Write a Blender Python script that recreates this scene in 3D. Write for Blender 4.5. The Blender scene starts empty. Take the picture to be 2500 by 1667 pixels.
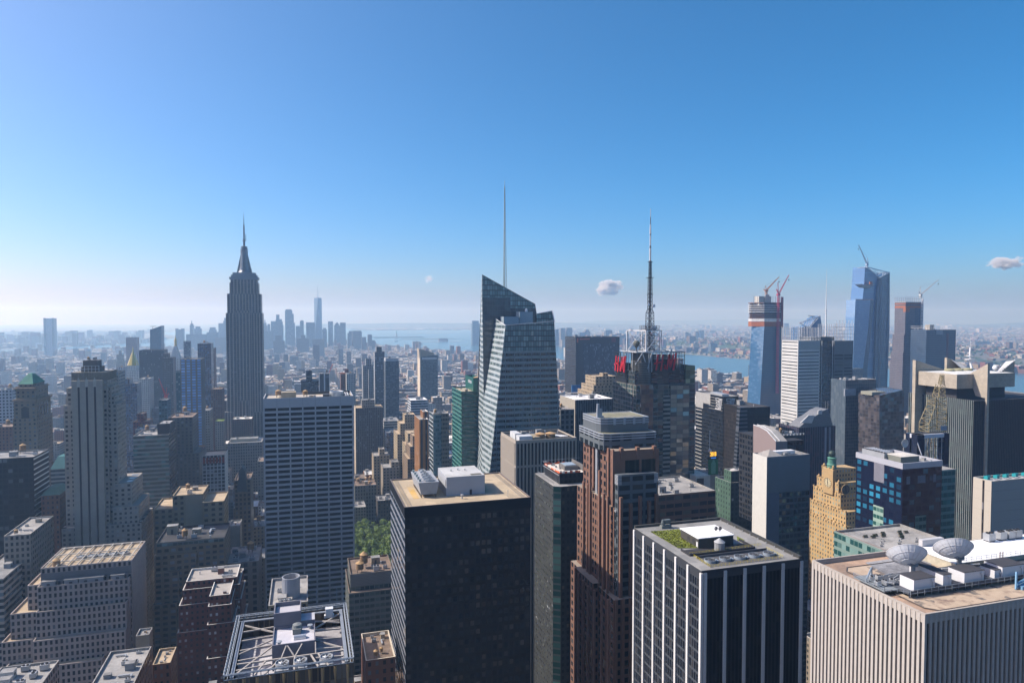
import bpy, bmesh, math, random
from mathutils import Vector, Matrix
R = math.radians
scn = bpy.context.scene
COL = scn.collection

# ---------------------------------------------------------------- camera, sky, sun, exposure
F, CX, CY = 1666.7, 1250.0, 833.5          # 24 mm lens on the 2500 x 1667 photograph
CAMZ, YAW, PITCH = 255.0, R(16.8), R(2.08)
cam_data = bpy.data.cameras.new('camera')
cam_data.lens = 24.0
cam_data.sensor_width = 36.0
cam_data.clip_start = 1.0
cam_data.clip_end = 120000.0
cam = bpy.data.objects.new('camera', cam_data)
COL.objects.link(cam)
cam.location = (0, 0, CAMZ)
cam.rotation_euler = (math.pi/2 - PITCH, 0, -YAW)
scn.camera = cam

SUN_AZ, SUN_EL = R(-68.0), R(43.0)          # azimuth from +Y, negative = to the left (east)
SUN_STRENGTH = 5.0
SKY_STRENGTH = 0.15
HAZE_DENSITY = 0.000125
HAZE_COLOR = (.40, .65, .98)
HAZE_ANISO = .38
w = bpy.data.worlds.new('World')
scn.world = w
w.use_nodes = True
nt = w.node_tree
sky = nt.nodes.new('ShaderNodeTexSky')
sky.sky_type = 'NISHITA'
sky.sun_disc = False
sky.sun_elevation = SUN_EL
sky.sun_rotation = SUN_AZ
sky.altitude = 0.0
sky.air_density = 0.6
sky.dust_density = 1.7
sky.ozone_density = 8.0
bg = nt.nodes['Background']
bg.inputs['Strength'].default_value = SKY_STRENGTH
SKY_SAT, SKY_TINT = 1.82, (1.45, .95, .73)
bw = nt.nodes.new('ShaderNodeRGBToBW'); nt.links.new(sky.outputs[0], bw.inputs[0])
hs = nt.nodes.new('ShaderNodeMix'); hs.data_type = 'RGBA'; hs.clamp_factor = False
hs.inputs[0].default_value = SKY_SAT
nt.links.new(bw.outputs[0], hs.inputs[6]); nt.links.new(sky.outputs[0], hs.inputs[7])
tn = nt.nodes.new('ShaderNodeMix'); tn.data_type = 'RGBA'; tn.blend_type = 'MULTIPLY'
tn.inputs[0].default_value = 1.0; tn.inputs[7].default_value = (*SKY_TINT, 1)
nt.links.new(hs.outputs[2], tn.inputs[6])
nt.links.new(tn.outputs[2], bg.inputs['Color'])
sun_data = bpy.data.lights.new('sun', 'SUN')
sun_data.energy = SUN_STRENGTH
sun_data.angle = R(0.5)
sun_data.color = (1.0, 0.94, 0.85)
sun = bpy.data.objects.new('sun', sun_data)
COL.objects.link(sun)
sd = Vector((math.sin(SUN_AZ)*math.cos(SUN_EL), math.cos(SUN_AZ)*math.cos(SUN_EL), math.sin(SUN_EL)))
sun.rotation_euler = (-sd).to_track_quat('-Z', 'Y').to_euler()
vs = scn.view_settings
vs.view_transform = 'Standard'
vs.look = 'None'
vs.exposure = 0.40
vs.gamma = 1.0
vs.use_curve_mapping = False
cy = scn.cycles
cy.max_bounces = 5
cy.diffuse_bounces = 1
cy.glossy_bounces = 3
cy.transmission_bounces = 3
cy.volume_bounces = 1
cy.transparent_max_bounces = 8
cy.sample_clamp_indirect = 4.0
cy.use_denoising = True

# ---------------------------------------------------------------- geometry helpers
SY, CYW, SP, CP = math.sin(YAW), math.cos(YAW), math.sin(PITCH), math.cos(PITCH)

def ray(px, py):
    """direction in the place of one point of the photograph (2500 x 1667)"""
    x, y = (px - CX)/F, (CY - py)/F
    f, z = CP + y*SP, -SP + y*CP
    return (f*SY + x*CYW, f*CYW - x*SY, z)

def onY(px, py, Y):
    d = ray(px, py); t = Y/d[1]
    return (d[0]*t, Y, CAMZ + d[2]*t)

def onX(px, py, X):
    d = ray(px, py); t = X/d[0]
    return (X, d[1]*t, CAMZ + d[2]*t)

def onZ(px, py, z):
    d = ray(px, py); t = (z - CAMZ)/d[2]
    return (d[0]*t, d[1]*t, z)

def proj(x, y, z):
    f, r, u = x*SY + y*CYW, x*CYW - y*SY, z - CAMZ
    d, v = f*CP - u*SP, f*SP + u*CP
    if d <= 1: return None
    return (CX + F*r/d, CY - F*v/d, d)

def boxes(name, mat, parent, *bs):
    for b in bs: m = MB(); m.box(*b); m.build(name, mat, parent)

class MB:
    """collects faces of one part, then links them as one mesh object"""
    def __init__(s): s.v, s.f, s.uv, s.mi, s.sm = [], [], [], [], []
    def face(s, pts, uv=None, mi=0, smooth=False):
        n = len(s.v); s.v += [tuple(p) for p in pts]
        s.f.append(tuple(range(n, n + len(pts))))
        s.uv += uv if uv else [(p[0]*.1, p[1]*.1) for p in pts]
        s.mi.append(mi); s.sm.append(smooth)
    def quadwall(s, a, b, z0, z1, bay=None, fl=3.8, mi=0, zt=None):
        """upright wall from a to b (outside to the right of a->b)"""
        L = math.hypot(b[0]-a[0], b[1]-a[1]); n = max(1, round(L/bay)) if bay else L
        zt = z1 if zt is None else zt
        s.face([(a[0],a[1],z0),(b[0],b[1],z0),(b[0],b[1],z1),(a[0],a[1],z1)],
               [(0,(zt-z0)/fl),(n,(zt-z0)/fl),(n,(zt-z1)/fl),(0,(zt-z1)/fl)], mi)
    def prism(s, poly, z0, z1, bay=None, fl=3.8, mi=0, top=True, bot=False, tmi=None):
        """poly counter-clockwise seen from above"""
        for i in range(len(poly)):
            s.quadwall(poly[i], poly[(i+1) % len(poly)], z0, z1, bay, fl, mi)
        if top: s.face([(p[0],p[1],z1) for p in poly], None, mi if tmi is None else tmi)
        if bot: s.face([(p[0],p[1],z0) for p in reversed(poly)], None, mi)
    def box(s, x0, x1, y0, y1, z0, z1, bay=None, fl=3.8, mi=0, top=True, bot=True, tmi=None):
        s.prism([(x0,y0),(x1,y0),(x1,y1),(x0,y1)], z0, z1, bay, fl, mi, top, bot, tmi)
    def shell(s, x0, x1, y0, y1, z0, z1, bay, fl, par=1.1, t=.45, mi=0, pmi=0, side=None):
        o = [(x0,y0),(x1,y0),(x1,y1),(x0,y1)]
        for k in range(4): s.quadwall(o[k], o[(k+1) % 4], z0, z1, bay, fl, side[k] if side else mi)
        i_ = [(x0+t,y0+t),(x1-t,y0+t),(x1-t,y1-t),(x0+t,y1-t)]
        for k in range(4):
            q = (k+1) % 4
            s.face([(*o[k],z1),(*o[q],z1),(*i_[q],z1),(*i_[k],z1)], [(0,0)]*4, pmi)
            s.face([(*i_[k],z1),(*i_[q],z1),(*i_[q],z1-par),(*i_[k],z1-par)], [(0,0)]*4, pmi)
    def tube(s, a, b, r, r2=None, n=6, mi=0, caps=True):
        a, b = Vector(a), Vector(b); d = (b - a)
        if d.length < 1e-6: return
        d.normalize(); u = d.orthogonal().normalized(); w_ = d.cross(u); r2 = r if r2 is None else r2
        ra = [a + (u*math.cos(2*math.pi*k/n) + w_*math.sin(2*math.pi*k/n))*r for k in range(n)]
        rb = [b + (u*math.cos(2*math.pi*k/n) + w_*math.sin(2*math.pi*k/n))*r2 for k in range(n)]
        for k in range(n):
            q = (k+1) % n
            s.face([ra[k], ra[q], rb[q], rb[k]], None, mi, n > 6)
        if caps:
            s.face(list(reversed(ra)), None, mi); s.face(rb, None, mi)
    def lathe(s, cx, cy, prof, n=16, mi=0):
        """prof: (radius, z) from bottom to top"""
        for (r0, z0), (r1, z1) in zip(prof, prof[1:]):
            for k in range(n):
                a, b = 2*math.pi*k/n, 2*math.pi*(k+1)/n
                p = [(cx+r0*math.cos(a),cy+r0*math.sin(a),z0),(cx+r0*math.cos(b),cy+r0*math.sin(b),z0),
                     (cx+r1*math.cos(b),cy+r1*math.sin(b),z1),(cx+r1*math.cos(a),cy+r1*math.sin(a),z1)]
                if r1 < 1e-4: p = p[:3]
                elif r0 < 1e-4: p = [p[0], p[2], p[3]]
                s.face(p, None, mi, True)
    def mesh(s, name, mats):
        me = bpy.data.meshes.new(name)
        me.from_pydata(s.v, [], s.f)
        uvl = me.uv_layers.new(name='UVMap')
        uvl.data.foreach_set('uv', [c for p in s.uv for c in p])
        me.polygons.foreach_set('material_index', s.mi)
        me.polygons.foreach_set('use_smooth', s.sm)
        for m in (mats if isinstance(mats, (list, tuple)) else [mats]): me.materials.append(m)
        me.validate(); me.update()
        return me
    def build(s, name, mats, parent=None):
        o = bpy.data.objects.new(name, s.mesh(name, mats))
        COL.objects.link(o)
        if parent is not None:
            o.parent = parent
            o.matrix_parent_inverse = Matrix.Translation(-Vector(parent.location))
        return o

def thing(name, label, cat, loc, group=None):
    o = bpy.data.objects.new(name, None); COL.objects.link(o)
    o.location = loc; o.empty_display_size = .5
    o['label'] = label; o['category'] = cat
    if group: o['group'] = group
    return o

def put(mesh, name, parent, loc, rz=0, sc=(1,1,1)):
    """one more copy of a small part, its mesh data shared"""
    o = bpy.data.objects.new(name, mesh); COL.objects.link(o)
    o.parent = parent; pl = Vector(parent.location)
    o.location = Vector(loc) - pl; o.rotation_euler = (0,0,rz); o.scale = sc
    return o

def structure(o): o['kind'] = 'structure'; return o

# ---------------------------------------------------------------- materials
def new_mat(name):
    m = bpy.data.materials.new(name); m.use_nodes = True
    t = m.node_tree
    return m, t, t.nodes['Principled BSDF']

def nd(t, typ, **kw):
    n = t.nodes.new(typ)
    for k, v in kw.items(): setattr(n, k, v)
    return n

def mth(t, op, a, b=None, c=None, clamp=False):
    n = nd(t, 'ShaderNodeMath', operation=op, use_clamp=clamp)
    for i, x in enumerate((a, b, c)):
        if x is None: continue
        if isinstance(x, (int, float)): n.inputs[i].default_value = x
        else: t.links.new(x, n.inputs[i])
    return n.outputs[0]

def mixc(t, fac, a, b, blend='MIX'):
    n = nd(t, 'ShaderNodeMix', data_type='RGBA', blend_type=blend)
    for i, x in ((0, fac), (6, a), (7, b)):
        if isinstance(x, (int, float)): n.inputs[i].default_value = x
        elif isinstance(x, tuple): n.inputs[i].default_value = (*x, 1)
        else: t.links.new(x, n.inputs[i])
    return n.outputs[2]

def noise(t, scale, detail=3.0, vec=None, rough=.6):
    n = nd(t, 'ShaderNodeTexNoise'); n.inputs['Scale'].default_value = scale
    n.inputs['Detail'].default_value = detail; n.inputs['Roughness'].default_value = rough
    if vec is not None: t.links.new(vec, n.inputs['Vector'])
    return n.outputs[0]

def rng(t, x, a, b, c=0.0, d=1.0):
    n = nd(t, 'ShaderNodeMapRange'); t.links.new(x, n.inputs[0])
    for i, v in enumerate((a, b, c, d)): n.inputs[i+1].default_value = v
    return n.outputs[0]

_mats = {}
K_WALL, K_PLAIN = .80, .82      # how pale walls and paint are kept
def plain(col, rough=.8, metal=0.0, var=.15, scale=.3, name='painted_surface', spec=.4):
    key = ('p', col, rough, metal, var, scale)
    if key in _mats: return _mats[key]
    m, t, p = new_mat(name); col = tuple(c*K_PLAIN for c in col)
    pos = nd(t, 'ShaderNodeNewGeometry').outputs['Position']
    k = rng(t, noise(t, scale, 4, pos), .25, .75, 1-var, 1+var)
    c = mixc(t, 1.0, col, k, 'MULTIPLY')
    t.links.new(c, p.inputs['Base Color'])
    p.inputs['Roughness'].default_value = rough; p.inputs['Metallic'].default_value = metal
    p.inputs['Specular IOR Level'].default_value = spec
    _mats[key] = m; return m

def roofm(col, col2=None, var=.25, name='roofing'):
    key = ('r', col, col2, var)
    if key in _mats: return _mats[key]
    m, t, p = new_mat(name)
    pos = nd(t, 'ShaderNodeNewGeometry').outputs['Position']
    col2 = col2 or tuple(c*.6 for c in col)
    a = rng(t, noise(t, .09, 5, pos), .42, .62)
    c = mixc(t, a, col, col2)
    k = rng(t, noise(t, 1.3, 3, pos), .2, .8, 1-var, 1+var)
    vo = nd(t, 'ShaderNodeTexVoronoi'); vo.inputs['Scale'].default_value = .16; t.links.new(pos, vo.inputs['Vector'])
    vo.distance = 'CHEBYCHEV'
    sep = nd(t, 'ShaderNodeSeparateColor'); t.links.new(vo.outputs['Color'], sep.inputs[0])
    k2 = rng(t, sep.outputs[0], 0, 1, .82, 1.12)
    c = mixc(t, 1.0, c, mth(t, 'MULTIPLY', k, k2), 'MULTIPLY')
    t.links.new(c, p.inputs['Base Color']); p.inputs['Roughness'].default_value = .9
    _mats[key] = m; return m

def fac(wall, glass=(.010,.013,.018), wx=.6, wz=.6, span=None, gl2=None, p2=.2, rough=.12, wr=.85,
        ior=1.28, jit=.02, var=.14, oz=0.0, sub=0, name='facade'):
    """walls with windows. One UV unit is one bay wide and one storey high."""
    key = ('f', wall, glass, wx, wz, span, gl2, p2, rough, wr, ior, jit, var, oz, sub)
    if key in _mats: return _mats[key]
    wall = tuple(c*K_WALL for c in wall); span = span and tuple(c*K_WALL for c in span)
    m, t, p = new_mat(name)
    uv = nd(t, 'ShaderNodeUVMap'); sx = nd(t, 'ShaderNodeSeparateXYZ'); t.links.new(uv.outputs[0], sx.inputs[0])
    u, v = sx.outputs[0], sx.outputs[1]
    if oz: v = mth(t, 'ADD', v, oz)
    inx = mth(t, 'LESS_THAN', mth(t, 'ABSOLUTE', mth(t, 'SUBTRACT', mth(t, 'FRACT', u), .5)), wx/2)
    inz = mth(t, 'LESS_THAN', mth(t, 'ABSOLUTE', mth(t, 'SUBTRACT', mth(t, 'FRACT', v), .5)), wz/2)
    win = mth(t, 'MULTIPLY', inx, inz)
    if sub:
        bar = mth(t, 'GREATER_THAN', mth(t, 'ABSOLUTE', mth(t, 'SUBTRACT', mth(t, 'FRACT', mth(t, 'MULTIPLY', u, float(sub))), .5)), .44)
        win = mth(t, 'MULTIPLY', win, mth(t, 'SUBTRACT', 1.0, bar))
    geo = nd(t, 'ShaderNodeNewGeometry'); oi = nd(t, 'ShaderNodeObjectInfo')
    cid = nd(t, 'ShaderNodeCombineXYZ')
    uu = mth(t, 'MULTIPLY', u, float(sub)) if sub else u
    t.links.new(mth(t, 'FLOOR', uu), cid.inputs[0]); t.links.new(mth(t, 'FLOOR', v), cid.inputs[1])
    nrm = nd(t, 'ShaderNodeSeparateXYZ'); t.links.new(geo.outputs['True Normal'], nrm.inputs[0])
    t.links.new(mth(t, 'ADD', mth(t, 'MULTIPLY', oi.outputs['Random'], 97.0), mth(t, 'ROUND', mth(t, 'MULTIPLY', nrm.outputs[0], 3.0))), cid.inputs[2])
    wn = nd(t, 'ShaderNodeTexWhiteNoise'); wn.noise_dimensions = '3D'; t.links.new(cid.outputs[0], wn.inputs['Vector'])
    gl2 = gl2 or tuple(min(.5, c*4 + .12) for c in glass)
    g = mixc(t, mth(t, 'MULTIPLY', rng(t, wn.outputs['Value'], 1-p2, 1), .9), glass, gl2)
    k = rng(t, noise(t, .06, 4, geo.outputs['Position']), .25, .75, 1-var, 1+var)
    wc = mixc(t, 1.0, wall, k, 'MULTIPLY')
    if span is not None:
        wc = mixc(t, inx, wc, span)
    c = mixc(t, win, wc, g)
    t.links.new(c, p.inputs['Base Color'])
    t.links.new(rng(t, win, 0, 1, wr, rough), p.inputs['Roughness'])
    p.inputs['IOR'].default_value = ior
    if jit:
        a = nd(t, 'ShaderNodeVectorMath', operation='SUBTRACT'); t.links.new(wn.outputs['Color'], a.inputs[0]); a.inputs[1].default_value = (.5,.5,.5)
        b = nd(t, 'ShaderNodeVectorMath', operation='SCALE'); t.links.new(a.outputs[0], b.inputs[0])
        t.links.new(mth(t, 'MULTIPLY', win, jit*2), b.inputs['Scale'])
        d = nd(t, 'ShaderNodeVectorMath', operation='ADD'); t.links.new(geo.outputs['Normal'], d.inputs[0]); t.links.new(b.outputs[0], d.inputs[1])
        e = nd(t, 'ShaderNodeVectorMath', operation='NORMALIZE'); t.links.new(d.outputs[0], e.inputs[0])
        t.links.new(e.outputs[0], p.inputs['Normal'])
    _mats[key] = m; return m

def glow(col, strength=1.0, name='lit_sign'):
    m, t, p = new_mat(name)
    p.inputs['Base Color'].default_value = (*col, 1)
    p.inputs['Emission Color'].default_value = (*col, 1); p.inputs['Emission Strength'].default_value = strength
    return m

# roof colours
TAN = roofm((.42,.33,.22), (.36,.28,.19)); GREY = roofm((.26,.26,.26)); WHITE = roofm((.72,.72,.72), (.6,.6,.6), .08)
BLACK = roofm((.05,.05,.055)); LIGHT = roofm((.31,.30,.285), (.22,.215,.21)); BROWN = roofm((.22,.16,.12))
STEEL = plain((.42,.44,.46), .5, .3, name='painted_steel'); DSTEEL = plain((.05,.05,.055), .6, .2, name='dark_steel')
WSTEEL = plain((.75,.76,.78), .5, 0, name='white_steel'); WOOD = plain((.30,.19,.10), .9, 0, .3, 1.5, 'weathered_wood')
CONC = plain((.40,.37,.32), .9, 0, .2, .25, 'concrete'); RUST = plain((.36,.12,.05), .8, 0, .3, .8, 'orange_netting')
RED = plain((.55,.05,.06), .6, 0, .1, name='red_paint'); GALV = plain((.50,.52,.54), .45, .4, .1, name='galvanised_sheet')
TEAL = plain((.10,.28,.22), .7, 0, .2, name='green_copper')
REDM = plain((.62,.015,.03), .5, 0, .05, name='sign_red')

# small roof pieces, made once and copied
def _tank():
    b = MB()
    for a in range(4):
        c, s_ = math.cos(a*math.pi/2+.7)*1.5, math.sin(a*math.pi/2+.7)*1.5
        b.tube((c,s_,0), (c,s_,2.2), .13, mi=2)
    b.lathe(0, 0, [(0,2.0),(2.0,2.2),(1.9,5.6)], 14, 0)
    b.lathe(0, 0, [(2.15,5.55),(0,6.9)], 14, 1)
    return b.mesh('water_tank', [WOOD, plain((.46,.30,.15), .9, 0, .2, 1.0, 'tank_roof'), DSTEEL])
def _unit():
    b = MB(); b.box(-1.6,1.6,-1.1,1.1,.35,2.2, mi=0); b.box(-1.5,1.5,-1,1,0,.36, mi=1)
    for x in (-.8,.8):
        b.lathe(x, 0, [(.62,2.2),(.62,2.5),(.5,2.5),(.5,2.3),(0,2.3)], 12, 1)
    return b.mesh('air_unit', [GALV, DSTEEL])
def _bulk(m):
    b = MB(); b.box(-2.6,2.6,-2.1,2.1,0,3.4, mi=0, tmi=1); b.box(-2.8,2.8,-2.3,2.3,3.403,3.65, mi=0, tmi=1)
    b.box(-.6,.6,-2.16,-2.1,0,2.2, mi=2); b.box(2.6,2.66,-.7,.7,1,2.2, mi=2)
    return b.mesh('bulkhead', [m, GREY, DSTEEL])
def _vent():
    b = MB(); b.lathe(0,0,[(.3,0),(.3,1.4),(.55,1.4),(.55,1.7),(0,1.9)], 10, 0)
    return b.mesh('vent_pipe', [GALV])
def _duct():
    b = MB(); b.box(-4,4,-.5,.5,.5,1.4, mi=0); b.box(3.1,4,-2.4,-.503,.5,1.4, mi=0)
    for x in (-3,0,3): b.box(x-.1,x+.1,-.4,.4,0,.498, mi=1)
    return b.mesh('duct', [GALV, DSTEEL])
M_TANK, M_UNIT, M_VENT, M_DUCT = _tank(), _unit(), _vent(), _duct()
M_BULK = {'tan': _bulk(plain((.36,.30,.22), .9, name='tan_render')), 'grey': _bulk(plain((.30,.31,.32), .9, name='grey_render')),
          'white': _bulk(plain((.62,.62,.60), .8, name='white_render')), 'brick': _bulk(plain((.22,.10,.07), .9, name='brick'))}

def clutter(T, x0, x1, y0, y1, z, n=6, seed=0, bulk='grey', tanks=1, big=1.0):
    """bulkheads, fans, ducts and tanks standing on one roof, parts of their building"""
    r = random.Random(seed); used = []
    kinds = ['bulkhead'] + ['water_tank']*tanks + ['air_unit', 'vent_pipe', 'duct', 'air_unit', 'vent_pipe', 'air_unit', 'bulkhead']*6
    w, d = x1-x0, y1-y0
    k = min(1.0, min(w, d)/22.0)*big
    rad = {'bulkhead': 3.6, 'water_tank': 2.4, 'air_unit': 2.2, 'vent_pipe': .8, 'duct': 4.4}
    for kd in kinds[:n]:
        q = k*r.uniform(.8, 1.25); ra = rad[kd]*q
        if w < 2*ra+1 or d < 2*ra+1: continue
        for _ in range(14):
            x, y = r.uniform(x0+ra+.4, x1-ra-.4), r.uniform(y0+ra+.4, y1-ra-.4)
            if all(math.hypot(x-a, y-b) > ra+c for a, b, c in used): break
        else: continue
        used.append((x, y, ra))
        me = {'bulkhead': M_BULK[bulk], 'water_tank': M_TANK, 'air_unit': M_UNIT, 'vent_pipe': M_VENT, 'duct': M_DUCT}[kd]
        put(me, kd, T, (x, y, z), r.choice((0, math.pi/2, math.pi)), (q, q, q*r.uniform(.9, 1.3)))

HEROES = []          # footprints kept clear of other buildings: x0, x1, y0, y1, z1
BOXES = []           # (x0,x1,y0,y1,z0,z1) of everything tall, for finding what is in view
LANDMARKS = []       # (name phrase, screen x, screen y, depth)

def keep(x0, x1, y0, y1, z0, z1):
    HEROES.append((x0, x1, y0, y1, z1)); BOXES.append((x0, x1, y0, y1, z0, z1))

def front(xl, xr, yt, Y, at='l'):
    """footprint of an upright front wall standing at distance Y: x0, x1, height"""
    a, b = onY(xl, yt, Y), onY(xr, yt, Y)
    return a[0], b[0], (a[2] if at == 'l' else b[2])

def tower(name, label, tiers, mat, bay=3.0, fl=3.8, roof=GREY, cl=5, seed=1, bulk='grey', tanks=1, cat='building',
          par=1.1, pen=None, group=None, mark=None, pmat=None, big=1.0, left=None, right=None):
    """tiers: (xl, xr, ytop, Y, depth) of each block, the tallest first"""
    rects = []
    for i, q in enumerate(tiers):
        if len(q) == 6 and q[5] == 'w': x0, x1, z1, y0, y1 = q[:5]
        else:
            x0, x1, z1 = front(q[0], q[1], q[2], q[3]); y0, y1 = q[3], q[3]+q[4]
        e = .02*(len(tiers)-i)
        rects.append((x0+e, x1-e, y0+e, y1-e, z1))
    cx, cy_ = (rects[0][0]+rects[0][1])/2, (rects[0][2]+rects[0][3])/2
    T = thing(name, label, cat, (cx, cy_, 0), group)
    W = MB()
    for (x0, x1, y0, y1, z1) in rects:
        W.shell(x0, x1, y0, y1, 0, z1, bay, fl, par, mi=0, pmi=1, side=(0, 3 if right else 0, 0, 2 if left else 0))
        Rf = MB(); Rf.box(x0+.46, x1-.46, y0+.46, y1-.46, z1-par-.3, z1-par); Rf.build('roof', roof, T)
        keep(x0, x1, y0, y1, 0, z1)
    W.build('wall', [mat, pmat or roof, left or mat, right or mat], T)
    x0, x1, y0, y1, z1 = rects[0]; z = z1-par
    if pen:
        fx0, fx1, fy0, fy1, h, pm = pen
        px0, px1 = x0+(x1-x0)*fx0, x0+(x1-x0)*fx1; py0, py1 = y0+(y1-y0)*fy0, y0+(y1-y0)*fy1
        P = MB(); P.shell(px0, px1, py0, py1, z, z+h, bay, fl, .6, .3)
        P.box(px0+.31, px1-.31, py0+.31, py1-.31, z+h-.9, z+h-.6, mi=1)
        P.build('penthouse', [pm, GREY], T)
        if cl: clutter(T, px0+.5, px1-.5, py0+.5, py1-.5, z+h-.6, max(2, cl//2), seed+7, bulk, 0, big*.7)
        if cl and fy0 > .3: clutter(T, x0+1, x1-1, y0+1, py0-.5, z, cl, seed, bulk, tanks, big)
        elif cl and fx0 > .3: clutter(T, x0+1, px0-.5, y0+1, y1-1, z, cl, seed, bulk, tanks, big)
        elif cl and fx1 < .7: clutter(T, px1+.5, x1-1, y0+1, y1-1, z, cl, seed, bulk, tanks, big)
    elif cl: clutter(T, x0+1, x1-1, y0+1, y1-1, z, cl, seed, bulk, tanks, big)
    for (a0, a1, b0, b1, c1) in rects[1:]:          # what shows of the lower roofs
        if cl and b0 < rects[0][2]-7: clutter(T, a0+.6, a1-.6, b0+.6, rects[0][2]-.6, c1-par, 3, seed+3, bulk, 0, .7)
    p = proj(cx, y0, z1)
    if p and mark: LANDMARKS.append((mark, p[0], p[1], p[2]))
    return T, rects

def lattice(mb, pts0, pts1, n, r, rl=None, mi=0):
    """braced mast between two polygons of corner points"""
    k = len(pts0); rl = rl or r
    P = [[Vector(a).lerp(Vector(b), i/n) for a, b in zip(pts0, pts1)] for i in range(n+1)]
    for j in range(k): mb.tube(P[0][j], P[n][j], rl, rl*.8, 5, mi)
    for i in range(n):
        for j in range(k):
            q = (j+1) % k
            mb.tube(P[i][j], P[i][q], r, n=4, mi=mi, caps=False)
            mb.tube(P[i][j] if i % 2 else P[i][q], P[i+1][q] if i % 2 else P[i+1][j], r, n=4, mi=mi, caps=False)

def strokes(name, mat, parent, fn, segs, wd, th):
    """brush letter: flat bars between points (u, v) of the lettering plane"""
    m = MB()
    for (u0, v0, u1, v1, *k) in segs:
        h = wd*(k[0] if k else 1)/2; d = th/2
        dx, dy = u1-u0, v1-v0; L = math.hypot(dx, dy); nx, ny = -dy/L*h, dx/L*h
        P = [(u0+nx,v0+ny),(u0-nx,v0-ny),(u1-nx*.8,v1-ny*.8),(u1+nx*.8,v1+ny*.8)]
        A = [fn(u, v, -d) for u, v in P]; B = [fn(u, v, d) for u, v in P]
        m.face(A); m.face(B[::-1])
        for i in range(4): j = (i+1) % 4; m.face([A[j], A[i], B[i], B[j]])
    return m.build(name, mat, parent)

def sq(cx, cy_, z, h): return [(cx-h,cy_-h,z),(cx+h,cy_-h,z),(cx+h,cy_+h,z),(cx-h,cy_+h,z)]

def words(txt, size, ext, mat, name, parent, M, bold=0.0, shear=0.0):
    """raised lettering; M places its lower left corner, x along the text, y up"""
    c = bpy.data.curves.new(name, 'FONT'); c.body = txt; c.size = size; c.extrude = ext; c.offset = bold; c.shear = shear
    c.resolution_u = 2
    o = bpy.data.objects.new(name, c); COL.objects.link(o)
    bpy.context.view_layer.update()
    me = bpy.data.meshes.new_from_object(o.evaluated_get(bpy.context.evaluated_depsgraph_get()))
    bpy.data.objects.remove(o); me.materials.clear(); me.materials.append(mat); me.name = name
    o = bpy.data.objects.new(name, me); COL.objects.link(o); o.parent = parent
    o.matrix_parent_inverse = Matrix.Translation(-Vector(parent.location)); o.matrix_basis = M
    return o

def pxprism(mb, pts, Y, D, bay=3.0, fl=4.0, mi=0, smi=None, back=None):
    """a solid whose front outline, standing at distance Y, is given by points of the photograph (clockwise
    from the upper left); it is D metres thick. back: its own outline for the rear"""
    A = [onY(x, y, Y) for x, y in pts]
    B = [onY(x, y, Y+D) for x, y in back] if back else [(p[0], Y+D, p[2]) for p in A]
    ox, oz = min(p[0] for p in A), max(p[2] for p in A)
    uvf = lambda q: [((p[0]-ox)/bay, (oz-p[2])/fl) for p in q]
    uvs = lambda q: [((p[1]-Y)/bay, (oz-p[2])/fl) for p in q]
    smi = mi if smi is None else smi
    q = list(reversed(A)); mb.face(q, uvf(q), mi)
    mb.face(B, uvf(B), mi)
    for i in range(len(A)):
        j = (i+1) % len(A)
        q = [A[i], A[j], B[j], B[i]]
        flat = abs(A[i][2]-A[j][2]) < abs(A[i][0]-A[j][0])
        mb.face(q, uvf(q) if flat else uvs(q), smi[i] if isinstance(smi, (list, tuple)) else smi)
    return A

# ---------------------------------------------------------------- facades
STONE = (.34,.29,.23); LIME = (.42,.37,.30); GRAN = (.42,.36,.33)
f_stone = fac(STONE, wx=.42, wz=.52, p2=.35)
f_stone2 = fac((.30,.27,.23), wx=.5, wz=.55, p2=.3)
f_tan = fac((.40,.32,.21), wx=.42, wz=.5, p2=.3)
f_brick = fac((.135,.045,.035), wx=.4, wz=.45, p2=.45, gl2=(.45,.45,.47))
f_brick2 = fac((.20,.10,.07), wx=.4, wz=.5, p2=.3)
f_gran = fac(GRAN, (.010,.014,.02), wx=.5, wz=.6, p2=.15)
f_white = fac((.62,.60,.56), wx=.55, wz=.5, p2=.3)
f_grey = fac((.30,.31,.32), wx=.55, wz=.5, p2=.25)
f_ribbon = fac((.40,.38,.35), (.02,.035,.045), wx=1.01, wz=.55, p2=.25)
f_ribs = fac((.20,.17,.15), (.03,.03,.03), wx=.55, wz=1.01, span=(.09,.08,.075), p2=.2)
f_glass = fac((.10,.12,.14), (.02,.04,.06), wx=.88, wz=.86, p2=.25, gl2=(.10,.16,.22), ior=1.9, rough=.06)
f_blueg = fac((.06,.09,.14), (.015,.035,.075), wx=.9, wz=.82, p2=.3, gl2=(.06,.13,.24), ior=2.0, rough=.05)
f_dark = fac((.018,.020,.026), (.010,.013,.018), wx=.72, wz=.6, p2=.3, gl2=(.05,.055,.065), ior=1.5, jit=.05)
f_darkr = fac((.035,.037,.042), (.010,.012,.016), wx=.55, wz=1.01, span=(.03,.03,.033), p2=.2)
f_teal = fac((.012,.10,.085), (.006,.045,.045), wx=.92, wz=.62, p2=.3, gl2=(.015,.10,.09), ior=1.7, rough=.08)

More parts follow.
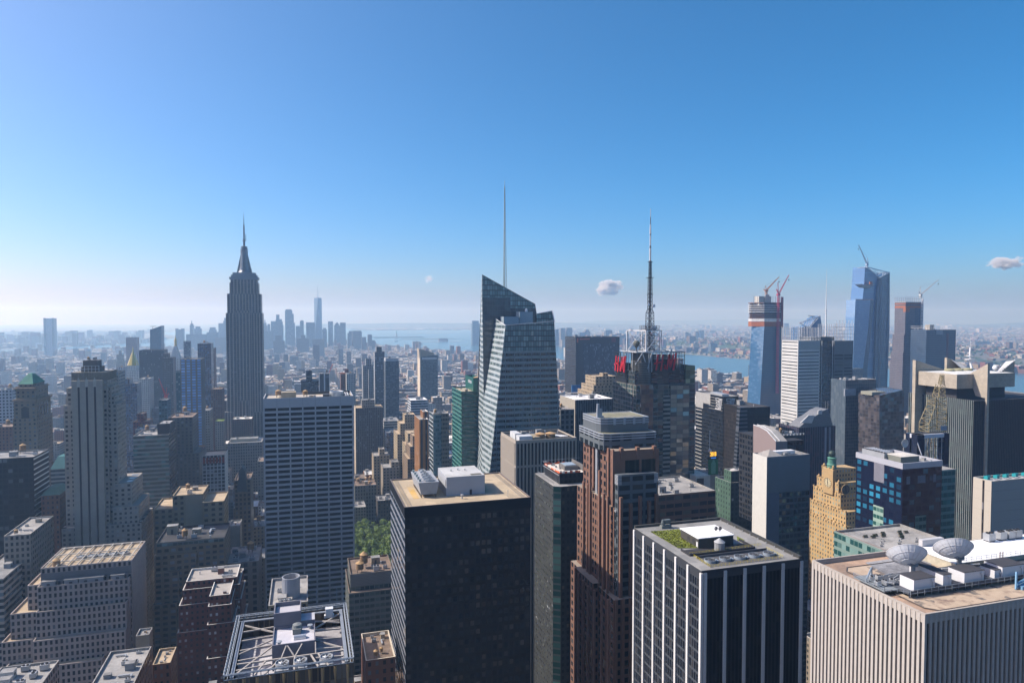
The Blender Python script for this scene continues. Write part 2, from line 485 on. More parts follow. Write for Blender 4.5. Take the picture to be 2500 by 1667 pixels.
# ---------------------------------------------------------------- near buildings, left to right
def setback_granite():
    """stepped pink granite block at the lower left"""
    Y = 430
    rows = [(98,323,1387,Y+12,36), (89,315,1433,Y+8,42), (86,309,1494,Y+4,46), (79,307,1565,Y,50),
            (66,95,1429,Y+16,40), (24,92,1499,Y+10,46), (3,90,1568,Y+5,52), (3,250,1640,Y-6,50)]
    T, rc = tower('setback_tower', 'stepped pink granite office block with rows of punched windows at lower left', rows,
                  f_gran, 2.55, 3.75, TAN, 0, right=plain(GRAN, name='granite'), pmat=plain(GRAN, name='granite'), mark='the stepped pink granite block')
    x0, x1, y0, y1, z = rc[0]
    B = MB(); B.box(x0+.3, x1-.3, y0-.05, y0+.3, z-7.6, z-3.2); B.build('louvre_band', plain((.17,.17,.18), .7, name='louvres'), T)
    B = MB()
    for i in range(9):
        x = x0+2+(x1-x0-4)*i/8
        B.box(x-.2, x+.2, y0+.5, y1-.5, z-.4, z+.25)
    for q in (.25,.6,.95):
        yy = y0+(y1-y0)*q; B.box(x0+.5, x1-.5, yy-.25, yy+.25, z-.2, z+.3)
    B.build('roof_truss', plain((.55,.52,.46), .7, name='pale_steel'), T)
    for i in range(5):
        put(M_FAN, 'cooling_fan', T, (x0+16+(x1-x0-20)*i/4.6, y0+16, z-.8), 0, (1.3,1.3,1))
    put(M_TANK, 'water_tank', T, (x0+6, y0+6, z-3.5))
    for i, f in enumerate((.1,.34,.5,.62,.85)):
        xx = x0+(x1-x0)*f
        put(M_BULK['grey'], 'bulkhead', T, (xx, rc[1][2]+1.9, rc[1][4]-.9), 0, (1.3,.6,.9))

def _fan():
    b = MB()
    b.lathe(0,0,[(2.1,0),(2.1,.9),(1.9,.9),(1.9,.3)], 20, 0)
    b.lathe(0,0,[(.35,.35),(.35,.75),(0,.8)], 10, 0)
    for k in range(8):
        a = k*math.pi/4; c, s_ = math.cos(a), math.sin(a)
        b.face([(c*.3-s_*.1,s_*.3+c*.1,.5),(c*.3+s_*.1,s_*.3-c*.1,.6),(c*1.8+s_*.35,s_*1.8-c*.35,.6),(c*1.8-s_*.35,s_*1.8+c*.35,.5)], None, 0)
    b.lathe(0,0,[(1.9,.28),(0,.28)], 20, 1)
    return b.mesh('cooling_fan', [GALV, DSTEEL])
M_FAN = _fan()
setback_granite()

def slab_tower_500():
    """tall grey-stone tower with three dark stripes"""
    Y = 545
    fw = fac((.36,.33,.29), (.010,.013,.018), wx=.46, wz=.5, p2=.4, gl2=(.35,.36,.36))
    blank = plain((.36,.33,.28), .9, 0, .12, .4, 'limestone')
    T = thing('striped_stone_tower', 'slim grey stone tower with three long dark vertical stripes on its blank front', 'building', (onY(215,1000,Y)[0], Y+16, 0))
    W, B, D, C = MB(), MB(), MB(), MB()
    def blk(xl, xr, yt, y0, d, mb=W):
        x0, x1, z = front(xl, xr, yt, y0); mb.box(x0, x1, y0, y0+d, 0, z, 3.4, 3.3); keep(x0, x1, y0, y0+d, 0, z); return x0, x1, z
    c = blk(175, 262, 930, Y+2, 27)
    sx0, sx1, sz = front(174, 249, 930, Y-1.5)
    B.box(sx0, sx1, Y-1.5, Y+1.99, 0, sz)
    w_ = (sx1-sx0)
    for f in (.20,.465,.73):
        xa = sx0+w_*f; D.box(xa, xa+w_*.062, Y-1.62, Y-1.51, 60, sz-4.5)
        C.box(xa-.35, xa+w_*.062+.35, Y-1.9, Y-1.66, sz-4.4, sz+.8); C.box(xa+.3, xa+w_*.062-.3, Y-1.9, Y-1.66, sz+.8, sz+2.2)
    blk(162, 272, 947, Y+5, 22); blk(160, 281, 970, Y+6, 20); blk(155, 286, 990, Y+4, 24)
    blk(277, 322, 1181, Y+3, 34); blk(275, 338, 1238, Y+1, 36); blk(150, 345, 1290, Y, 40)
    x0, x1, z = front(175, 262, 910, Y+3); cr = MB(); n = 22
    cr.box(x0, x1, Y+3, Y+26, c[2]-.1, z)
    for i in range(n+1):
        xx = x0+(x1-x0)*i/n; cr.box(xx-.22, xx+.22, Y+2.55, Y+2.99, c[2], z+.3)
    for i in range(16):
        yy = Y+3+23*i/15; cr.box(x1+.01, x1+.4, yy-.22, yy+.22, c[2], z+.3)
    W.build('wall', fw, T); B.build('stone_slab', blank, T); D.build('window_stripe', plain((.015,.018,.03), .25, name='dark_glass'), T)
    C.build('ornament', plain((.5,.47,.42), .85, name='pale_stone'), T); cr.build('crown', plain((.30,.27,.22), .9, name='crown_stone'), T)
    P = MB(); a0, a1, az = front(198, 242, 896, Y+8); P.box(a0, a1, Y+8, Y+22, z-.5, az)
    b0, b1, bz = front(202, 238, 880, Y+9.5); P.box(b0, b1, Y+9.5, Y+20, az, bz); P.build('penthouse', plain((.16,.15,.14), .8, name='dark_plant'), T)
    G = MB()
    for i in range(6):
        xx = a0+(a1-a0)*i/5; G.tube((xx,Y+7.4,z-.5), (xx,Y+7.4,az+.9), .12, n=4)
    for zz in (z+2, az+.8): G.tube((a0-.4,Y+7.4,zz), (a1+.4,Y+7.4,zz), .12, n=4)
    G.build('scaffold', WSTEEL, T)
    clutter(T, b0, b1, Y+10, Y+19, bz, 4, 5)
    p = proj(215, Y, 1); LANDMARKS.append(('the striped stone tower', 215, 930, 480))
slab_tower_500()

def copper_roof_tower():
    Y = 740
    T = thing('copper_roofed_tower', 'brown stone tower with a steep green copper pyramid roof at far left', 'building', (onY(75,1000,Y)[0], Y+20, 0))
    W = MB(); S1 = fac((.25,.19,.13), wx=.4, wz=.5, p2=.4)
    def blk(xl, xr, yt, y0, d):
        x0, x1, z = front(xl, xr, yt, y0); W.box(x0, x1, y0, y0+d, 0, z, 4.2, 3.7); keep(x0, x1, y0, y0+d, 0, z); return x0, x1, z
    a = blk(45, 80, 938, Y+5, 30); b = blk(38, 86, 944, Y+4, 33); c = blk(33, 88, 975, Y+1, 38); blk(31, 90, 1022, Y, 41)
    W.build('wall', S1, T)
    cn = MB()
    for q, (e, hh) in ((c, (1.2, 1.6)), (b, (.6, 1.0))):
        cn.box(q[0]-e, q[1]+e, Y+1-e, Y+39+e, q[2]-2.2, q[2]-2.2+hh)
    cn.build('cornice', plain((.28,.20,.14), .9, name='cornice_stone'), T)
    ar = MB(); xm = (c[0]+c[1])/2
    for dx in (0,):
        ar.box(xm-3, xm+3, Y+.8, Y+.99, c[2]-26, c[2]-10)
        ar.face([(xm+3*math.cos(t), Y+.8, c[2]-10+3*math.sin(t)) for t in [math.pi*k/10 for k in range(10,-1,-1)]][::-1])
    for k in range(4): ar.box(c[1]+.01, c[1]+.25, Y+7+k*7, Y+10+k*7, c[2]-27, c[2]-7)
    ar.build('arched_window', plain((.02,.025,.035), .2, name='dark_glass'), T)
    R_ = MB(); x0, x1, z = a; m = (x0+x1)/2; y0, y1 = Y+4.5, Y+36; ztop = onY(70, 911, Y+20)[2]
    A = [(x0-.5,y0,z),(x1+.5,y0,z),(x1+.5,y1,z),(x0-.5,y1,z)]; B = [(m-1.5,Y+17,ztop),(m+1.5,Y+17,ztop),(m+1.5,Y+23,ztop),(m-1.5,Y+23,ztop)]
    for k in range(4): R_.face([A[k],A[(k+1)%4],B[(k+1)%4],B[k]])
    R_.face(B)
    for i in range(15):
        t_ = (i+.5)/15; p, q = Vector(A[0]).lerp(Vector(A[1]), t_), Vector(B[0]).lerp(Vector(B[1]), t_); R_.tube(p, q, .12, n=4)
        p, q = Vector(A[1]).lerp(Vector(A[2]), t_), Vector(B[1]).lerp(Vector(B[2]), t_); R_.tube(p, q, .12, n=4)
    R_.build('copper_roof', plain((.03,.24,.17), .65, 0, .2, .2, 'green_copper_roof'), T)
    LANDMARKS.append(('the green pyramid roofed tower', 70, 940, 640))
copper_roof_tower()

f_louv = fac((.02,.022,.027), (.012,.015,.02), wx=.8, wz=.7, p2=.12)
f_stripe = fac((.02,.022,.027), (.6,.6,.58), wx=1.01, wz=.3, p2=0, rough=.6, jit=0)
tower('office_tower', 'black glass block at left edge with white louvre stripes down its side', [(-60,82,1122,563,30)], f_louv, 3.2, 3.7, GREY, 7, 3,
      right=f_stripe, mark='the black louvred block')
tower('stone_office', 'pale stone office with tall top floor windows below the black louvred block', [(9,74,1308,498,42)], f_stone2, 3.0, 3.8, LIGHT, 6, 5,
      bulk='tan', mark='the pale stone corner office')
tower('office_block', 'dark glass building with grey bands at the left edge of the picture', [(-80,8,1420,470,50)], f_ribbon, 3, 3.8, GREY, 4, 6)
tower('office_tower', 'white gridded office tower behind the green pyramid roofed tower, at left edge', [(-40,30,953,905,30)],
      fac((.52,.53,.55), wx=.55, wz=.5, p2=.1), 3.4, 3.6, LIGHT, 5, 8, mark='the white gridded tower')
tower('brown_block', 'dull brown block below the white gridded tower at left edge', [(-40,30,1044,860,30)], f_brick2, 3.4, 3.6, BROWN, 4, 9)

def mansard_pair():
    Y = 600
    for (xl, xr, yt, yb, yw, Y, lab, col, mk) in ((124,165,1115,1145,1152,690,'small office topped by a blue green truncated pyramid roof','teal', f_ribbon),
                                         (100,145,1190,1210,1220,560,'dark red brick block with a green copper mansard roof','green', f_brick2)):
        x0, x1, zb = front(xl, xr, yb, Y); zt = onY(xl, yt, Y+8)[2]
        T = thing('mansard_building', lab + ' beside the striped stone tower', 'building', ((x0+x1)/2, Y+12, 0))
        W = MB(); W.box(x0, x1, Y, Y+26, 0, zb, 3, 3.6); W.build('wall', mk, T); keep(x0, x1, Y, Y+26, 0, zb)
        r = MB(); e = (x1-x0)*.26
        A = [(x0-.4,Y-.4,zb),(x1+.4,Y-.4,zb),(x1+.4,Y+26.4,zb),(x0-.4,Y+26.4,zb)]; B = [(x0+e,Y+7,zt),(x1-e,Y+7,zt),(x1-e,Y+19,zt),(x0+e,Y+19,zt)]
        for k in range(4): r.face([A[k],A[(k+1)%4],B[(k+1)%4],B[k]])
        r.face(B); r.build('mansard_roof', plain((.04,.17,.17) if col == 'teal' else (.09,.17,.13), .7, 0, .2, .3, 'copper_sheet'), T)
mansard_pair()

# middle left
T, rc = tower('curved_glass_office', 'green glass office with pale floor bands and a black penthouse, left of centre', [(325,412,1064,660,36)],
      fac((.32,.33,.31), (.012,.05,.055), wx=1.01, wz=.56, p2=.35, gl2=(.05,.20,.20), ior=1.8), 3.2, 3.7, LIGHT, 6, 11,
      pen=(.62,.98,.25,.9,9.5, plain((.03,.03,.035), .7, name='black_cladding')), right=f_dark, mark='the green banded office')
tower('dark_stone_tower', 'dark stone tower with columned upper floors behind the green banded office', [(410,470,1020,850,45),(407,487,1110,846,50)],
      fac((.12,.10,.085), (.02,.022,.028), wx=.5, wz=.6, p2=.25), 4.0, 3.8, BROWN, 4, 12, mark='the dark columned tower')
T, rc = tower('gridded_tower', 'slim white gridded tower with a red brick top band', [(494,549,1112,700,26)],
      fac((.52,.53,.56), (.03,.035,.045), wx=.74, wz=.72, p2=.2), 3.4, 3.5, DSTEEL, 0, 13, tanks=0,
      right=fac((.58,.58,.58), wx=.3, wz=.3, p2=.1), mark='the white gridded slim tower')
x0, x1, z = front(494, 549, 1116, 699.9)
B = MB()
for i in range(7):
    a = x0+(x1-x0)*(i+.14)/7; B.box(a, a+(x1-x0)/7*.72, 699.7, 699.97, z-6.4, z-.6)
B.build('red_panel', plain((.24,.045,.03), .8, name='red_brick'), T)
T, rc = tower('stepped_tan_office', 'broad tan stone office with a tall blank centre block, left of the white tower', [(421,496,1210,560,30),(374,423,1244,562,34),(494,547,1226,556,30)],
      fac((.30,.245,.17), wx=.5, wz=.5, p2=.3), 4.6, 4.0, TAN, 4, 14, bulk='tan', mark='the tan centre block office')
x0, x1, y0, y1, z = rc[0]
B = MB(); B.box(x0+(x1-x0)*.42, x1-.8, y0-.12, y0+.01, z-44, z-.8); B.build('blank_panel', plain((.32,.27,.20), .9, 0, .12, .3, 'tan_brick'), T)
T, rc = tower('tan_office_block', 'tan brick office with stepped left side and a glazed rooftop strip', [(380,549,1325,482,34),(377,480,1356,479,36),(376,437,1398,476,36),(374,432,1476,473,38)],
      fac((.28,.21,.14), wx=.62, wz=.5, p2=.4, gl2=(.3,.32,.34)), 4.2, 3.7, BLACK, 9, 15, bulk='tan', mark='the glazed rooftop tan office')
x0, x1, y0, y1, z = rc[0]
B = MB(); B.box(x0+.5, x1-.5, y0-.2, y0+.02, z-2.6, z-.4, 3.2, 5); B.build('rooftop_glazing', fac((.25,.26,.25), (.02,.05,.05), wx=.9, wz=.8, p2=.3), T)
tower('stone_hotel', 'grey stone block with corniced top crowded with rooftop plant, right of the tan brick office', [(545,632,1376,492,34)],
      fac((.24,.20,.165), wx=.45, wz=.62, p2=.15), 5.2, 4.4, LIGHT, 12, 16, bulk='grey', tanks=1, mark='the plant covered stone block')
tower('narrow_tower', 'narrow beige bulkhead tower behind the plant covered stone block', [(560,586,1284,530,16)], plain((.28,.25,.20), .9, name='beige_render'), 3, 3.8, LIGHT, 2, 17)
def red_brick():
    rows = [(453,580,1420,432,22), (510,562,1455,410,24), (445,586,1440,430,27), (436,590,1478,428,30), (507,565,1480,407,25), (432,596,1545,426,32), (505,572,1525,405,28), (504,578,1608,402,29)]
    T, rc = tower('red_brick_hotel', 'dark red brick setback building edged with white copings', rows, f_brick, 2.9, 3.3, plain((.40,.37,.34), .9, name='paving'),
                  6, 21, bulk='brick', pmat=plain((.7,.68,.64), .8, name='white_coping'), tanks=0, mark='the dark red brick building', par=1.3)
red_brick()
def tank_tower():
    T, rc = tower('stone_block', 'small tan building carrying a round open steel drum with a cone roofed tank inside', [(655,752,1478,290,30)], f_tan, 3, 3.6, LIGHT, 5, 22, tanks=0, bulk='tan')
    x0, x1, y0, y1, z = rc[0]; p = onY(711, 1460, 300); zt = onY(711, 1406, 300)[2]
    d = MB(); r = 3.6
    d.lathe(p[0], 300, [(r,z-1),(r,zt),(r-.35,zt),(r-.35,zt-3.4)], 28, 0)
    for k in range(28):
        a = 2*math.pi*k/28; d.tube((p[0]+r*math.cos(a),300+r*math.sin(a),z), (p[0]+r*math.cos(a),300+r*math.sin(a),zt), .06, n=4)
    dr = d.build('steel_drum', plain((.44,.46,.50), .55, .2, .1, name='drum_steel'), T)
    c = MB(); c.lathe(p[0], 300, [(2.5,zt-4),(2.6,zt-3),(0,zt-1.2)], 20, 0); c.build('tank_cone', plain((.48,.33,.17), .9, name='tank_roof'), T)
    b = MB(); q0, q1, qz = front(677, 713, 1474, 288); b.box(q0, q1, 288, 294, z-1, qz); b.build('plant_box', plain((.36,.33,.28), .9, name='beige_render'), T)
    for i in range(3): put(M_FAN, 'cooling_fan', T, (q0+1.1+i*(q1-q0-2.2)/2, 291, qz), 0, (.42,.42,.6))
tank_tower()

def truss_roof_tower():
    """glass tower at the bottom whose roof is an open steel frame"""
    Y = 180; x0, x1, z = front(545, 864, 1650, Y); y1 = 216
    T = thing('glass_gem_tower', 'angular glass tower at the bottom with an open steel framed roof and three big fans', 'building', ((x0+x1)/2, Y+16, 0))
    W = MB(); n = 11
    W.box(x0, x1, Y, y1, 0, z-1.2, 1.5, 3.8, top=False)
    W.build('wall', fac((.20,.15,.10), (.05,.045,.045), wx=.8, wz=.95, p2=.5, gl2=(.22,.19,.16), jit=.08), T)
    keep(x0, x1, Y, y1, 0, z)
    fa = MB()
    for i in range(10):
        xa = x0+(x1-x0)*(i+.5)/10; h = 9 if i % 2 else 4.5
        for (zz, hh) in ((z-1.3, h), (z-14, 9)):
            fa.face([(xa,Y-.5,zz-hh),(xa+.42,Y-.05,zz-1.2),(xa+.42,Y-.05,zz),(xa,Y-.5,zz)]); fa.face([(xa,Y-.5,zz),(xa-.42,Y-.05,zz),(xa-.42,Y-.05,zz-1.2),(xa,Y-.5,zz-hh)])
    fa.build('facet_panel', plain((.44,.30,.15), .5, name='bronze_panel'), T)
    d = MB(); d.box(x0+1.8, x1-1.8, Y+1.8, y1-1.8, z-7, z-6.2); d.build('roof', roofm((.42,.41,.43), (.30,.29,.31)), T)
    rim = MB()
    for (a, b) in (((x0,Y),(x1,Y)),((x1,Y),(x1,y1)),((x1,y1),(x0,y1)),((x0,y1),(x0,Y))):
        A, B = Vector((*a, 0)), Vector((*b, 0)); dr = (B-A).normalized(); nn = Vector((-dr.y, dr.x, 0))
        for off, zz, r in ((0,z,.16),(0,z-1.1,.12),(.75,z-.1,.14),(.75,z-1.6,.12)):
            rim.tube(A+nn*off+Vector((0,0,zz)), B+nn*off+Vector((0,0,zz)), r, n=5)
        m = int((B-A).length/1.7)
        for i in range(m+1):
            q = A+dr*(B-A).length*i/m; rim.box(q.x-.09, q.x+.09, q.y-.09, q.y+.09, z-1.25, z+.25)
            rim.tube(q+Vector((0,0,z)), q+nn*.75+Vector((0,0,z-.1)), .08, n=4)
    rim.build('parapet_rail', plain((.36,.40,.44), .5, .2, name='rail_steel'), T)
    tr = MB()
    for (o, ww) in ((1.3, .9),):
        tr.box(x0+o, x0+o+ww, Y+1.2, y1-1.2, z-1.5, z-1.2); tr.box(x1-o-ww, x1-o, Y+1.2, y1-1.2, z-1.5, z-1.2)
        tr.box(x0+o+ww, x1-o-ww, y1-o-ww, y1-o, z-1.5, z-1.2)
    tr.build('gantry_track', plain((.30,.33,.37), .5, .2, name='track_steel'), T)
    bx0, bx1 = x0+(x1-x0)*.345, x0+(x1-x0)*.70; by0, by1 = Y+11.5, Y+31
    core = MB(); core.shell(bx0, bx1, by0, by1-8, z-6.5, z+.8, None, 3.8, .7, .3); core.box(bx0+.31, bx1-.31, by0+.31, by1-8.31, z-.5, z+.1, mi=1)
    core.shell(bx0, bx0+(bx1-bx0)*.66, by1-7.98, by1, z-6.5, z+4.6, None, 3.8, 1.2, .3); core.box(bx0+.31, bx0+(bx1-bx0)*.66-.31, by1-7.6, by1-.31, z+3, z+3.4, mi=1)
    core.box(bx0+(bx1-bx0)*.66+.02, bx1, by1-7.9, by1-3, z-6.5, z+1.6, mi=0, tmi=1)
    co = core.build('plant_core', [plain((.20,.20,.24), .7, name='grey_cladding'), roofm((.50,.49,.53), (.44,.43,.47), .08)], T)
    bm = MB()
    def beam(a, b, w_=.26): bm.tube(a, b, w_, n=4)
    zt = z-1.6
    for t_ in (.10,.26,.44,.62,.80):
        yy = Y+2+(y1-Y-4)*t_
        beam((x0+2.4,yy,zt), (bx0,yy+1,zt)); beam((bx1,yy+1,zt), (x1-2.4,yy,zt))
    for (a, b) in (((x0+2.4,Y+3),(bx0,by0+5)),((x0+2.4,y1-4),(bx0,by1-6)),((x0+2.4,Y+14),(bx0,by0+9)),((x1-2.4,Y+10),(bx1,by0+5)),((x1-2.4,y1-4),(bx1,by1-7)),((x1-2.4,y1-10),(bx1,by1-2))):
        beam((*a,zt), (*b,zt))
    beam((x0+2.4,Y+8.4,zt), (x1-2.2,Y+8.4,zt), .3)
    for xa, xb in ((.30,.22),(.42,.30),(.53,.53),(.66,.72),(.72,.80)):
        beam((x0+(x1-x0)*xa,Y+8.4,zt), (x0+(x1-x0)*xb,Y+1.2,zt))
    for xa, xb in ((.42,.46),(.53,.47),(.53,.59),(.70,.70)):
        beam((x0+(x1-x0)*xa,Y+8.4,zt), (x0+(x1-x0)*xb,by0-.1,z+.3), .2)
    bm.build('roof_beam', plain((.46,.42,.38), .7, 0, .2, .8, 'pale_beam_steel'), T)
    for fx in (.43,.575,.785):
        px = x0+(x1-x0)*fx; s = MB(); s.box(px-1.75, px+1.75, Y+2.5, Y+7.9, z-6.2, z-1.9)
        s.build('fan_housing', GALV, T); put(M_FAN, 'cooling_fan', T, (px, Y+5.2, z-1.88), .3*fx, (.78,.92,1))
    dk = MB(); dk.box(bx0+5.5, bx0+8.8, by0+3.0, by0+4.6, z-.5, z+.5); dk.tube((bx0+5.6,by0+3.8,z+.6), (bx0+8.7,by0+3.8,z+.6), .55, n=12); dk.build('silver_duct', plain((.62,.63,.66), .35, .5, name='silver_sheet'), T)
    w_ = MB(); w_.lathe(bx0+6.4, by0+8.2, [(1.2,z+.1),(1.45,z+1.2),(1.2,z+2.3),(0,z+2.6)], 14); w_.box(bx0+5.2, bx0+7.4, by0+6.4, by0+7.4, z+.1, z+1.6); w_.build('winch', plain((.22,.24,.24), .6, .2, name='winch_paint'), T)
    for (a, b) in ((.16,.12),(.88,.82)): put(M_VENT, 'vent_pipe', T, (bx0+(bx1-bx0)*a, by0+(by1-8-by0)*b, z+.1), 0, (1.4,1.4,.6))
    for (fx, fy) in ((.72,.93),(.91,.93),(.97,.93)):
        q = MB(); X, YY = x0+(x1-x0)*fx, Y+(y1-Y)*fy; q.tube((X,YY,z-1), (X,YY,z+6.5), .06, n=4); q.build('whip_antenna', plain((.3,.45,.6), .5, name='blue_paint'), T)
    q = MB(); q.box(x0+(x1-x0)*.80, x0+(x1-x0)*.87, y1-5.6, y1-3.8, z-1, z+1); q.box(x0+(x1-x0)*.79, x0+(x1-x0)*.88, y1-5.4, y1-4.2, z-1.8, z-1.01); q.build('roof_car', WSTEEL, T)
    LANDMARKS.append(('the steel framed roof', 700, 1560, 190))
truss_roof_tower()

# low roofs along the lower edge
T, rc = tower('low_office', 'low grey flat roofed building with green vent pipes near the lower left edge', [(205,320,1700,300,38)], f_brick2, 3, 3.7, LIGHT, 11, 31, tanks=0, mark='the low grey flat roof')
tower('low_office', 'low block with a dark hipped skylight and white plant at the lower left corner', [(-60,95,1700,340,26)], f_gran, 3, 3.7, LIGHT, 12, 32, tanks=0, bulk='white')
tower('low_block', 'low building with a sunlit rubble roof and orange netting beside the low grey flat roof', [(372,416,1622,345,16)], f_brick2, 3, 3.7, TAN, 8, 33, tanks=0)
tower('beige_block', 'beige windowless bulkhead block below the tan brick office', [(331,364,1552,400,9)], plain((.40,.33,.24), .9, name='beige_render'), 3, 3.7, LIGHT, 3, 34, bulk='tan')
T, rc = tower('screened_office', 'glass and stone office with a patterned rooftop screen and two tanks beside the black tower', [(855,960,1402,426,30),(852,965,1448,420,42)],
      fac((.20,.21,.19), (.02,.04,.04), wx=.86, wz=.55, p2=.5, gl2=(.10,.14,.13)), 3.0, 3.7, BROWN, 9, 35, tanks=2, bulk='tan', big=1.0, mark='the patterned screen office')
x0, x1, z = front(855, 960, 1402, 425.9); B = MB(); B.box(x0, x1, 425.7, 425.9, z-7.6, z+.1, .55, .9); B.build('screen', fac((.26,.25,.23), (.10,.10,.10), wx=.4, wz=.5, p2=0, rough=.8, jit=0), T)
tower('tank_roof_block', 'small brown roof with two wooden water tanks at the bottom beside the black tower', [(893,966,1612,290,26)], f_brick2, 3, 3.7, BROWN, 8, 36, tanks=2, bulk='tan', par=1.5, pmat=plain((.62,.55,.44), .8, name='pale_coping'))

# ---------------------------------------------------------------- centre
def bent_grid_tower():
    """white framed slab with a grid of long dark windows"""
    Y = 523; x0, x1, z = front(642, 862.6, 973, Y); D = 34; fl = 3.82
    T = thing('white_framed_tower', 'big white framed slab with a grid of long black windows, left of the black tower', 'building', ((x0+x1)/2, Y+17, 0))
    keep(x0, x1, Y, Y+D, 0, z)
    stone = plain((.46,.46,.48), .75, 0, .07, .3, 'white_travertine')
    gl = MB(); gl.box(x0+.6, x1-.6, Y+.75, Y+D-.6, 0, z-7, 9.4/3, fl, top=False, bot=False)
    gl.build('glazing', fac((.006,.007,.010), (.004,.005,.008), wx=.9, wz=1.01, p2=.12, gl2=(.02,.02,.024), rough=.08, jit=.03, ior=1.22), T)
    f = MB(); f.shell(x0, x1, Y, Y+D, z-7.2, z, None, 3.8, 1.5, .5)
    n = 7; b = (x1-x0-1.0)/n
    for k in range(62):
        zz = z-8.4-k*fl if k else z-9.9
        zz = z-10.4-(k)*fl
        if zz < 3: break
        f.box(x0+.5, x1-.5, Y+.06, Y+.75, zz-.55, zz+1.05)
        f.box(x0+.02, x0+.6, Y+.5, Y+D-.4, zz-.55, zz+1.05); f.box(x1-.6, x1-.02, Y+.5, Y+D-.4, zz-.55, zz+1.05)
    f.build('frame', stone, T)
    for i in range(n+1):
        p = MB(); xx = x0+.5+b*i; p.box(xx-.5, xx+.5, Y-.12, Y+.8, 0, z-7.2); p.build('pier', stone, T)
    boxes('panel_joint', plain((.25,.25,.27), .8, name='joint'), T, *[(x0+.5+b*i-.09, x0+.5+b*i+.09, Y-.03, Y-.004, z-7.1, z-.1) for i in range(1, n)])
    r = MB(); r.box(x0+.6, x1-.6, Y+.6, Y+D-.6, z-1.9, z-1.5); r.build('roof', roofm((.46,.38,.27), (.40,.38,.36)), T)
    w = x1-x0
    p = MB(); p.box(x0+w*.19, x0+w*.355, Y+8, Y+16, z-1.5, z+3.2); p.build('penthouse', plain((.40,.33,.23), .9, name='tan_render'), T)
    for fx, sc in ((.155,1.0),(.46,.9)): put(M_TANK, 'water_tank', T, (x0+w*fx, Y+20-10*fx, z-1.5), 0, (sc*1.1,sc*1.1,sc*.9))
    p = MB(); p.lathe(x0+w*.82, Y+16, [(5.2,z-1.5),(5.2,z+2.2),(4.6,z+2.2),(4.2,z+1.2),(0,z+1.6)], 24); p.build('round_cooler', plain((.52,.55,.58), .5, .2, name='pale_sheet'), T)
    p = MB(); p.box(x0+w*.66, x0+w*.735, Y+5, Y+15, z-1.5, z+.9); p.box(x0+w*.90, x0+w*.97, Y+6, Y+26, z-1.45, z-.6); p.build('plant_pit', DSTEEL, T)
    p = MB()
    for q in (.92,.945): p.box(x0+w*q, x0+w*q+.5, Y+6, Y+26, z-.55, z+.2)
    p.build('duct', WSTEEL, T)
    clutter(T, x0+w*.48, x0+w*.64, Y+3, Y+28, z-1.5, 5, 41, 'tan', 0)
    p = MB(); p.box(x0+w*.45, x1-1, Y+D-2.5, Y+D-1, z-1.5, z+.6); p.build('screen', DSTEEL, T)
    LANDMARKS.append(('the white framed slab', 752, 975, 500))
bent_grid_tower()

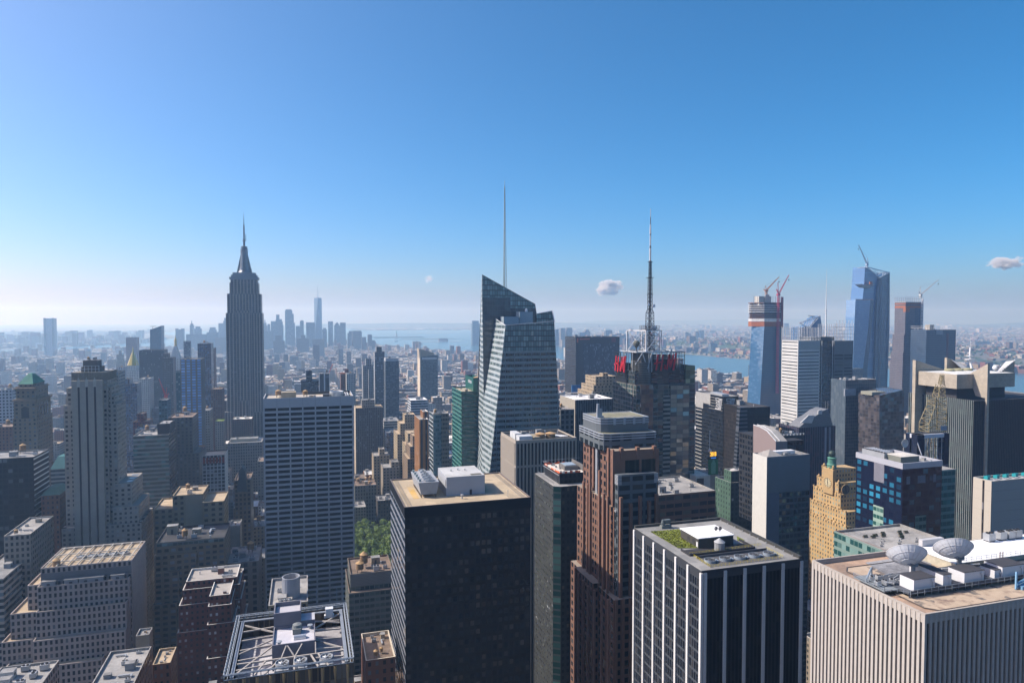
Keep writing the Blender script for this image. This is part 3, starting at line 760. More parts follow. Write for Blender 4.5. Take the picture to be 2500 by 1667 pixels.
def black_tower():
    Y = 282; x0, x1, z = front(988, 1295, 1237.5, Y); y1 = onX(953, 1166, x0)[1]
    T = thing('black_glass_tower', 'big black glass tower with a tan gravel roof carrying two pale plant boxes', 'building', ((x0+x1)/2, Y+20, 0))
    keep(x0, x1, Y, y1, 0, z)
    W = MB()
    side = fac((.30,.32,.36), (.02,.03,.045), wx=1.01, wz=.60, p2=.3, gl2=(.10,.12,.15), rough=.06, wr=.35, jit=.05, ior=2.0)  # pale bands: glint of the sunlit spandrels put into the colour
    blk = fac((.006,.009,.014), (.010,.015,.022), wx=.66, wz=.56, span=(.003,.005,.008), p2=.40, gl2=(.085,.078,.075), rough=.1, jit=.10, ior=1.36, wr=.6)  # brownish panes: window reflections put into the glass colour
    W.shell(x0, x1, Y, y1, 0, z-4.6, 2.55, 3.85, .5, .4, side=(0,0,0,2), pmi=1)
    W.shell(x0-.15, x1+.15, Y-.15, y1+.15, z-4.598, z, None, 3.85, 1.2, .5, mi=1, pmi=3)
    W.build('wall', [blk, plain((.007,.010,.016), .7, 0, .05, name='black_panel', spec=.15), side, plain((.20,.16,.14), .6, name='bronze_coping')], T)
    gravel = roofm((.42,.335,.225), (.38,.30,.20), .14)
    r = MB(); r.box(x0+.4, x1-.4, Y+.4, y1-.4, z-1.2, z-.55); r.build('roof', gravel, T); zr = z-.55
    st = MB()
    for xx in (x0+1.6, x0+3.4, x1-3.4, x1-1.6): st.box(xx-.06, xx+.06, Y+1.5, y1-1.5, zr, zr+.16)
    for i in range(28):
        yy = Y+2+(y1-Y-4)*i/27
        st.box(x0+1.6, x0+3.4, yy-.04, yy+.04, zr, zr+.12); st.box(x1-3.4, x1-1.6, yy-.04, yy+.04, zr, zr+.12)
    st.build('washer_track', plain((.30,.29,.28), .6, .2, name='track_steel'), T)
    a, b = onZ(1090, 1211, zr), onZ(1187, 1207, zr); back = onZ(1069.6, 1142, zr+8.3)[1]
    p = MB(); p.box(a[0], b[0], a[1], back, zr, zr+8.4, mi=0, tmi=1)
    p.box(a[0]+(b[0]-a[0])*.6, a[0]+(b[0]-a[0])*.66, a[1]-.06, a[1]-.004, zr, zr+2.3, mi=2)
    p.box(a[0]-.06, a[0]-.004, a[1]+1, a[1]+2, zr+4, zr+7, mi=2)
    hb = p.build('plant_house', [plain((.42,.44,.48), .6, 0, .05, .2, 'pale_cladding'), roofm((.46,.46,.46), (.42,.42,.41), .08), DSTEEL], T)
    m = MB(); w_ = b[0]-a[0]; m.box(a[0]+w_*.66, b[0]-w_*.06, a[1]+1, a[1]+4, zr+8.403, zr+8.45); m.build('roof_grille', plain((.12,.12,.10), .9, name='grille'), T)
    for fx, fy in ((.25,.55),(.45,.62),(.62,.55)):
        put(M_VENT, 'vent_pipe', T, (a[0]+w_*fx, a[1]+(back-a[1])*fy, zr+8.4), 0, (.8,.8,.5))
    c, d = onZ(1022.4, 1217, zr), onZ(1074.7, 1213, zr); cb = onZ(999, 1152, zr+6.6)[1]; u0, u1, v0 = c[0], d[0]-.3, c[1]+.6
    t = MB(); lo, hi = zr+1.4, zr+6.8
    A = [(u0+1.2,v0+.4,lo),(u1-1.2,v0+.4,lo),(u1-1.2,cb-.4,lo),(u0+1.2,cb-.4,lo)]; B = [(u0,v0,hi),(u1,v0,hi),(u1,cb,hi),(u0,cb,hi)]
    for k in range(4): t.face([A[k],A[(k+1)%4],B[(k+1)%4],B[k]])
    t.face(B); t.face(A[::-1])
    t.build('cooling_tower', plain((.36,.38,.41), .6, 0, .1, .5, 'pale_sheet'), T)
    lg = MB()
    for i in range(9):
        yy = v0+.6+(cb-v0-1.2)*i/8
        for xx in (u0+1.4, u1-1.4): lg.box(xx-.15, xx+.15, yy-.15, yy+.15, zr, lo)
    lg.build('support_leg', DSTEEL, T)
    for i in range(5):
        yy = v0+2.6+(cb-v0-4.4)*i/4
        put(M_FAN, 'cooling_fan', T, ((u0+u1)/2+.4, yy, hi), .4*i, (1.25,.8,.9))
        q = MB(); q.box(u0+.6, u0+1.5, yy-.6, yy+.5, hi, hi+1.1); q.build('fan_motor', plain((.3,.36,.36), .5, .2, name='motor_paint'), T)
    s = MB(); s.box(u0-2.2, u0+.4, v0-.5, cb-2, zr+.001, zr+.02); s.build('rust_stain', roofm((.46,.29,.08), (.44,.33,.19), .2), T)
    put(M_VENT, 'vent_pipe', T, onZ(1128, 1217, zr), 0, (1.3,1.3,1.1)); put(M_VENT, 'vent_pipe', T, onZ(1240, 1211, zr), 0, (.3,.3,1.6))
    LANDMARKS.append(('the black tower', 1130, 1240, 281))
black_tower()

def corner_glass_tower():
    """dark tower with chamfered glass corner and orange netting on its unfinished roof"""
    Y = 372; xa, _, z = front(1350.5, 1440, 1186, Y); xc = onY(1369.6, 1186, Y-2.5)[0]; x1 = onY(1440, 1186, Y-2.5)[0]
    y1 = onX(1305, 1151, xa)[1]
    T = thing('dark_corner_tower', 'dark tower with a lit glass corner strip and orange netting round its unfinished roof', 'building', ((xa+x1)/2, Y+20, 0))
    keep(xa, x1, Y-2, y1, 0, z)
    poly = [(xc,Y-2.5),(x1,Y-2.5),(x1,y1),(xa,y1),(xa,Y)]
    dots = fac((.034,.037,.034), (.018,.022,.022), wx=.42, wz=.34, p2=.35, gl2=(.18,.20,.17), wr=.5, jit=.12, rough=.05, ior=1.9)
    frontm = fac((.010,.011,.015), (.008,.009,.012), wx=.5, wz=.5, p2=.2, gl2=(.09,.07,.055), wr=.5)
    glc = fac((.02,.04,.04), (.012,.05,.05), wx=.95, wz=.72, p2=.6, gl2=(.10,.22,.20), ior=1.9, rough=.08)
    W = MB(); mi = (1, 1, 1, 0, 2); by = (3.0, 3.0, 3.0, 2.6, 4.5)
    for k in range(5): W.quadwall(poly[k], poly[(k+1)%5], 0, z, by[k], 3.85, mi[k])
    W.build('wall', [dots, frontm, glc], T)
    r = MB(); r.face([(p[0],p[1],z) for p in poly]); r.build('roof', LIGHT, T)
    u = MB(); zz = z+6.2; u.box(xa+5, x1-.4, Y+3, y1-5, z+.01, zz, 3, 3.4, mi=0, tmi=1); u.build('upper_storey', [frontm, roofm((.62,.56,.48), (.48,.46,.43))], T)
    n = MB(); rr = random.Random(4)
    for (a, b) in (((xa+5,Y+3),(x1-.4,Y+3)),((xa+5,Y+3),(xa+5,y1-5)),((xa+5,y1-5),(xa+20,y1-5))):
        A, B = Vector((*a,zz)), Vector((*b,zz)); m = int((B-A).length/1.6)
        for i in range(m):
            p, q = A.lerp(B, i/m), A.lerp(B, (i+1)/m); h = rr.uniform(.7, 1.5)
            if rr.random() < .86: n.face([p, q, q+Vector((0,0,h)), p+Vector((0,0,h*rr.uniform(.7,1.2)))], None, 0 if rr.random() < .7 else 1)
    n.build('safety_netting', [plain((.75,.13,.03), .8, 0, .2, 1, 'orange_netting'), plain((.75,.74,.70), .8, name='white_sheet')], T)
    s = MB()
    for i in range(14):
        yy = Y+2+(y1-Y-6)*i/13; s.tube((xa+1,yy,z), (xa+1,yy,z+2.2), .09, n=4); s.tube((xa+4.6,yy,z+.1), (xa+4.6,yy,zz), .09, n=4)
    s.tube((xa+1,Y+2,z+2), (xa+1,y1-4,z+2), .09, n=4); s.tube((xa+4.4,Y+2,zz-.8), (xa+4.4,y1-4,zz-.8), .22, n=4)
    s.tube((xa+3,y1-5,zz+2.5), (x1+6,y1-7,zz+3.4), .12, n=4)
    s.build('scaffold', STEEL, T)
    q = MB(); q.box(xa+22, x1-1, Y+6, Y+24, zz+.005, zz+3.6); q.box(xa+11, xa+20, Y+10, Y+20, zz+.005, zz+2.4); q.build('plant_house', plain((.16,.15,.14), .9, name='dark_plant'), T)
    q = MB(); q.box(xa+12, xa+19, Y+11, Y+19, zz+2.42, zz+2.9); q.build('skylight', plain((.42,.48,.52), .3, .2, name='pale_sheet'), T)
    for i in range(12): put(M_UNIT, 'material_pallet', T, (xa+rr.uniform(6.5,10), Y+rr.uniform(4,36), zz), rr.random(), (.35,.35,.4))
    LANDMARKS.append(('the orange netted roof', 1380, 1160, 390))
corner_glass_tower()

def ribbed_stone_tower():
    Y = 443; x0, x1, z = front(1259, 1408, 1075.6, Y); y1 = onX(1223, 1056, x0)[1]
    T = thing('ribbed_stone_tower', 'square beige office with long vertical stone ribs and two cone roofed tanks among white plant', 'building', ((x0+x1)/2, Y+18, 0))
    keep(x0, x1, Y, y1, 0, z)
    st = plain((.40,.35,.29), .85, 0, .06, .3, 'beige_stone')
    g = MB(); g.box(x0+.6, x1-.6, Y+.6, y1-.6, 0, z-1, 1.4, 3.8, top=False, bot=False); g.build('glazing', fac((.012,.013,.016), (.012,.015,.02), wx=.9, wz=.6, p2=.15, gl2=(.05,.05,.05)), T)
    f = MB(); f.shell(x0, x1, Y, y1, z-2.2, z, None, 3.8, 1.4, .6)
    bz = z-17.5
    f.box(x0+.02, x1-.02, Y+.02, Y+.7, bz-1.4, bz); f.box(x0+.02, x0+.7, Y+.7, y1-.02, bz-1.4, bz); f.box(x1-.7, x1-.02, Y+.7, y1-.02, bz-1.4, bz)
    f.build('frame', st, T)
    n = 17
    for i in range(n+1):
        xx = x0+.55+(x1-x0-1.1)*i/n; p = MB(); p.box(xx-.55, xx+.55, Y-.1, Y+.75, 0, z-2.2); p.build('rib', st, T)
    m = 14
    for i in range(1, m+1):
        yy = Y+.9+(y1-Y-1.5)*i/m; p = MB(); p.box(x0-.1, x0+.75, yy-.95, yy+.95, 0, z-2.2); p.build('rib', st, T)
    r = MB(); r.box(x0+.7, x1-.7, Y+.7, y1-.7, z-1.8, z-1.4); r.build('roof', BLACK, T); zr = z-1.4; w, d = x1-x0, y1-Y
    for fx in (.45, .62): put(M_TANK, 'water_tank', T, (x0+w*fx, Y+7, zr-1.2), 0, (1.75,1.75,.95))
    wh = plain((.60,.62,.64), .6, name='white_plant')
    b = MB(); b.box(x0+w*.07, x0+w*.28, Y+1.6, Y+9, zr, zr+3.8); b.build('white_plant_house', wh, T)
    b = MB(); b.box(x0+w*.07, x0+w*.17, Y+11, Y+24, zr, zr+4.2); b.build('white_plant_house', wh, T)
    b = MB(); b.box(x0+w*.32, x0+w*.42, Y+3, Y+16, zr, zr+2.6); b.build('tan_plant_house', plain((.34,.30,.22), .9, name='tan_render'), T)
    pi = MB()
    for i in range(4): pi.tube((x0+w*(.56+.035*i),Y+14+i,zr+1.6), (x0+w*(.80+.035*i),Y+5+i*.4,zr+1.6), .35, n=6)
    for i in range(7): pi.tube((x0+w*(.56+.05*i),Y+15-i,zr), (x0+w*(.56+.05*i),Y+15-i,zr+2.3), .1, n=4)
    pi.build('pipe_bridge', WSTEEL, T)
    clutter(T, x0+w*.2, x1-2, Y+17, y1-2, zr, 12, 44, 'grey', 0)
    LANDMARKS.append(('the beige ribbed office', 1310, 1080, 470))
ribbed_stone_tower()

def crystal_tower():
    """tall faceted glass tower with a sloping screen and a lattice spire"""
    Y = 530
    T = thing('crystal_tower', 'tall faceted glass tower with a sloping glass top and a white lattice spire', 'building', (onY(1270,1000,Y)[0], Y+30, 0))
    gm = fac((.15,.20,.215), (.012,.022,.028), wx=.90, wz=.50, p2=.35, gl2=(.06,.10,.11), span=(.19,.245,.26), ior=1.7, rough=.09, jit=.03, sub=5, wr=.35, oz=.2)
    lit = fac((.42,.47,.48), (.05,.085,.09), wx=1.01, wz=.52, p2=.5, gl2=(.22,.28,.28), sub=2, ior=1.7, rough=.12, wr=.45, jit=.05, oz=.2)  # paler copy of the facade, sunlight on the east facets put into its colour
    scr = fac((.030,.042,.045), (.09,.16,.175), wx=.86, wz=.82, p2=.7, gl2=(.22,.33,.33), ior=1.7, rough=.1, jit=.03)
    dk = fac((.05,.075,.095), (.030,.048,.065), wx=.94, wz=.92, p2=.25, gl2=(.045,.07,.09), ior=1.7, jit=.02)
    W = MB()
    P = lambda x, y, Yd: onY(x, y, Yd)
    yb = 1400
    def poly(pts, mi, bay=7.5, fl=4.5, axis=0):
        ox, oz = pts[0][axis], P(1234,794,Y)[2]
        W.face(pts, [((q[axis]-ox)/bay, (oz-q[2])/fl) for q in pts], mi)
    fTL, fTR, fBR, fBL = P(1234,794,Y), P(1353,784,Y), P(1388,yb,Y), P(1169,yb,Y)
    c = 30.0                                   # depth of the screen band at the top
    def down(a, b, z):
        t_ = (a[2]-z)/(a[2]-b[2]); return tuple(a[i]+(b[i]-a[i])*t_ for i in range(3))
    zs = fTL[2]-21
    mL, mR = down(fTL,fBL,zs), down(fTR,fBR,zs)
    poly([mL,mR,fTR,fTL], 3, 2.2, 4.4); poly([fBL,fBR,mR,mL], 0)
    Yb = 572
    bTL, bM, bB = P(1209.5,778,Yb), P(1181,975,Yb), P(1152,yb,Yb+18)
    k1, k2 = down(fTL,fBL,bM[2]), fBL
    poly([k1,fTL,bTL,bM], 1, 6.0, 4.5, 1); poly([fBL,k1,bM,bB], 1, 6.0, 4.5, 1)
    # rear volume
    rt, r2, r3 = P(1177,671,Yb), P(1306,742.5,Yb), P(1309.5,766,Yb)
    zc = P(1177,726,Yb)[2]
    def plane(pts, mi, bay=2.3, fl=4.4):
        W.face(pts, [((q[0]-rt[0])/bay, (rt[2]-q[2])/fl) for q in pts], mi)
    s1 = P(1246,726,Yb); s2 = P(1246,752,Yb); s3 = P(1284,752,Yb); cutx = P(1308,752,Yb)
    topx = P(1246,709.5,Yb)
    plane([P(1177,726,Yb), s1, topx, rt], 3); plane([s2, cutx, r2, topx], 3)
    plane([bM, P(1320,975,Yb), cutx, s2, s1, P(1177,726,Yb)], 2)
    # east face of the rear volume, widening downward
    e1, e2, e3 = P(1176,676,Yb+48), P(1165,1115,Yb+48), P(1150,yb,Yb+48)
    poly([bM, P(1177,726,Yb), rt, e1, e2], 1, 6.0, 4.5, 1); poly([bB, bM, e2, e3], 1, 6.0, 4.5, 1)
    # back and west sides
    zg = 0
    bk = [P(1176,676,Yb+48), P(1306,745,Yb+48), P(1388,yb,Yb+48), e3]
    plane([bk[1], bk[0], bk[3], bk[2]], 2)
    poly([fBR, bk[2], P(1352,790,Yb+48), fTR], 0, 6, 4.5, 1)
    base = [(fBL[0]-1,Y-1),(fBR[0]+1,Y-1),(fBR[0]+1,Yb+50),(fBL[0]-1,Yb+50)]
    W.prism(base, 0, fBL[2]+.5, 7.5, 4.5, 0, tmi=0)
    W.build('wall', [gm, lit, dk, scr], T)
    keep(fBL[0]-2, fBR[0]+2, Y-1, Yb+50, 0, 235)
    BOXES.append((P(1177,700,Yb)[0], r2[0], Yb, Yb+40, 200, 270))
    # terrace roof behind the front screen
    zr = fTR[2]-4.0
    r = MB(); xl, xr = fTL[0]-1, fTR[0]+.5
    r.face([(fTL[0]-.3,Y+.4,zr),(fTR[0]-.2,Y+.4,zr),(fTR[0]-.2,Yb-.3,zr),(bTL[0]+.8,Yb-.3,zr)]); r.build('roof', BLACK, T)
    pl = plain((.32,.40,.46), .5, .1, .05, name='blue_grey_cladding')
    b = MB(); q0, q1 = P(1230,789,Yb-14), P(1267,789,Yb-14); b.box(q0[0], q1[0], Yb-14, Yb-3, zr, P(1230,773,Yb-14)[2], mi=0); b.build('plant_house', pl, T)
    b = MB(); q0, q1 = P(1268.5,789,Yb-13), P(1301,789,Yb-13); b.box(q0[0], q1[0], Yb-13, Yb-2, zr, P(1268,761,Yb-13)[2]); b.build('plant_house', pl, T)
    b = MB(); q = P(1285,761,Yb-8); b.lathe(q[0], Yb-8, [(1.3,q[2]-.3),(1.3,q[2]+1.4),(.7,q[2]+2.8),(0,q[2]+3)], 12); b.build('white_stack', WSTEEL, T)
    for i in range(14): put(M_UNIT, 'material_pallet', T, (fTL[0]+3+i*2.6, Y+4+(i % 3)*2, zr), i, (.4,.4,.5))
    # low screen at the right with its white edge
    sc = MB(); pts = [(1309.5,766),(1347.5,758.5),(1353,786),(1310,790)]
    A = [P(x,y,Yb-2) for x, y in pts]
    for k in range(1): sc.face(A[::-1], [((p[0]-A[0][0])/2.3,(A[0][2]-p[2])/4.4) for p in A[::-1]])
    B = [(p[0],p[1]+.4,p[2]) for p in A]; sc.face(B)
    for k in range(4): sc.face([A[k],A[(k+1)%4],B[(k+1)%4],B[k]])
    sc.build('rear_screen', scr, T)
    ed = MB()
    tops = [(P(1209.5,778,Yb),fTL),(fTL,fTR),(A[0],A[1]),(A[1],A[2]),(fTR,A[2])]
    for a, b_ in tops: ed.tube(a, b_, .22, n=5)
    o = Vector((0,-3,0)); ed.tube(Vector(A[1])+o*.5, Vector(A[2])+o*.4, .22, n=4)
    for i in range(6): ed.tube(Vector(A[1]).lerp(Vector(A[2]), i/6), Vector(A[1]).lerp(Vector(A[2]), (i+1)/6)+o*.4, .13, n=4)
    ed.build('white_edge_frame', WSTEEL, T)
    tr = MB(); tr.tube(rt, r2, .3, n=5); tr.tube(r2, r3, .3, n=5); tr.build('top_rail', plain((.06,.08,.09), .5, name='dark_rail'), T)
    # spire
    m = MB(); Ys = 600; bz = P(1232,735,Ys); tz = P(1229.7,444,Ys); cx = bz[0]; h0, h1 = 2.1, .35
    def tri(z, h): return [(cx+h*math.cos(a), Ys+h*math.sin(a), z) for a in (-.5236, 1.5708, 3.6652)]
    zm = bz[2]-30; zt = tz[2]; zk = zm+(zt-zm)*.97
    lattice(m, tri(zm,h0*1.2), tri(zk,h1), 30, .12, .26); m.tube((cx,Ys,zm), (cx,Ys,zt-8), .5, .2, 6); m.tube((cx,Ys,zk), (cx,Ys,zt), .16, n=5); m.lathe(cx, Ys, [(.1,zt),(.45,zt+.4),(0,zt+1)], 8)
    m.build('spire', plain((.50,.62,.62), .45, .2, .05, name='pale_green_steel'), T)
    LANDMARKS.append(('the faceted glass tower', 1270, 790, 560))
crystal_tower()

def green_tower():
    Y = 612; x0, x1, z = front(1126.5, 1180, 955.7, Y); y1 = Y+42
    T = thing('green_glass_tower', 'deep green glass tower with a raised sign block beside the faceted glass tower', 'building', ((x0+x1)/2, Y+20, 0))
    keep(x0, x1, Y, y1, 0, z)
    W = MB(); W.shell(x0, x1, Y, y1, 0, z, 2.6, 3.9, 1.2, .5, side=(0,0,0,2), pmi=1)
    gl = plain((.015,.11,.09), .3, 0, .05, name='green_panel')
    W.build('wall', [f_teal, gl, fac((.018,.16,.13), (.006,.06,.055), wx=1.01, wz=.62, p2=.25, gl2=(.015,.12,.10), ior=1.8, rough=.06, jit=.03)], T)
    r = MB(); r.box(x0+.5, x1-.5, Y+.5, y1-.5, z-1.6, z-1.2); r.build('roof', roofm((.44,.38,.28)), T)
    xs = onY(1155.5, 930, Y+9)[0]; zt = onY(1155.5, 922, Y+9)[2]
    B = MB(); B.shell(xs, x1-.05, Y+9, y1-.05, z-1.2, zt, None, 3.9, 3.0, .5); B.build('sign_block', gl, T)
    put(M_TANK, 'water_tank', T, (xs+5, Y+15, zt-6), 0, (1.8,1.8,1))
    s = MB(); rr = random.Random(2)
    yy = Y+12
    for i, (h, up) in enumerate(((2.3,.6),(2.3,.2),(2.4,.9),(2.6,0),(2.3,-.7),(2.4,.2),(2.3,0))):
        y0 = Y+30-i*2.15; zc = z+5.6
        s.box(xs-.25, xs-.03, y0-1.75, y0-1.25, zc+min(up,0), zc+h+max(up,0)); s.box(xs-.25, xs-.03, y0-1.24, y0-.35, zc+h-.6, zc+h-.1)
        if i % 2: s.box(xs-.25, xs-.03, y0-.34, y0, zc, zc+h-.1)
        else: s.box(xs-.25, xs-.03, y0-1.24, y0-.35, zc+.1, zc+.6)
    s.build('sign_lettering', WSTEEL, T)
    clutter(T, x0+1, xs-.5, Y+3, y1-2, z-1.2, 6, 51, 'tan', 0)
    LANDMARKS.append(('the green tower', 1130, 950, 620))
green_tower()

T, rc = tower('glass_hotel', 'glass and stone tower with shining slanted floor bands, left of the green tower', [(1057,1096,1010,692,22)],
      fac((.34,.29,.23), (.02,.025,.03), wx=.6, wz=.5, p2=.3), 1.6, 4.4, GREY, 8, 52, left=fac((.42,.46,.48), (.03,.05,.06), wx=1.01, wz=.74, p2=.3, gl2=(.10,.14,.16), ior=1.9), mark='the slanted band tower')
x0, x1, y0, y1, z = rc[0]
B = MB(); B.box(x0+.3, x0+8.4, y0-1.2, y0-.02, 0, z-1, 2, 4.4); B.build('glass_bay', fac((.16,.22,.25), (.05,.10,.13), wx=.95, wz=.6, p2=.5, gl2=(.22,.32,.36), ior=1.8), T)
tower('brick_striped_tower', 'narrow orange brick tower with vertical stripes and a raised rear half', [(1033,1046,1005,735,20),(1024,1046,1024,722,36)],
      fac((.40,.19,.07), (.03,.03,.03), wx=.4, wz=1.01, span=(.05,.04,.035), p2=.1), 5.5, 3.8, LIGHT, 3, 53, pmat=plain((.62,.6,.58), .8, name='white_coping'), mark='the orange striped tower')
tower('stepped_loft', 'tan brick loft building stepping down toward the left with sunlit ledges', [(988,1013,1012,905,22),(977,1026,1034,898,30),(970,1026,1060,892,40),(996,1019,1058,862,30),(990,1019,1086,858,36)],
      f_tan, 3.2, 3.6, TAN, 2, 54, tanks=0, bulk='tan', mark='the stepped tan loft')
tower('stepped_loft', 'brown loft building with zigzag setbacks in front of the orange striped tower', [(1014,1026,1050,815,12),(1008,1028,1064,810,24),(1001,1030,1090,806,34),(995,1032,1120,802,44)],
      fac((.25,.18,.12), wx=.4, wz=.5, p2=.4), 3.0, 3.5, TAN, 2, 55, tanks=0, bulk='white')
tower('white_roof_office', 'white walled office with horizontal glass bands above the stepped tan loft', [(1003,1044,977,1000,34)], fac((.55,.56,.58), (.03,.05,.07), wx=1.01, wz=.5, p2=.3), 3, 3.8, WHITE, 3, 56, tanks=0)
def curved_office():
    for (xl, xr, yt, Y, lab, mk, rf) in ((937,975,1028,1040,'white walled office with a grey flat roof and white box, left of the stepped loft', fac((.50,.48,.44), (.03,.04,.05), wx=1.01, wz=.45, p2=.3), GREY),
                                  (943,969,1056,960,'rounded blue glass office under the white walled office', f_blueg, GREY)):
        tower('midrise_office', lab, [(xl,xr,yt,Y,40)], mk, 3, 3.8, rf, 5, int(xl), bulk='white', tanks=0)
curved_office()
tower('brown_ribbed_tower', 'broad brown tower with closely spaced vertical ribs, right of the white framed slab', [(868,935,996,985,34)],
      fac((.17,.14,.125), (.03,.032,.035), wx=.5, wz=.6, span=(.10,.085,.08), p2=.2), 2.6, 3.7, TAN, 5, 57, pen=(.25,.72,.3,.8,11, f_stone2), left=fac((.55,.47,.36), wx=.3, wz=.6), bulk='tan', mark='the brown ribbed tower')
tower('stone_block', 'tan stone block with a dark top storey, above the trees', [(926,939,1096,905,14),(912,951,1113,900,26)], f_tan, 4.4, 3.9, LIGHT, 5, 58, bulk='tan', mark='the tan block above the trees')
tower('stone_block', 'grey stone block with a green roof hatch, right of the trees', [(955,974,1128,872,20),(935,975,1142,866,28)], f_stone, 4, 3.8, GREY, 6, 59)
tower('ornate_block', 'grey corniced block with several wooden water tanks behind the park trees', [(866,919,1186,850,30)], fac((.20,.20,.17), wx=.45, wz=.62, p2=.3), 3.4, 4.4, BROWN, 10, 60, tanks=4, bulk='tan', mark='the many tanked block')
tower('low_block', 'low dark block with a blue roof sheet right of the many tanked block', [(922,975,1222,820,26)], fac((.10,.09,.08), wx=.5, wz=.5, p2=.2), 3.4, 4, GREY, 9, 61, tanks=0)

def screen_slope_tower():
    Y = 1610
    T = thing('slope_roof_tower', 'blue green glass tower with a slanted wedge roof and a sunlit left edge', 'building', (onY(1047,900,Y)[0], Y+20, 0))
    W = MB(); pxprism(W, [(1027,872),(1069,866),(1069,1135),(1027,1135)], Y, 40, 3.4, 3.6); W.build('wall', fac((.13,.16,.17), (.02,.04,.05), wx=.8, wz=.7, p2=.5, gl2=(.12,.17,.18)), T)
    a, b, z = front(1027, 1069, 872, Y); keep(a, b, Y, Y+40, 0, z)
    C = MB(); pxprism(C, [(1022.5,851),(1043,856),(1061,863.5),(1061,874),(1024,874)], Y+3, 30); C.build('roof_wedge', plain((.42,.36,.28), .8, name='pale_cladding'), T)
    E = MB(); E.box(a-1.6, a-.02, Y+1, Y+39, 0, z+14); E.build('sunlit_edge', plain((.60,.52,.40), .8, name='pale_stone'), T)  # pale slab: the sunlit left side put into shape and colour
    S = MB(); c0, c1, cz = front(1030, 1066, 865, Y-1); S.box(c0, c1, Y-.6, Y-.02, z-6, z-.5); S.build('white_band', plain((.5,.53,.56), .6, name='pale_band'), T)
    LANDMARKS.append(('the slanted roof tower', 1047, 870, 1640))
screen_slope_tower()
tower('dark_blue_tower', 'slender dark blue tower with a notched top, left of the slanted roof tower', [(919,932,847,1505,20),(915,939,859,1500,26)],
      fac((.09,.10,.12), (.02,.03,.045), wx=.8, wz=.6, p2=.3), 4, 3.5, GREY, 2, 62, tanks=0, left=fac((.32,.34,.36), (.04,.05,.06), wx=.7, wz=.5), mark='the slender dark blue tower')
tower('mottled_glass_tower', 'mottled grey glass tower with a white cap between the dark blue and slanted roof towers', [(941,974,882,1300,30)], fac((.11,.13,.15), (.03,.045,.06), wx=.75, wz=.7, p2=.6, gl2=(.12,.14,.16), jit=.08), 2.8, 3.4, LIGHT, 3, 63, tanks=0,
      pen=(.02,.98,.05,.95,7, plain((.45,.47,.50), .7, name='pale_cap')))
tower('setback_tower', 'dark blue grey stepped tower left of the slender dark blue tower', [(893,907,876,1420,20),(886,911,892,1415,30),(900,912,903,1400,20)], f_grey, 3.4, 3.6, GREY, 2, 64, tanks=0)
tower('striped_block', 'dark block with white vertical stripes seen above the white framed slab', [(779,805,912,1180,34)], fac((.55,.56,.58), (.02,.025,.035), wx=.75, wz=1.01, span=(.03,.035,.05), p2=.1), 7, 3.7, LIGHT, 4, 65)
tower('stepped_dark_block', 'dark blue black stepped block left of the white striped block', [(747,762,905,1230,20),(735,778,930,1220,30)], f_dark, 3.4, 3.7, GREY, 3, 66)
tower('tan_tower', 'tan brown apartment tower with an orange penthouse above the white framed slab right end', [(842,851,902,1300,12),(832,856,912,1295,26)], f_brick2, 3, 3.3, RUST, 2, 67, tanks=0)
tower('grey_tower', 'pale grey apartment tower beside the tan brown one', [(846,868,912,1240,26)], f_white, 3, 3.3, GREY, 3, 68)

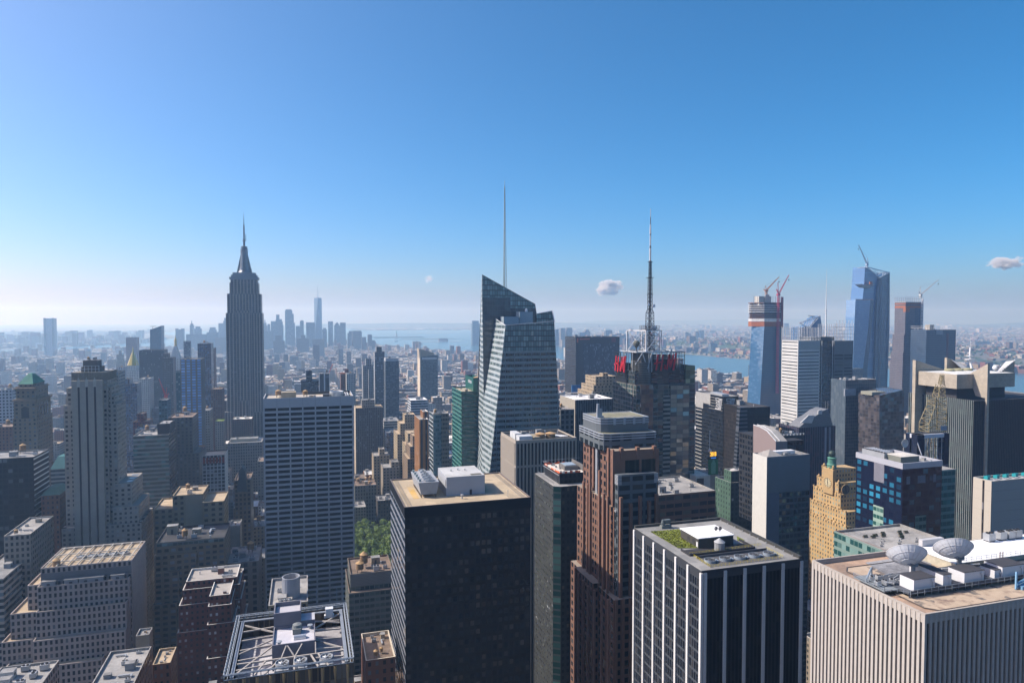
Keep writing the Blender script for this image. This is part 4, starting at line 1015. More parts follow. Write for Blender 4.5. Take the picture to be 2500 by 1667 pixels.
# ---------------------------------------------------------------- the tall old tower left of centre
def spire_tower():
    Y = 1262
    T = thing('stepped_spire_tower', 'tall grey stepped skyscraper with a tapering mast and antenna, the tallest on the left', 'building', (onY(595,900,Y)[0], Y+25, 0))
    fe = fac((.33,.29,.255), (.02,.024,.03), wx=.66, wz=.56, span=(.12,.11,.105), p2=.3, gl2=(.12,.13,.15), sub=2)
    W = MB()
    def blk(xl, xr, yt, y0, d, fl=3.7):
        x0, x1, z = front(xl, xr, yt, y0); W.box(x0, x1, y0, y0+d, 0, z, 5.2, fl, tmi=1); keep(x0, x1, y0, y0+d, 0, z); return x0, x1, z
    top = blk(562.5, 627.5, 682, Y+3.5, 34); blk(560, 630.5, 690, Y+4, 33); blk(554, 637, 717, Y+3, 36); mid = blk(551, 640.5, 764, Y+2, 40)
    blk(573, 611, 758, Y+2.6, 30)
    x0, x1, z = front(551, 577, 764, Y); W.box(x0, x1, Y, Y+2.5, 0, z, 5.2, 3.7, tmi=1)
    x0, x1, z = front(613, 640.5, 764, Y); W.box(x0, x1, Y, Y+2.5, 0, z, 5.2, 3.7, tmi=1)
    blk(583, 608, 978, Y+.8, 20); blk(545, 647, 978, Y+6, 40); blk(542, 570, 1006, Y-4, 45); blk(619, 650, 1006, Y-4, 45); blk(525, 664, 1030, Y-1, 60)
    W.build('wall', [fe, GREY], T)
    cx = (top[0]+top[1])/2; cy_ = Y+20
    C = MB(); h = lambda px: px*.755
    zt = lambda yy: onY(594, yy, cy_)[2]
    for (w_, ya, yb) in ((62,683,678),(55,678,672.5),(48,672.5,667)):
        C.box(cx-h(w_)/2, cx+h(w_)/2, cy_-h(w_)/3, cy_+h(w_)/3, zt(ya), zt(yb))
        C.box(cx-h(w_)/2-.5, cx+h(w_)/2+.5, cy_-h(w_)/3-.5, cy_+h(w_)/3+.5, zt(yb)-.7, zt(yb)+.3)
    C.build('crown_steps', plain((.20,.22,.25), .5, .2, name='grey_metal_stone'), T)
    m = MB(); prof = [(15.2,667),(11.5,660),(9.6,650),(8.4,635),(7.9,618),(7.7,611)]
    m.lathe(cx, cy_, [(h(r), zt(y)) for r, y in prof], 16)
    for r, y in ((8.6,616),(8.9,611),(8.2,607),(7.2,603)):
        m.lathe(cx, cy_, [(h(r)-1.2,zt(y)-.9),(h(r),zt(y)-.5),(h(r),zt(y)+.6),(h(r)-2,zt(y)+.9)], 16)
    m.lathe(cx, cy_, [(h(6.6),zt(612)),(h(6.2),zt(603)),(h(4),zt(601)),(0,zt(600))], 16)
    m.build('mast', plain((.18,.20,.23), .45, .3, name='mast_metal'), T)
    wg = MB()
    for k in range(4):
        a = k*math.pi/2; c, s_ = math.cos(a), math.sin(a)
        p = lambda r, z: (cx+c*r-s_*.0, cy_+s_*r, z)
        for o in (-.9, .9):
            wg.face([(cx+c*h(8)-s_*o,cy_+s_*h(8)+c*o,zt(622)),(cx+c*h(17)-s_*o,cy_+s_*h(17)+c*o,zt(667)),(cx+c*h(8)-s_*o,cy_+s_*h(8)+c*o,zt(667))])
    wg.build('mast_wing', plain((.22,.24,.27), .5, .3, name='wing_metal'), T)
    a = MB(); a.tube((cx,cy_,zt(602)), (cx,cy_,zt(585)), h(2.3), n=8); a.tube((cx,cy_,zt(585)), (cx,cy_,zt(550)), h(1.6), h(1.3), 8); a.tube((cx,cy_,zt(550)), (cx,cy_,zt(530)), h(.9), h(.5), 6); a.tube((cx,cy_,zt(530)), (cx,cy_,zt(515)), h(.35), h(.1), 6)
    for y, r in ((588,3.3),(584,2.6),(577,2.3),(571,2.3),(566,2.2),(560,2.2),(555,2.0),(551,2.0)):
        a.lathe(cx, cy_, [(h(r),zt(y)-.7),(h(r),zt(y)+.7),(.3,zt(y)+.8)], 10)
    a.tube((cx+h(4),cy_,zt(588)), (cx+h(4),cy_,zt(572)), .5, n=5)
    a.build('antenna', plain((.10,.11,.13), .5, .3, name='antenna_steel'), T)
    w2 = MB()
    for dx, ya, yb in ((-9.8,656,640),(-14,668,660),(-21,678,668),(13,668,660),(16,670,657),(20,678,672),(31,717,708),(-30,717,712)):
        w2.tube((cx+h(dx),cy_-6,zt(ya)), (cx+h(dx),cy_-6,zt(yb)), .35, n=4)
    w2.build('whip_antenna', DSTEEL, T)
    LANDMARKS.append(('the tall spired skyscraper', 596, 800, 1210))
spire_tower()

# ---------------------------------------------------------------- left, farther back
FL = 'left'
tower('reflecting_window_tower', 'brown hotel tower with bright blue reflecting windows, left of the spired skyscraper', [(440,492,877,1000,30)],
      fac((.21,.185,.16), (.16,.30,.56), wx=.66, wz=.62, p2=.5, gl2=(.36,.55,.85), rough=.25, ior=1.6, jit=.02), 5.9, 3.65, LIGHT, 4, 71, right=fac((.15,.14,.13), wx=.1, wz=.1),  # sky reflection put into the blue window colour
      pen=(0.01,.99,.02,.98,.3, GREY), mark='the blue windowed hotel')
tower('dark_glass_tower', 'tall dark glass tower between the blue windowed hotel and the spired skyscraper', [(482,515,839,1330,34)], f_blueg, 3, 3.6, LIGHT, 5, 72, mark='the dark glass tower by the spire')
tower('red_brown_tower', 'thin red brown unfinished slab behind the dark glass tower', [(514,523,850,1400,30)], fac((.16,.09,.08), wx=.7, wz=.6), 3, 3.4, GREY, 1, 73, tanks=0)
tower('teal_tower', 'narrow teal glass tower with a column of lit windows left of the blue windowed hotel', [(429,440,905,1060,24)], fac((.05,.10,.12), (.02,.08,.10), wx=.7, wz=.6, p2=.4, gl2=(.3,.38,.36)), 3, 3.5, GREY, 1, 74, tanks=0)
tower('dark_slab', 'broad dark grey slab tower with closely set columns, below the wedge topped glass tower', [(339,400,855,1500,40)], fac((.07,.07,.078), (.03,.035,.04), wx=.55, wz=1.01, span=(.045,.045,.05), p2=.1), 2.4, 3.8, DSTEEL, 0, 75, tanks=0, mark='the broad dark slab')
tower('brown_twin_slab', 'dark brown slab with a lower right half, right of the broad dark slab', [(397,410,863,1470,24),(396,422,874,1450,34)], fac((.11,.085,.08), wx=.6, wz=.5, p2=.2), 3, 3.6, BROWN, 1, 76, tanks=0)
def gold_pyramid_tower():
    Y = 1760
    T, rc = tower('gold_pyramid_tower', 'pale stone tower topped by a golden pyramid', [(306,335,893,Y+8,36),(300,342,905,Y+3,46),(294,350,975,Y,60)], f_white, 3.4, 3.7, GREY, 0, 77, mark='the gold pyramid')
    x0, x1, y0, y1, z = rc[0]; m, my = (x0+x1)/2, (y0+y1)/2; zt = onY(320, 858, my)[2]
    P = MB(); n = 8; rb = (x1-x0)*.52
    P.lathe(m, my, [(rb,z),(1.6,zt),(1.4,zt+4),(0,zt+13)], 8); P.build('gold_roof', plain((.62,.45,.10), .35, .5, .08, name='gilded_tiles'), T)
    q = MB()
    for a in (x0+1, x1-1):
        for b in (y0+1, y1-1): q.lathe(a, b, [(1.4,z),(1.2,z+5),(0,z+9)], 6)
    q.build('turret', plain((.5,.45,.36), .8, name='turret_stone'), T)
gold_pyramid_tower()
def clock_campanile():
    Y = 2000
    T, rc = tower('white_campanile', 'white stone campanile with a steep pyramid roof and gold lantern', [(415,439,875,Y,26)], fac((.50,.49,.47), wx=.4, wz=.5, p2=.2), 4, 4, LIGHT, 0, 78, mark='the white campanile')
    x0, x1, y0, y1, z = rc[0]; m, my = (x0+x1)/2, (y0+y1)/2; za = onY(425, 845, my)[2]; zb = onY(425, 832, my)[2]; zc = onY(425, 818, my)[2]
    P = MB(); r = (x1-x0)*.66; A = [(x0,y0,z),(x1,y0,z),(x1,y1,z),(x0,y1,z)]; B = [(m-3.4,my-3.4,za),(m+3.4,my-3.4,za),(m+3.4,my+3.4,za),(m-3.4,my+3.4,za)]
    for k in range(4): P.face([A[k],A[(k+1)%4],B[(k+1)%4],B[k]])
    P.face(B); P.build('pyramid_roof', plain((.44,.44,.43), .8, name='pale_slate'), T)
    L = MB(); L.lathe(m, my, [(3.6,za),(3.0,zb),(4.0,zb+.4),(2.6,zb+4),(.6,zb+9),(.4,zc-2),(0,zc)], 10); L.build('gold_lantern', plain((.55,.40,.12), .4, .4, name='gilding'), T)
clock_campanile()
def wedge_tower():
    Y = 2100; T = thing('wedge_glass_tower', 'blue glass tower with a wedge cut top above the broad dark slab', 'building', (onY(380,900,Y)[0], Y+20, 0))
    W = MB(); pxprism(W, [(366,804),(372,803),(394,795),(394,1000),(366,1000)], Y, 40, 3, 4); W.build('wall', fac((.02,.06,.10), (.012,.07,.13), wx=.92, wz=.85, p2=.3, gl2=(.03,.12,.2), ior=2.0), T)
    a, b, z = front(366, 394, 804, Y); keep(a, b, Y, Y+40, 0, z)
    c = MB(); p = onY(372, 803, Y+8); c.tube(p, (p[0]+2,p[1],p[2]+7), .6, n=4); c.tube((p[0]-5,p[1],p[2]+7), (p[0]+10,p[1],p[2]+7.5), .7, n=4); c.build('roof_hoist', DSTEEL, T)
    LANDMARKS.append(('the wedge topped tower', 380, 800, 1900))
wedge_tower()
tower('thin_tower', 'thin grey glass tower with stacked window pods right of the white campanile', [(448,464,833,2050,20)], fac((.07,.08,.10), (.03,.05,.07), wx=.8, wz=.5, p2=.4), 3, 4, GREY, 0, 79, tanks=0)
tower('lantern_tower', 'old stone tower with a small lantern top left of the gold pyramid', [(290,296,856,2720,8),(286,300,866,2715,18),(283,303,882,2710,30)], f_stone, 3, 3.7, TEAL, 0, 80)
tower('brown_block', 'brown slab of flats far beyond the gold pyramid', [(307,334,824,3200,40)], f_brick2, 3.5, 3, GREY, 1, 81, tanks=0)
tower('split_tower', 'slim tower half pale blue half beige just right of the striped stone tower', [(266,277,905,820,20),(277,290,908,816,26)], fac((.36,.33,.29), (.02,.04,.06), wx=.6, wz=.6, p2=.4), 4, 3.6, GREY, 2, 82, tanks=0, mark='the slim split tower')
tower('glass_block', 'blue grey glass block with pale stripes right of the slim split tower', [(305,318,925,1105,18),(291,334,937,1100,30)], f_blueg, 3, 3.7, LIGHT, 4, 83, right=fac((.40,.42,.44), (.04,.06,.08), wx=.5, wz=1.01), mark='the pale striped glass block')
tower('pale_block', 'pale blue grey masonry block in front of the gold pyramid tower', [(337,364,925,1400,40)], f_white, 3.2, 3.6, LIGHT, 3, 84)
tower('white_slab', 'white slab block behind the striped stone tower crown', [(283,300,897,1330,24)], fac((.55,.57,.6), wx=.5, wz=.5), 3.2, 3.5, LIGHT, 2, 85)
tower('teal_block', 'teal grey glass mid tower with a rooftop tank below the brown twin slab', [(387,408,977,930,24)], fac((.08,.13,.15), (.02,.06,.07), wx=.7, wz=.6, p2=.3), 3, 3.6, GREY, 3, 86)
tower('red_block', 'dark red brick setback block left of the teal grey tower', [(335,350,1010,905,18),(325,360,1030,900,30)], fac((.20,.05,.045), wx=.45, wz=.5, p2=.2), 3, 3.5, BROWN, 3, 87)
tower('grey_block', 'grey office with an open column top storey behind the green banded office', [(330,372,1048,800,34)], f_grey, 3.4, 3.7, GREY, 4, 88)
tower('brown_loft', 'tall brown loft building left of the spired skyscraper base', [(515,542,950,1180,34)], f_brick2, 3, 3.6, BROWN, 3, 89, tanks=1)
tower('brown_loft', 'brown grey loft slab below the dark glass tower', [(480,512,1003,1060,34)], f_stone2, 3, 3.6, GREY, 4, 90)
tower('green_roof_block', 'small block with a bright green planted roof beside the spired skyscraper base', [(525,546,1028,1150,26)], f_stone, 3, 3.6, plain((.16,.22,.04), .95, 0, .3, .5, 'sedum'), 0, 91)
tower('flat_office', 'wide low office with a long pale roof plant room left of the white framed slab', [(556,640,1082,930,40)], f_stone2, 3, 3.8, LIGHT, 9, 92, pen=(.05,.85,.3,.7,4, plain((.45,.42,.34), .9, name='tan_render')))
tower('gothic_block', 'dark stone office with a steep slate gable left of the white framed slab', [(572,612,1172,640,30)], fac((.19,.15,.11), wx=.55, wz=.6, p2=.3), 3.2, 3.9, BROWN, 4, 93, mark='the slate gabled office')
def gable():
    T = [o for o in COL.objects if o.name.startswith('gothic_block')][0]
    G = MB(); pxprism(G, [(584,1150),(590,1138),(598,1150),(604,1200),(578,1200)], 639.5, 12); G.build('slate_gable', plain((.05,.07,.09), .7, name='slate'), T)
gable()
tower('far_slab_tower', 'tall pale glass tower with dark edges standing alone far away at left', [(106,132,777,4900,45)], fac((.20,.26,.34), (.22,.30,.40), wx=.7, wz=.7, p2=.3, ior=1.6), 5, 4, RUST, 0, 94, right=f_blueg, mark='the lone far glass tower')
x0, x1, z = front(106, 132, 777, 4899)
T = [o for o in COL.objects if o.name.startswith('far_slab_tower')][0]
B = MB(); B.box(x0, x0+(x1-x0)*.2, 4896, 4899.5, 0, z+2); B.box(x1-(x1-x0)*.2, x1, 4896, 4899.5, 0, z+2); B.build('dark_edge', f_blueg, T)

# ---------------------------------------------------------------- downtown towers, six kilometres away
f_dt = [fac((.14,.16,.18), (.05,.07,.09), wx=.6, wz=.6, p2=.2, jit=0), fac((.10,.12,.15), (.06,.09,.12), wx=.8, wz=.7, p2=.2, jit=0), fac((.22,.21,.20), (.05,.06,.07), wx=.5, wz=.5, p2=.2, jit=0), fac((.13,.10,.09), wx=.4, wz=.5, p2=.1, jit=0)]
DT = [  # label, blocks (xl, xr, ytop), material, distance
 ('two notched pale slab at the left end of the far downtown cluster', [(428,434,802),(436,440,804),(442,448,802),(428.5,447.5,806)], 0, 5400),
 ('slim far tower with a thin mast, left of the spired skyscraper', [(466.8,467.6,783),(464.5,470,790),(463,472,794)], 0, 5900),
 ('stepped far tower right of the thin masted one', [(477,488,797),(474,491,802)], 1, 5800),
 ('wide far block in front of the thin masted tower', [(454,504,816)], 0, 5300),
 ('slope topped far tower just left of the spired skyscraper', [(512,526,799),(510,528,805)], 1, 5900),
 ('narrow grey far tower beside the slope topped one', [(504,534,811)], 0, 5500),
 ('wide far tower with a pointed shoulder touching the spired skyscraper', [(547,552,776),(545,552,783),(533,552,789)], 2, 5900),
 ('pale low far block left of the spired skyscraper', [(525,551,824)], 2, 4900),
 ('spiky old far tower just right of the spired skyscraper', [(645.5,647.5,781),(643,650,788),(641,652,795)], 2, 5900),
 ('thin far tower right of the spiky old one', [(653,659,791)], 0, 5900),
 ('dark flat topped far tower left of the tall square topped one', [(661,673,784)], 1, 5800),
 ('tall far tower with a square raised top', [(674,682,768),(673,688,779)], 1, 5600),
 ('ragged stacked far tower attached to the square topped one', [(679,690,785),(680,691.5,793),(679,690.5,801)], 0, 5450),
 ('broad far block under the spiky old tower', [(642,667,808)], 0, 5300),
 ('windowless dark stepped far block below the square topped tower', [(672,688,819),(667,695,832)], 3, 4700),
 ('tall far tower with a rounded top, second highest of the cluster', [(697,712,755),(695.5,713.5,758),(696,717,766),(700,720,788)], 1, 5700),
 ('low stepped far tower right of the rounded top one', [(722,732,796)], 1, 5700),
 ('slim far slab right of the rounded top tower', [(732,741.5,783),(735,740,782)], 1, 5750),
 ('brownish stepped far block in front of the slim slab', [(735,746,818),(725,754,826)], 3, 4800),
 ('wide flat topped far tower left of the tallest far tower', [(747,769,787)], 0, 5500),
 ('dome topped far tower right of the tallest far tower', [(789,796,800.5),(787,798,804)], 1, 5500),
 ('slim flat topped far tower right of the dome topped one', [(801,813,784.5)], 1, 5700),
 ('far tower with a small green pyramid between two flat slabs', [(821,825,787),(818.5,827.5,790),(816,830,794)], 1, 5800),
 ('broad flat topped far slab beside the green pyramid', [(830,844,787.5)], 0, 5650),
 ('stepped far tower with a sloped left shoulder near the water', [(852,868,808),(849,872,813)], 0, 5300),
 ('flat broad far tower at the water edge', [(862,882,807.5),(860,883.5,810)], 3, 5200),
 ('low far block at the right of the cluster', [(883,894,823)], 3, 5100),
 ('small dark twin step far tower at the right end of the cluster', [(898,908,817),(906,915,831)], 3, 5000),
 ('pale slanted roof far block catching sunlight', [(763,792,828)], 2, 4300),
 ('brown far apartment slab below the cluster middle', [(765,780,842)], 3, 3700),
 ('cream far apartment slab near the water', [(826,838,852)], 2, 3500),
 ('white far apartment slab right of the cream one', [(846,857,858)], 2, 3300),
 ('brown far apartment block between the pale slabs', [(884,896,864)], 3, 3300),
]
for i, (lab, bl, k, Y) in enumerate(DT):
    tower('downtown_tower', lab, [(a, b, y, Y-3*j, 45 if j else 30) for j, (a, b, y) in enumerate(bl)], f_dt[k], 4, 4, GREY, 0, i, cat='skyscraper', group='downtown towers on the horizon')
def tallest():
    Y = 5850; T = thing('tapered_glass_tower', 'tallest far downtown tower, tapering glass facets with a needle spire', 'skyscraper', (onY(776,800,Y)[0], Y+30, 0), 'downtown towers on the horizon')
    x0, x1, z = front(766.6, 785.7, 727, Y); w = (x1-x0)/2; cx, cy_ = (x0+x1)/2, Y+w
    A = [(cx-w,cy_-w,60),(cx+w,cy_-w,60),(cx+w,cy_+w,60),(cx-w,cy_+w,60)]; r = w*.98
    B = [(cx,cy_-r,z),(cx+r,cy_,z),(cx,cy_+r,z),(cx-r,cy_,z)]
    W = MB()
    for k in range(4):
        q = (k+1) % 4
        W.face([A[k],A[q],B[k]], None, 0); W.face([A[q],B[q],B[k]], None, 1)
    W.face(B, None, 0); W.box(cx-w, cx+w, cy_-w, cy_+w, 0, 60, mi=0)
    W.build('wall', [plain((.10,.16,.24), .12, 0, .05, name='sky_glass'), plain((.16,.24,.34), .10, 0, .05, name='sky_glass')], T)  # one glass in two tones, facet brightness put into the colour
    M = MB(); M.lathe(cx, cy_, [(10,z),(11,z+4),(3,z+6),(2,z+60),(.6,z+122)], 8); M.build('spire', STEEL, T)
    keep(x0, x1, Y, Y+2*w, 0, z)
    LANDMARKS.append(('the tapering far tower', 776, 750, 5600))
tallest()
# towers across the water
JC = [('lone tall rounded glass tower across the water', [(1154,1169,783),(1153,1171,790)], 1, 5900),
 ('dark slim far tower across the river right of the faceted glass tower', [(1356,1364,804)], 1, 5600),
 ('left one of two pale thin far towers across the river', [(1369,1380,801)], 2, 5500),
 ('right one of two pale thin far towers across the river', [(1384,1397,801),(1386,1396,800)], 2, 5500),
 ('low far glass block across the river above the broad dark office', [(1415,1432,812)], 1, 5600),
 ('stepped far block across the river with a small top', [(1430,1438,805),(1427,1441,809)], 2, 5700),
 ('bluish far tower across the river left of the big lattice mast', [(1479,1495,806)], 1, 5600),
 ('pink brown far slab across the river with a crane top, left of the red signs', [(1525,1536,826)], 3, 4700),
 ('reddish far tower across the river behind the white truss cube', [(1545,1560,822)], 3, 4700),
 ('pale rounded far block across the river below the pink brown slab', [(1527,1542,841)], 2, 4300),
 ('left white far tower of a pair across the river behind the truss cube', [(1673,1681,811)], 2, 6400),
 ('tall white far tower of a row across the river', [(1698,1704,809)], 2, 6300), ('second white far tower of the row across the river', [(1706,1712,807)], 2, 6300),
 ('right white far tower of the row across the river', [(1714,1719,806)], 2, 6300),
 ('white far block beside the left white tower across the river', [(1683,1687,813)], 2, 6400),
 ('red brick far block with a long roof across the river', [(1711,1725,834)], 3, 4900),
 ('dark glass riverside block with a curved roof', [(1736,1752,838)], 1, 4300),
 ('left brick riverside block with paired gables', [(1676,1690,848)], 3, 4250), ('second brick riverside block with paired gables', [(1695,1709,847)], 3, 4250),
 ('pale striped riverside block', [(1712,1728,851)], 2, 4200),
 ('left brown riverside block near the unfinished blue tower', [(1752,1768,859)], 3, 4100), ('right brown riverside block near the unfinished blue tower', [(1770,1805,860)], 3, 4100),
 ('white flat riverside slab beside the unfinished blue tower', [(1808,1825,846)], 2, 4300), ('pale square block behind the riverside flats', [(1778,1795,848)], 2, 4500),
 ('dull red tower behind the white riverside slab', [(1806,1832,828)], 3, 5200),
 ('single white tower far inland right of the unfinished blue tower', [(1915,1926,789)], 2, 7600),
 ('left cream slab of a pair on the far ridge', [(2381,2397,834)], 2, 4600), ('right cream slab of a pair on the far ridge', [(2398,2417,833)], 2, 4600),
 ('white terrace block on the far river bank left of the two glass towers', [(2176,2200,886)], 2, 3300),
]
for i, (lab, bl, k, Y) in enumerate(JC):
    tower('far_tower', lab, [(a, b, y, Y-3*j, 45 if j else 34) for j, (a, b, y) in enumerate(bl)], f_dt[k], 4, 4, GREY, 0, 100+i, cat='building', group='towers across the river')

# ---------------------------------------------------------------- right of centre
T, rc = tower('broad_dark_office', 'broad black office slab with vertical lines and red panels on its dark top band', [(1406,1512,823,1280,60)],
      fac((.10,.12,.15), (.018,.025,.04), wx=.72, wz=1.01, span=(.025,.03,.045), p2=.2), 2.6, 3.8, BLACK, 5, 120, left=f_dark, tanks=0, mark='the broad dark office')
x0, x1, y0, y1, z = rc[0]
B = MB(); B.box(x0-.3, x1+.3, y0-.4, y0-.03, z-13, z+.3); B.box(x0-.3, x0+16, y0-.4, y0-.03, 0, z-13.02); B.box(x1-8, x1+.3, y0-.4, y0-.03, 0, z-13.02); B.build('dark_cladding', plain((.014,.018,.028), .5, name='dark_panel'), T)
B = MB(); B.box(x0+2, x0+5, y0-.7, y0-.42, z-11, z-2); B.box(x0+8, x0+30, y0-.7, y0-.42, z-5.2, z-2.8); B.build('red_panel', plain((.5,.13,.08), .6, name='red_panel'), T)
B = MB(); B.box(x1-17, x1-15.5, y0-.7, y0-.42, z-10.5, z-2); B.box(x1-13.5, x1-12.2, y0-.7, y0-.42, z-10.5, z-2); B.box(x1-10.4, x1-9.1, y0-.7, y0-.42, z-10.5, z-2); B.box(x1-12.19, x1-10.41, y0-.7, y0-.42, z-3.2, z-2); B.box(x1-12.19, x1-10.41, y0-.7, y0-.42, z-10.5, z-9.3); B.build('numeral_ten', plain((.28,.05,.06), .6, name='dull_red_panel'), T)
tower('deco_loft', 'sunlit cream stepped building between the broad dark office and the red lettered tower', [(1472,1485,911,724,10),(1454,1504,919,716,30),(1449,1510,941,710,36),(1445,1512,957,706,42),(1442,1514,1000,702,46)],
      fac((.42,.34,.24), wx=.36, wz=.55, p2=.3), 4.2, 3.8, TAN, 2, 121, tanks=0, bulk='tan', mark='the cream stepped building')
tower('ribbed_office', 'dark ribbed office slab with a pale flat roof below the cream stepped building', [(1404,1497,976,655,44)], fac((.22,.24,.25), (.015,.02,.025), wx=.6, wz=1.01, span=(.02,.025,.03), p2=.15), 2.0, 3.8, WHITE, 6, 122, tanks=0,
      left=plain((.36,.33,.27), .9, name='tan_render'), bulk='grey', mark='the dark ribbed office')
tower('stone_office', 'grey stone office with deep square windows just left of the dark ribbed office', [(1368,1402,1000,622,26)], fac((.27,.28,.27), (.02,.025,.03), wx=.55, wz=.66, p2=.2), 4.6, 5.0, LIGHT, 4, 123)
def billboard_block():
    T, rc = tower('billboard_block', 'small dark block carrying a blue painted billboard left of the broad dark office base', [(1394,1417,960,800,20),(1386,1420,985,797,26)], f_grey, 3, 3.7, GREY, 0, 124)
    a, b = onY(1396, 940, 799), onY(1417, 957, 799); s = MB(); s.box(a[0], b[0], 798.5, 799.6, b[2], a[2]); s.build('billboard', plain((.05,.22,.50), .5, 0, .25, .25, 'blue_poster'), T)
    s = MB(); m = (a[0]+b[0])/2
    s.lathe(m, 0, [(2.2,0),(2.2,.1)], 16); s.v = [(v[0], 798.4-v[2], (a[2]+b[2])/2+v[1]) for v in s.v]; s.box(m-.3, m+.3, 798.3, 798.45, b[2]+1.2, a[2]-1.2); s.build('poster_emblem', plain((.30,.42,.62), .5, name='pale_blue_print'), T)
billboard_block()

def red_letter_tower():
    """glass tower with a lettered steel crown and a tall lattice mast"""
    Y = 540
    T = thing('mast_glass_tower', 'dark glass tower with red lettering on a steel frame crown under a tall lattice mast', 'building', (onY(1625,1000,Y)[0], Y+25, 0))
    fg = fac((.07,.10,.095), (.018,.035,.035), wx=.93, wz=.80, p2=.5, gl2=(.05,.10,.095), ior=1.9, rough=.05, jit=.06)
    fs = fac((.30,.28,.25), (.05,.08,.08), wx=.90, wz=.80, p2=.5, gl2=(.10,.13,.13), ior=1.7, rough=.08, jit=.06)
    dk = fac((.022,.026,.028), (.016,.022,.024), wx=.9, wz=.75, p2=.35, gl2=(.04,.06,.06), ior=1.8, jit=.06)
    mirror = fac((.08,.075,.06), (.12,.105,.085), wx=.94, wz=.9, p2=.8, gl2=(.30,.27,.20), ior=2.0, rough=.05, jit=.16)
    x0, x1, zb = front(1553, 1697, 941, Y); y1 = onX(1497, 930, x0)[1]
    W = MB(); W.shell(x0, x1, Y, y1, 0, zb, 5.4, 3.95, .8, .4, side=(0,0,0,1), pmi=1); W.build('wall', [fg, fs], T)
    keep(x0, x1, Y, y1, 0, zb+30)
    r = MB(); r.box(x0+.4, x1-.4, Y+.4, y1-.4, zb-1.2, zb-.8); r.build('roof', GREY, T)
    # mirrored and stone bays
    a, b = onY(1636, 1000, Y)[0], onY(1681, 1000, Y)[0]
    p = MB(); p.box(a, b, Y-.8, Y-.02, 60, zb-1, 5.5, 3.95); p.build('mirror_bay', mirror, T)
    a2 = onY(1619, 1000, Y)[0]; p = MB(); p.box(a2, a-.02, Y-.5, Y-.02, 60, zb-10, 3, 3.95); p.build('striped_bay', fac((.34,.32,.27), (.02,.025,.025), wx=1.01, wz=.5, p2=.1), T)
    c0, c1 = x0-.4, onY(1594, 1000, Y)[0]
    p = MB(); p.prism([(c0,Y+6),(c0+5,Y-.6),(c1,Y-.6),(c1,Y-.02),(x0,Y-.02),(x0,Y+6)][:4]+[(c1,Y+5),(x0+.1,Y+6.5)], 90, zb+.2, 4, 3.95); p.build('brown_reflection_corner', fac((.05,.03,.025), (.07,.035,.028), wx=.93, wz=.92, p2=.7, gl2=(.16,.085,.06), ior=1.9, rough=.06, jit=.14), T)  # a brown reflection in the corner glass, put into its colour
    # upper block, set back
    u0, u1 = onY(1533, 900, Y+4)[0], onY(1672, 900, Y+4)[0]; zu = onY(1600, 905, Y)[2]; u0 = max(u0, x0+.8)
    p = MB(); p.shell(u0, u1, Y+4, y1-6, zb-.8, zu, 5.4, 3.95, .8, .4); p.build('upper_block', dk, T)
    p = MB(); p.box(u0+.4, u1-.4, Y+4.4, y1-6.4, zu-1.1, zu-.8); p.build('roof', GREY, T)
    # ribbed drum
    cx, cy_ = onY(1568, 910, Y+8)[0], Y+9; rd = 8.0; z0d, z1d = onY(1568, 940, Y)[2], onY(1568, 884, Y)[2]
    p = MB(); p.lathe(cx, cy_, [(rd,z0d),(rd,z1d),(rd-.6,z1d),(0,z1d-.5)], 40); p.build('ribbed_drum', plain((.075,.08,.08), .35, .3, .05, name='drum_metal'), T)
    p = MB(); k = 13
    for i in range(k): 
        zz = z0d+(z1d-z0d)*(i+.4)/k; p.lathe(cx, cy_, [(rd+.02,zz-.16),(rd+.28,zz-.08),(rd+.28,zz+.08),(rd+.02,zz+.16)], 40)
    p.build('drum_rib', plain((.30,.30,.28), .3, .6, .05, name='rib_metal'), T)
    # lettered frames
    zt, zl = onY(1600, 861, Y)[2], onY(1600, 906, Y)[2]
    lx0, lx1 = onY(1595, 880, Y)[0], onY(1650, 880, Y)[0]; rx1 = onY(1673, 880, Y)[0]
    fr = MB()
    for i in range(9): zz = zl+(zt-zl)*i/8; fr.tube((lx0,Y-.4,zz), (lx1,Y-.4,zz), .16, n=4)
    for i in range(9): xx = lx0+(lx1-lx0)*i/8; fr.tube((xx,Y-.2,zl), (xx,Y-.2,zt), .12, n=4)
    for i in range(6):
        xx = lx1+1+(rx1-lx1-1)*i/5; fr.tube((xx,Y+1,zl-3), (xx,Y+1,zt), .2, n=4); fr.tube((xx,Y+12,zl-3), (xx,Y+12,zt), .2, n=4)
    for i in range(6): zz = zl-2+(zt-zl+2)*i/5; fr.tube((lx1+1,Y+1,zz), (rx1,Y+1,zz), .16, n=4); fr.tube((rx1,Y+1,zz), (rx1,Y+26,zz), .2, n=4)
    fx = onX(1529, 880, x0-.8); by = onX(1501, 880, x0-.8)[1]; ez0, ez1 = onX(1529, 921, x0-.8)[2], onX(1529, 862, x0-.8)[2]
    for i in range(11): zz = ez0+(ez1-ez0)*i/10; fr.tube((x0-.8,fx[1],zz), (x0-.8,by,zz), .2, n=4)
    for i in range(5): yy = fx[1]+(by-fx[1])*i/4; fr.tube((x0-.6,yy,ez0), (x0-.6,yy,ez1), .2, n=4)
    fr.build('sign_frame', plain((.06,.065,.07), .5, .3, name='frame_steel'), T)
    boxes('sign_backing', plain((.018,.02,.024), .5, name='black_panel'), T, (x0+.2, x0+4, fx[1]+.5, by-.5, ez0-12, ez1-9), (lx0+.3, lx1-.2, Y+.3, Y+1.2, zl-1.5, zl+.62*(zt-zl)))
    wd, hgt = lx1-lx0, (zt-zl)*.86
    L_H = [(.10,.0,.19,1),(.31,-.04,.41,.98),(.02,.42,.42,.56,.8)]
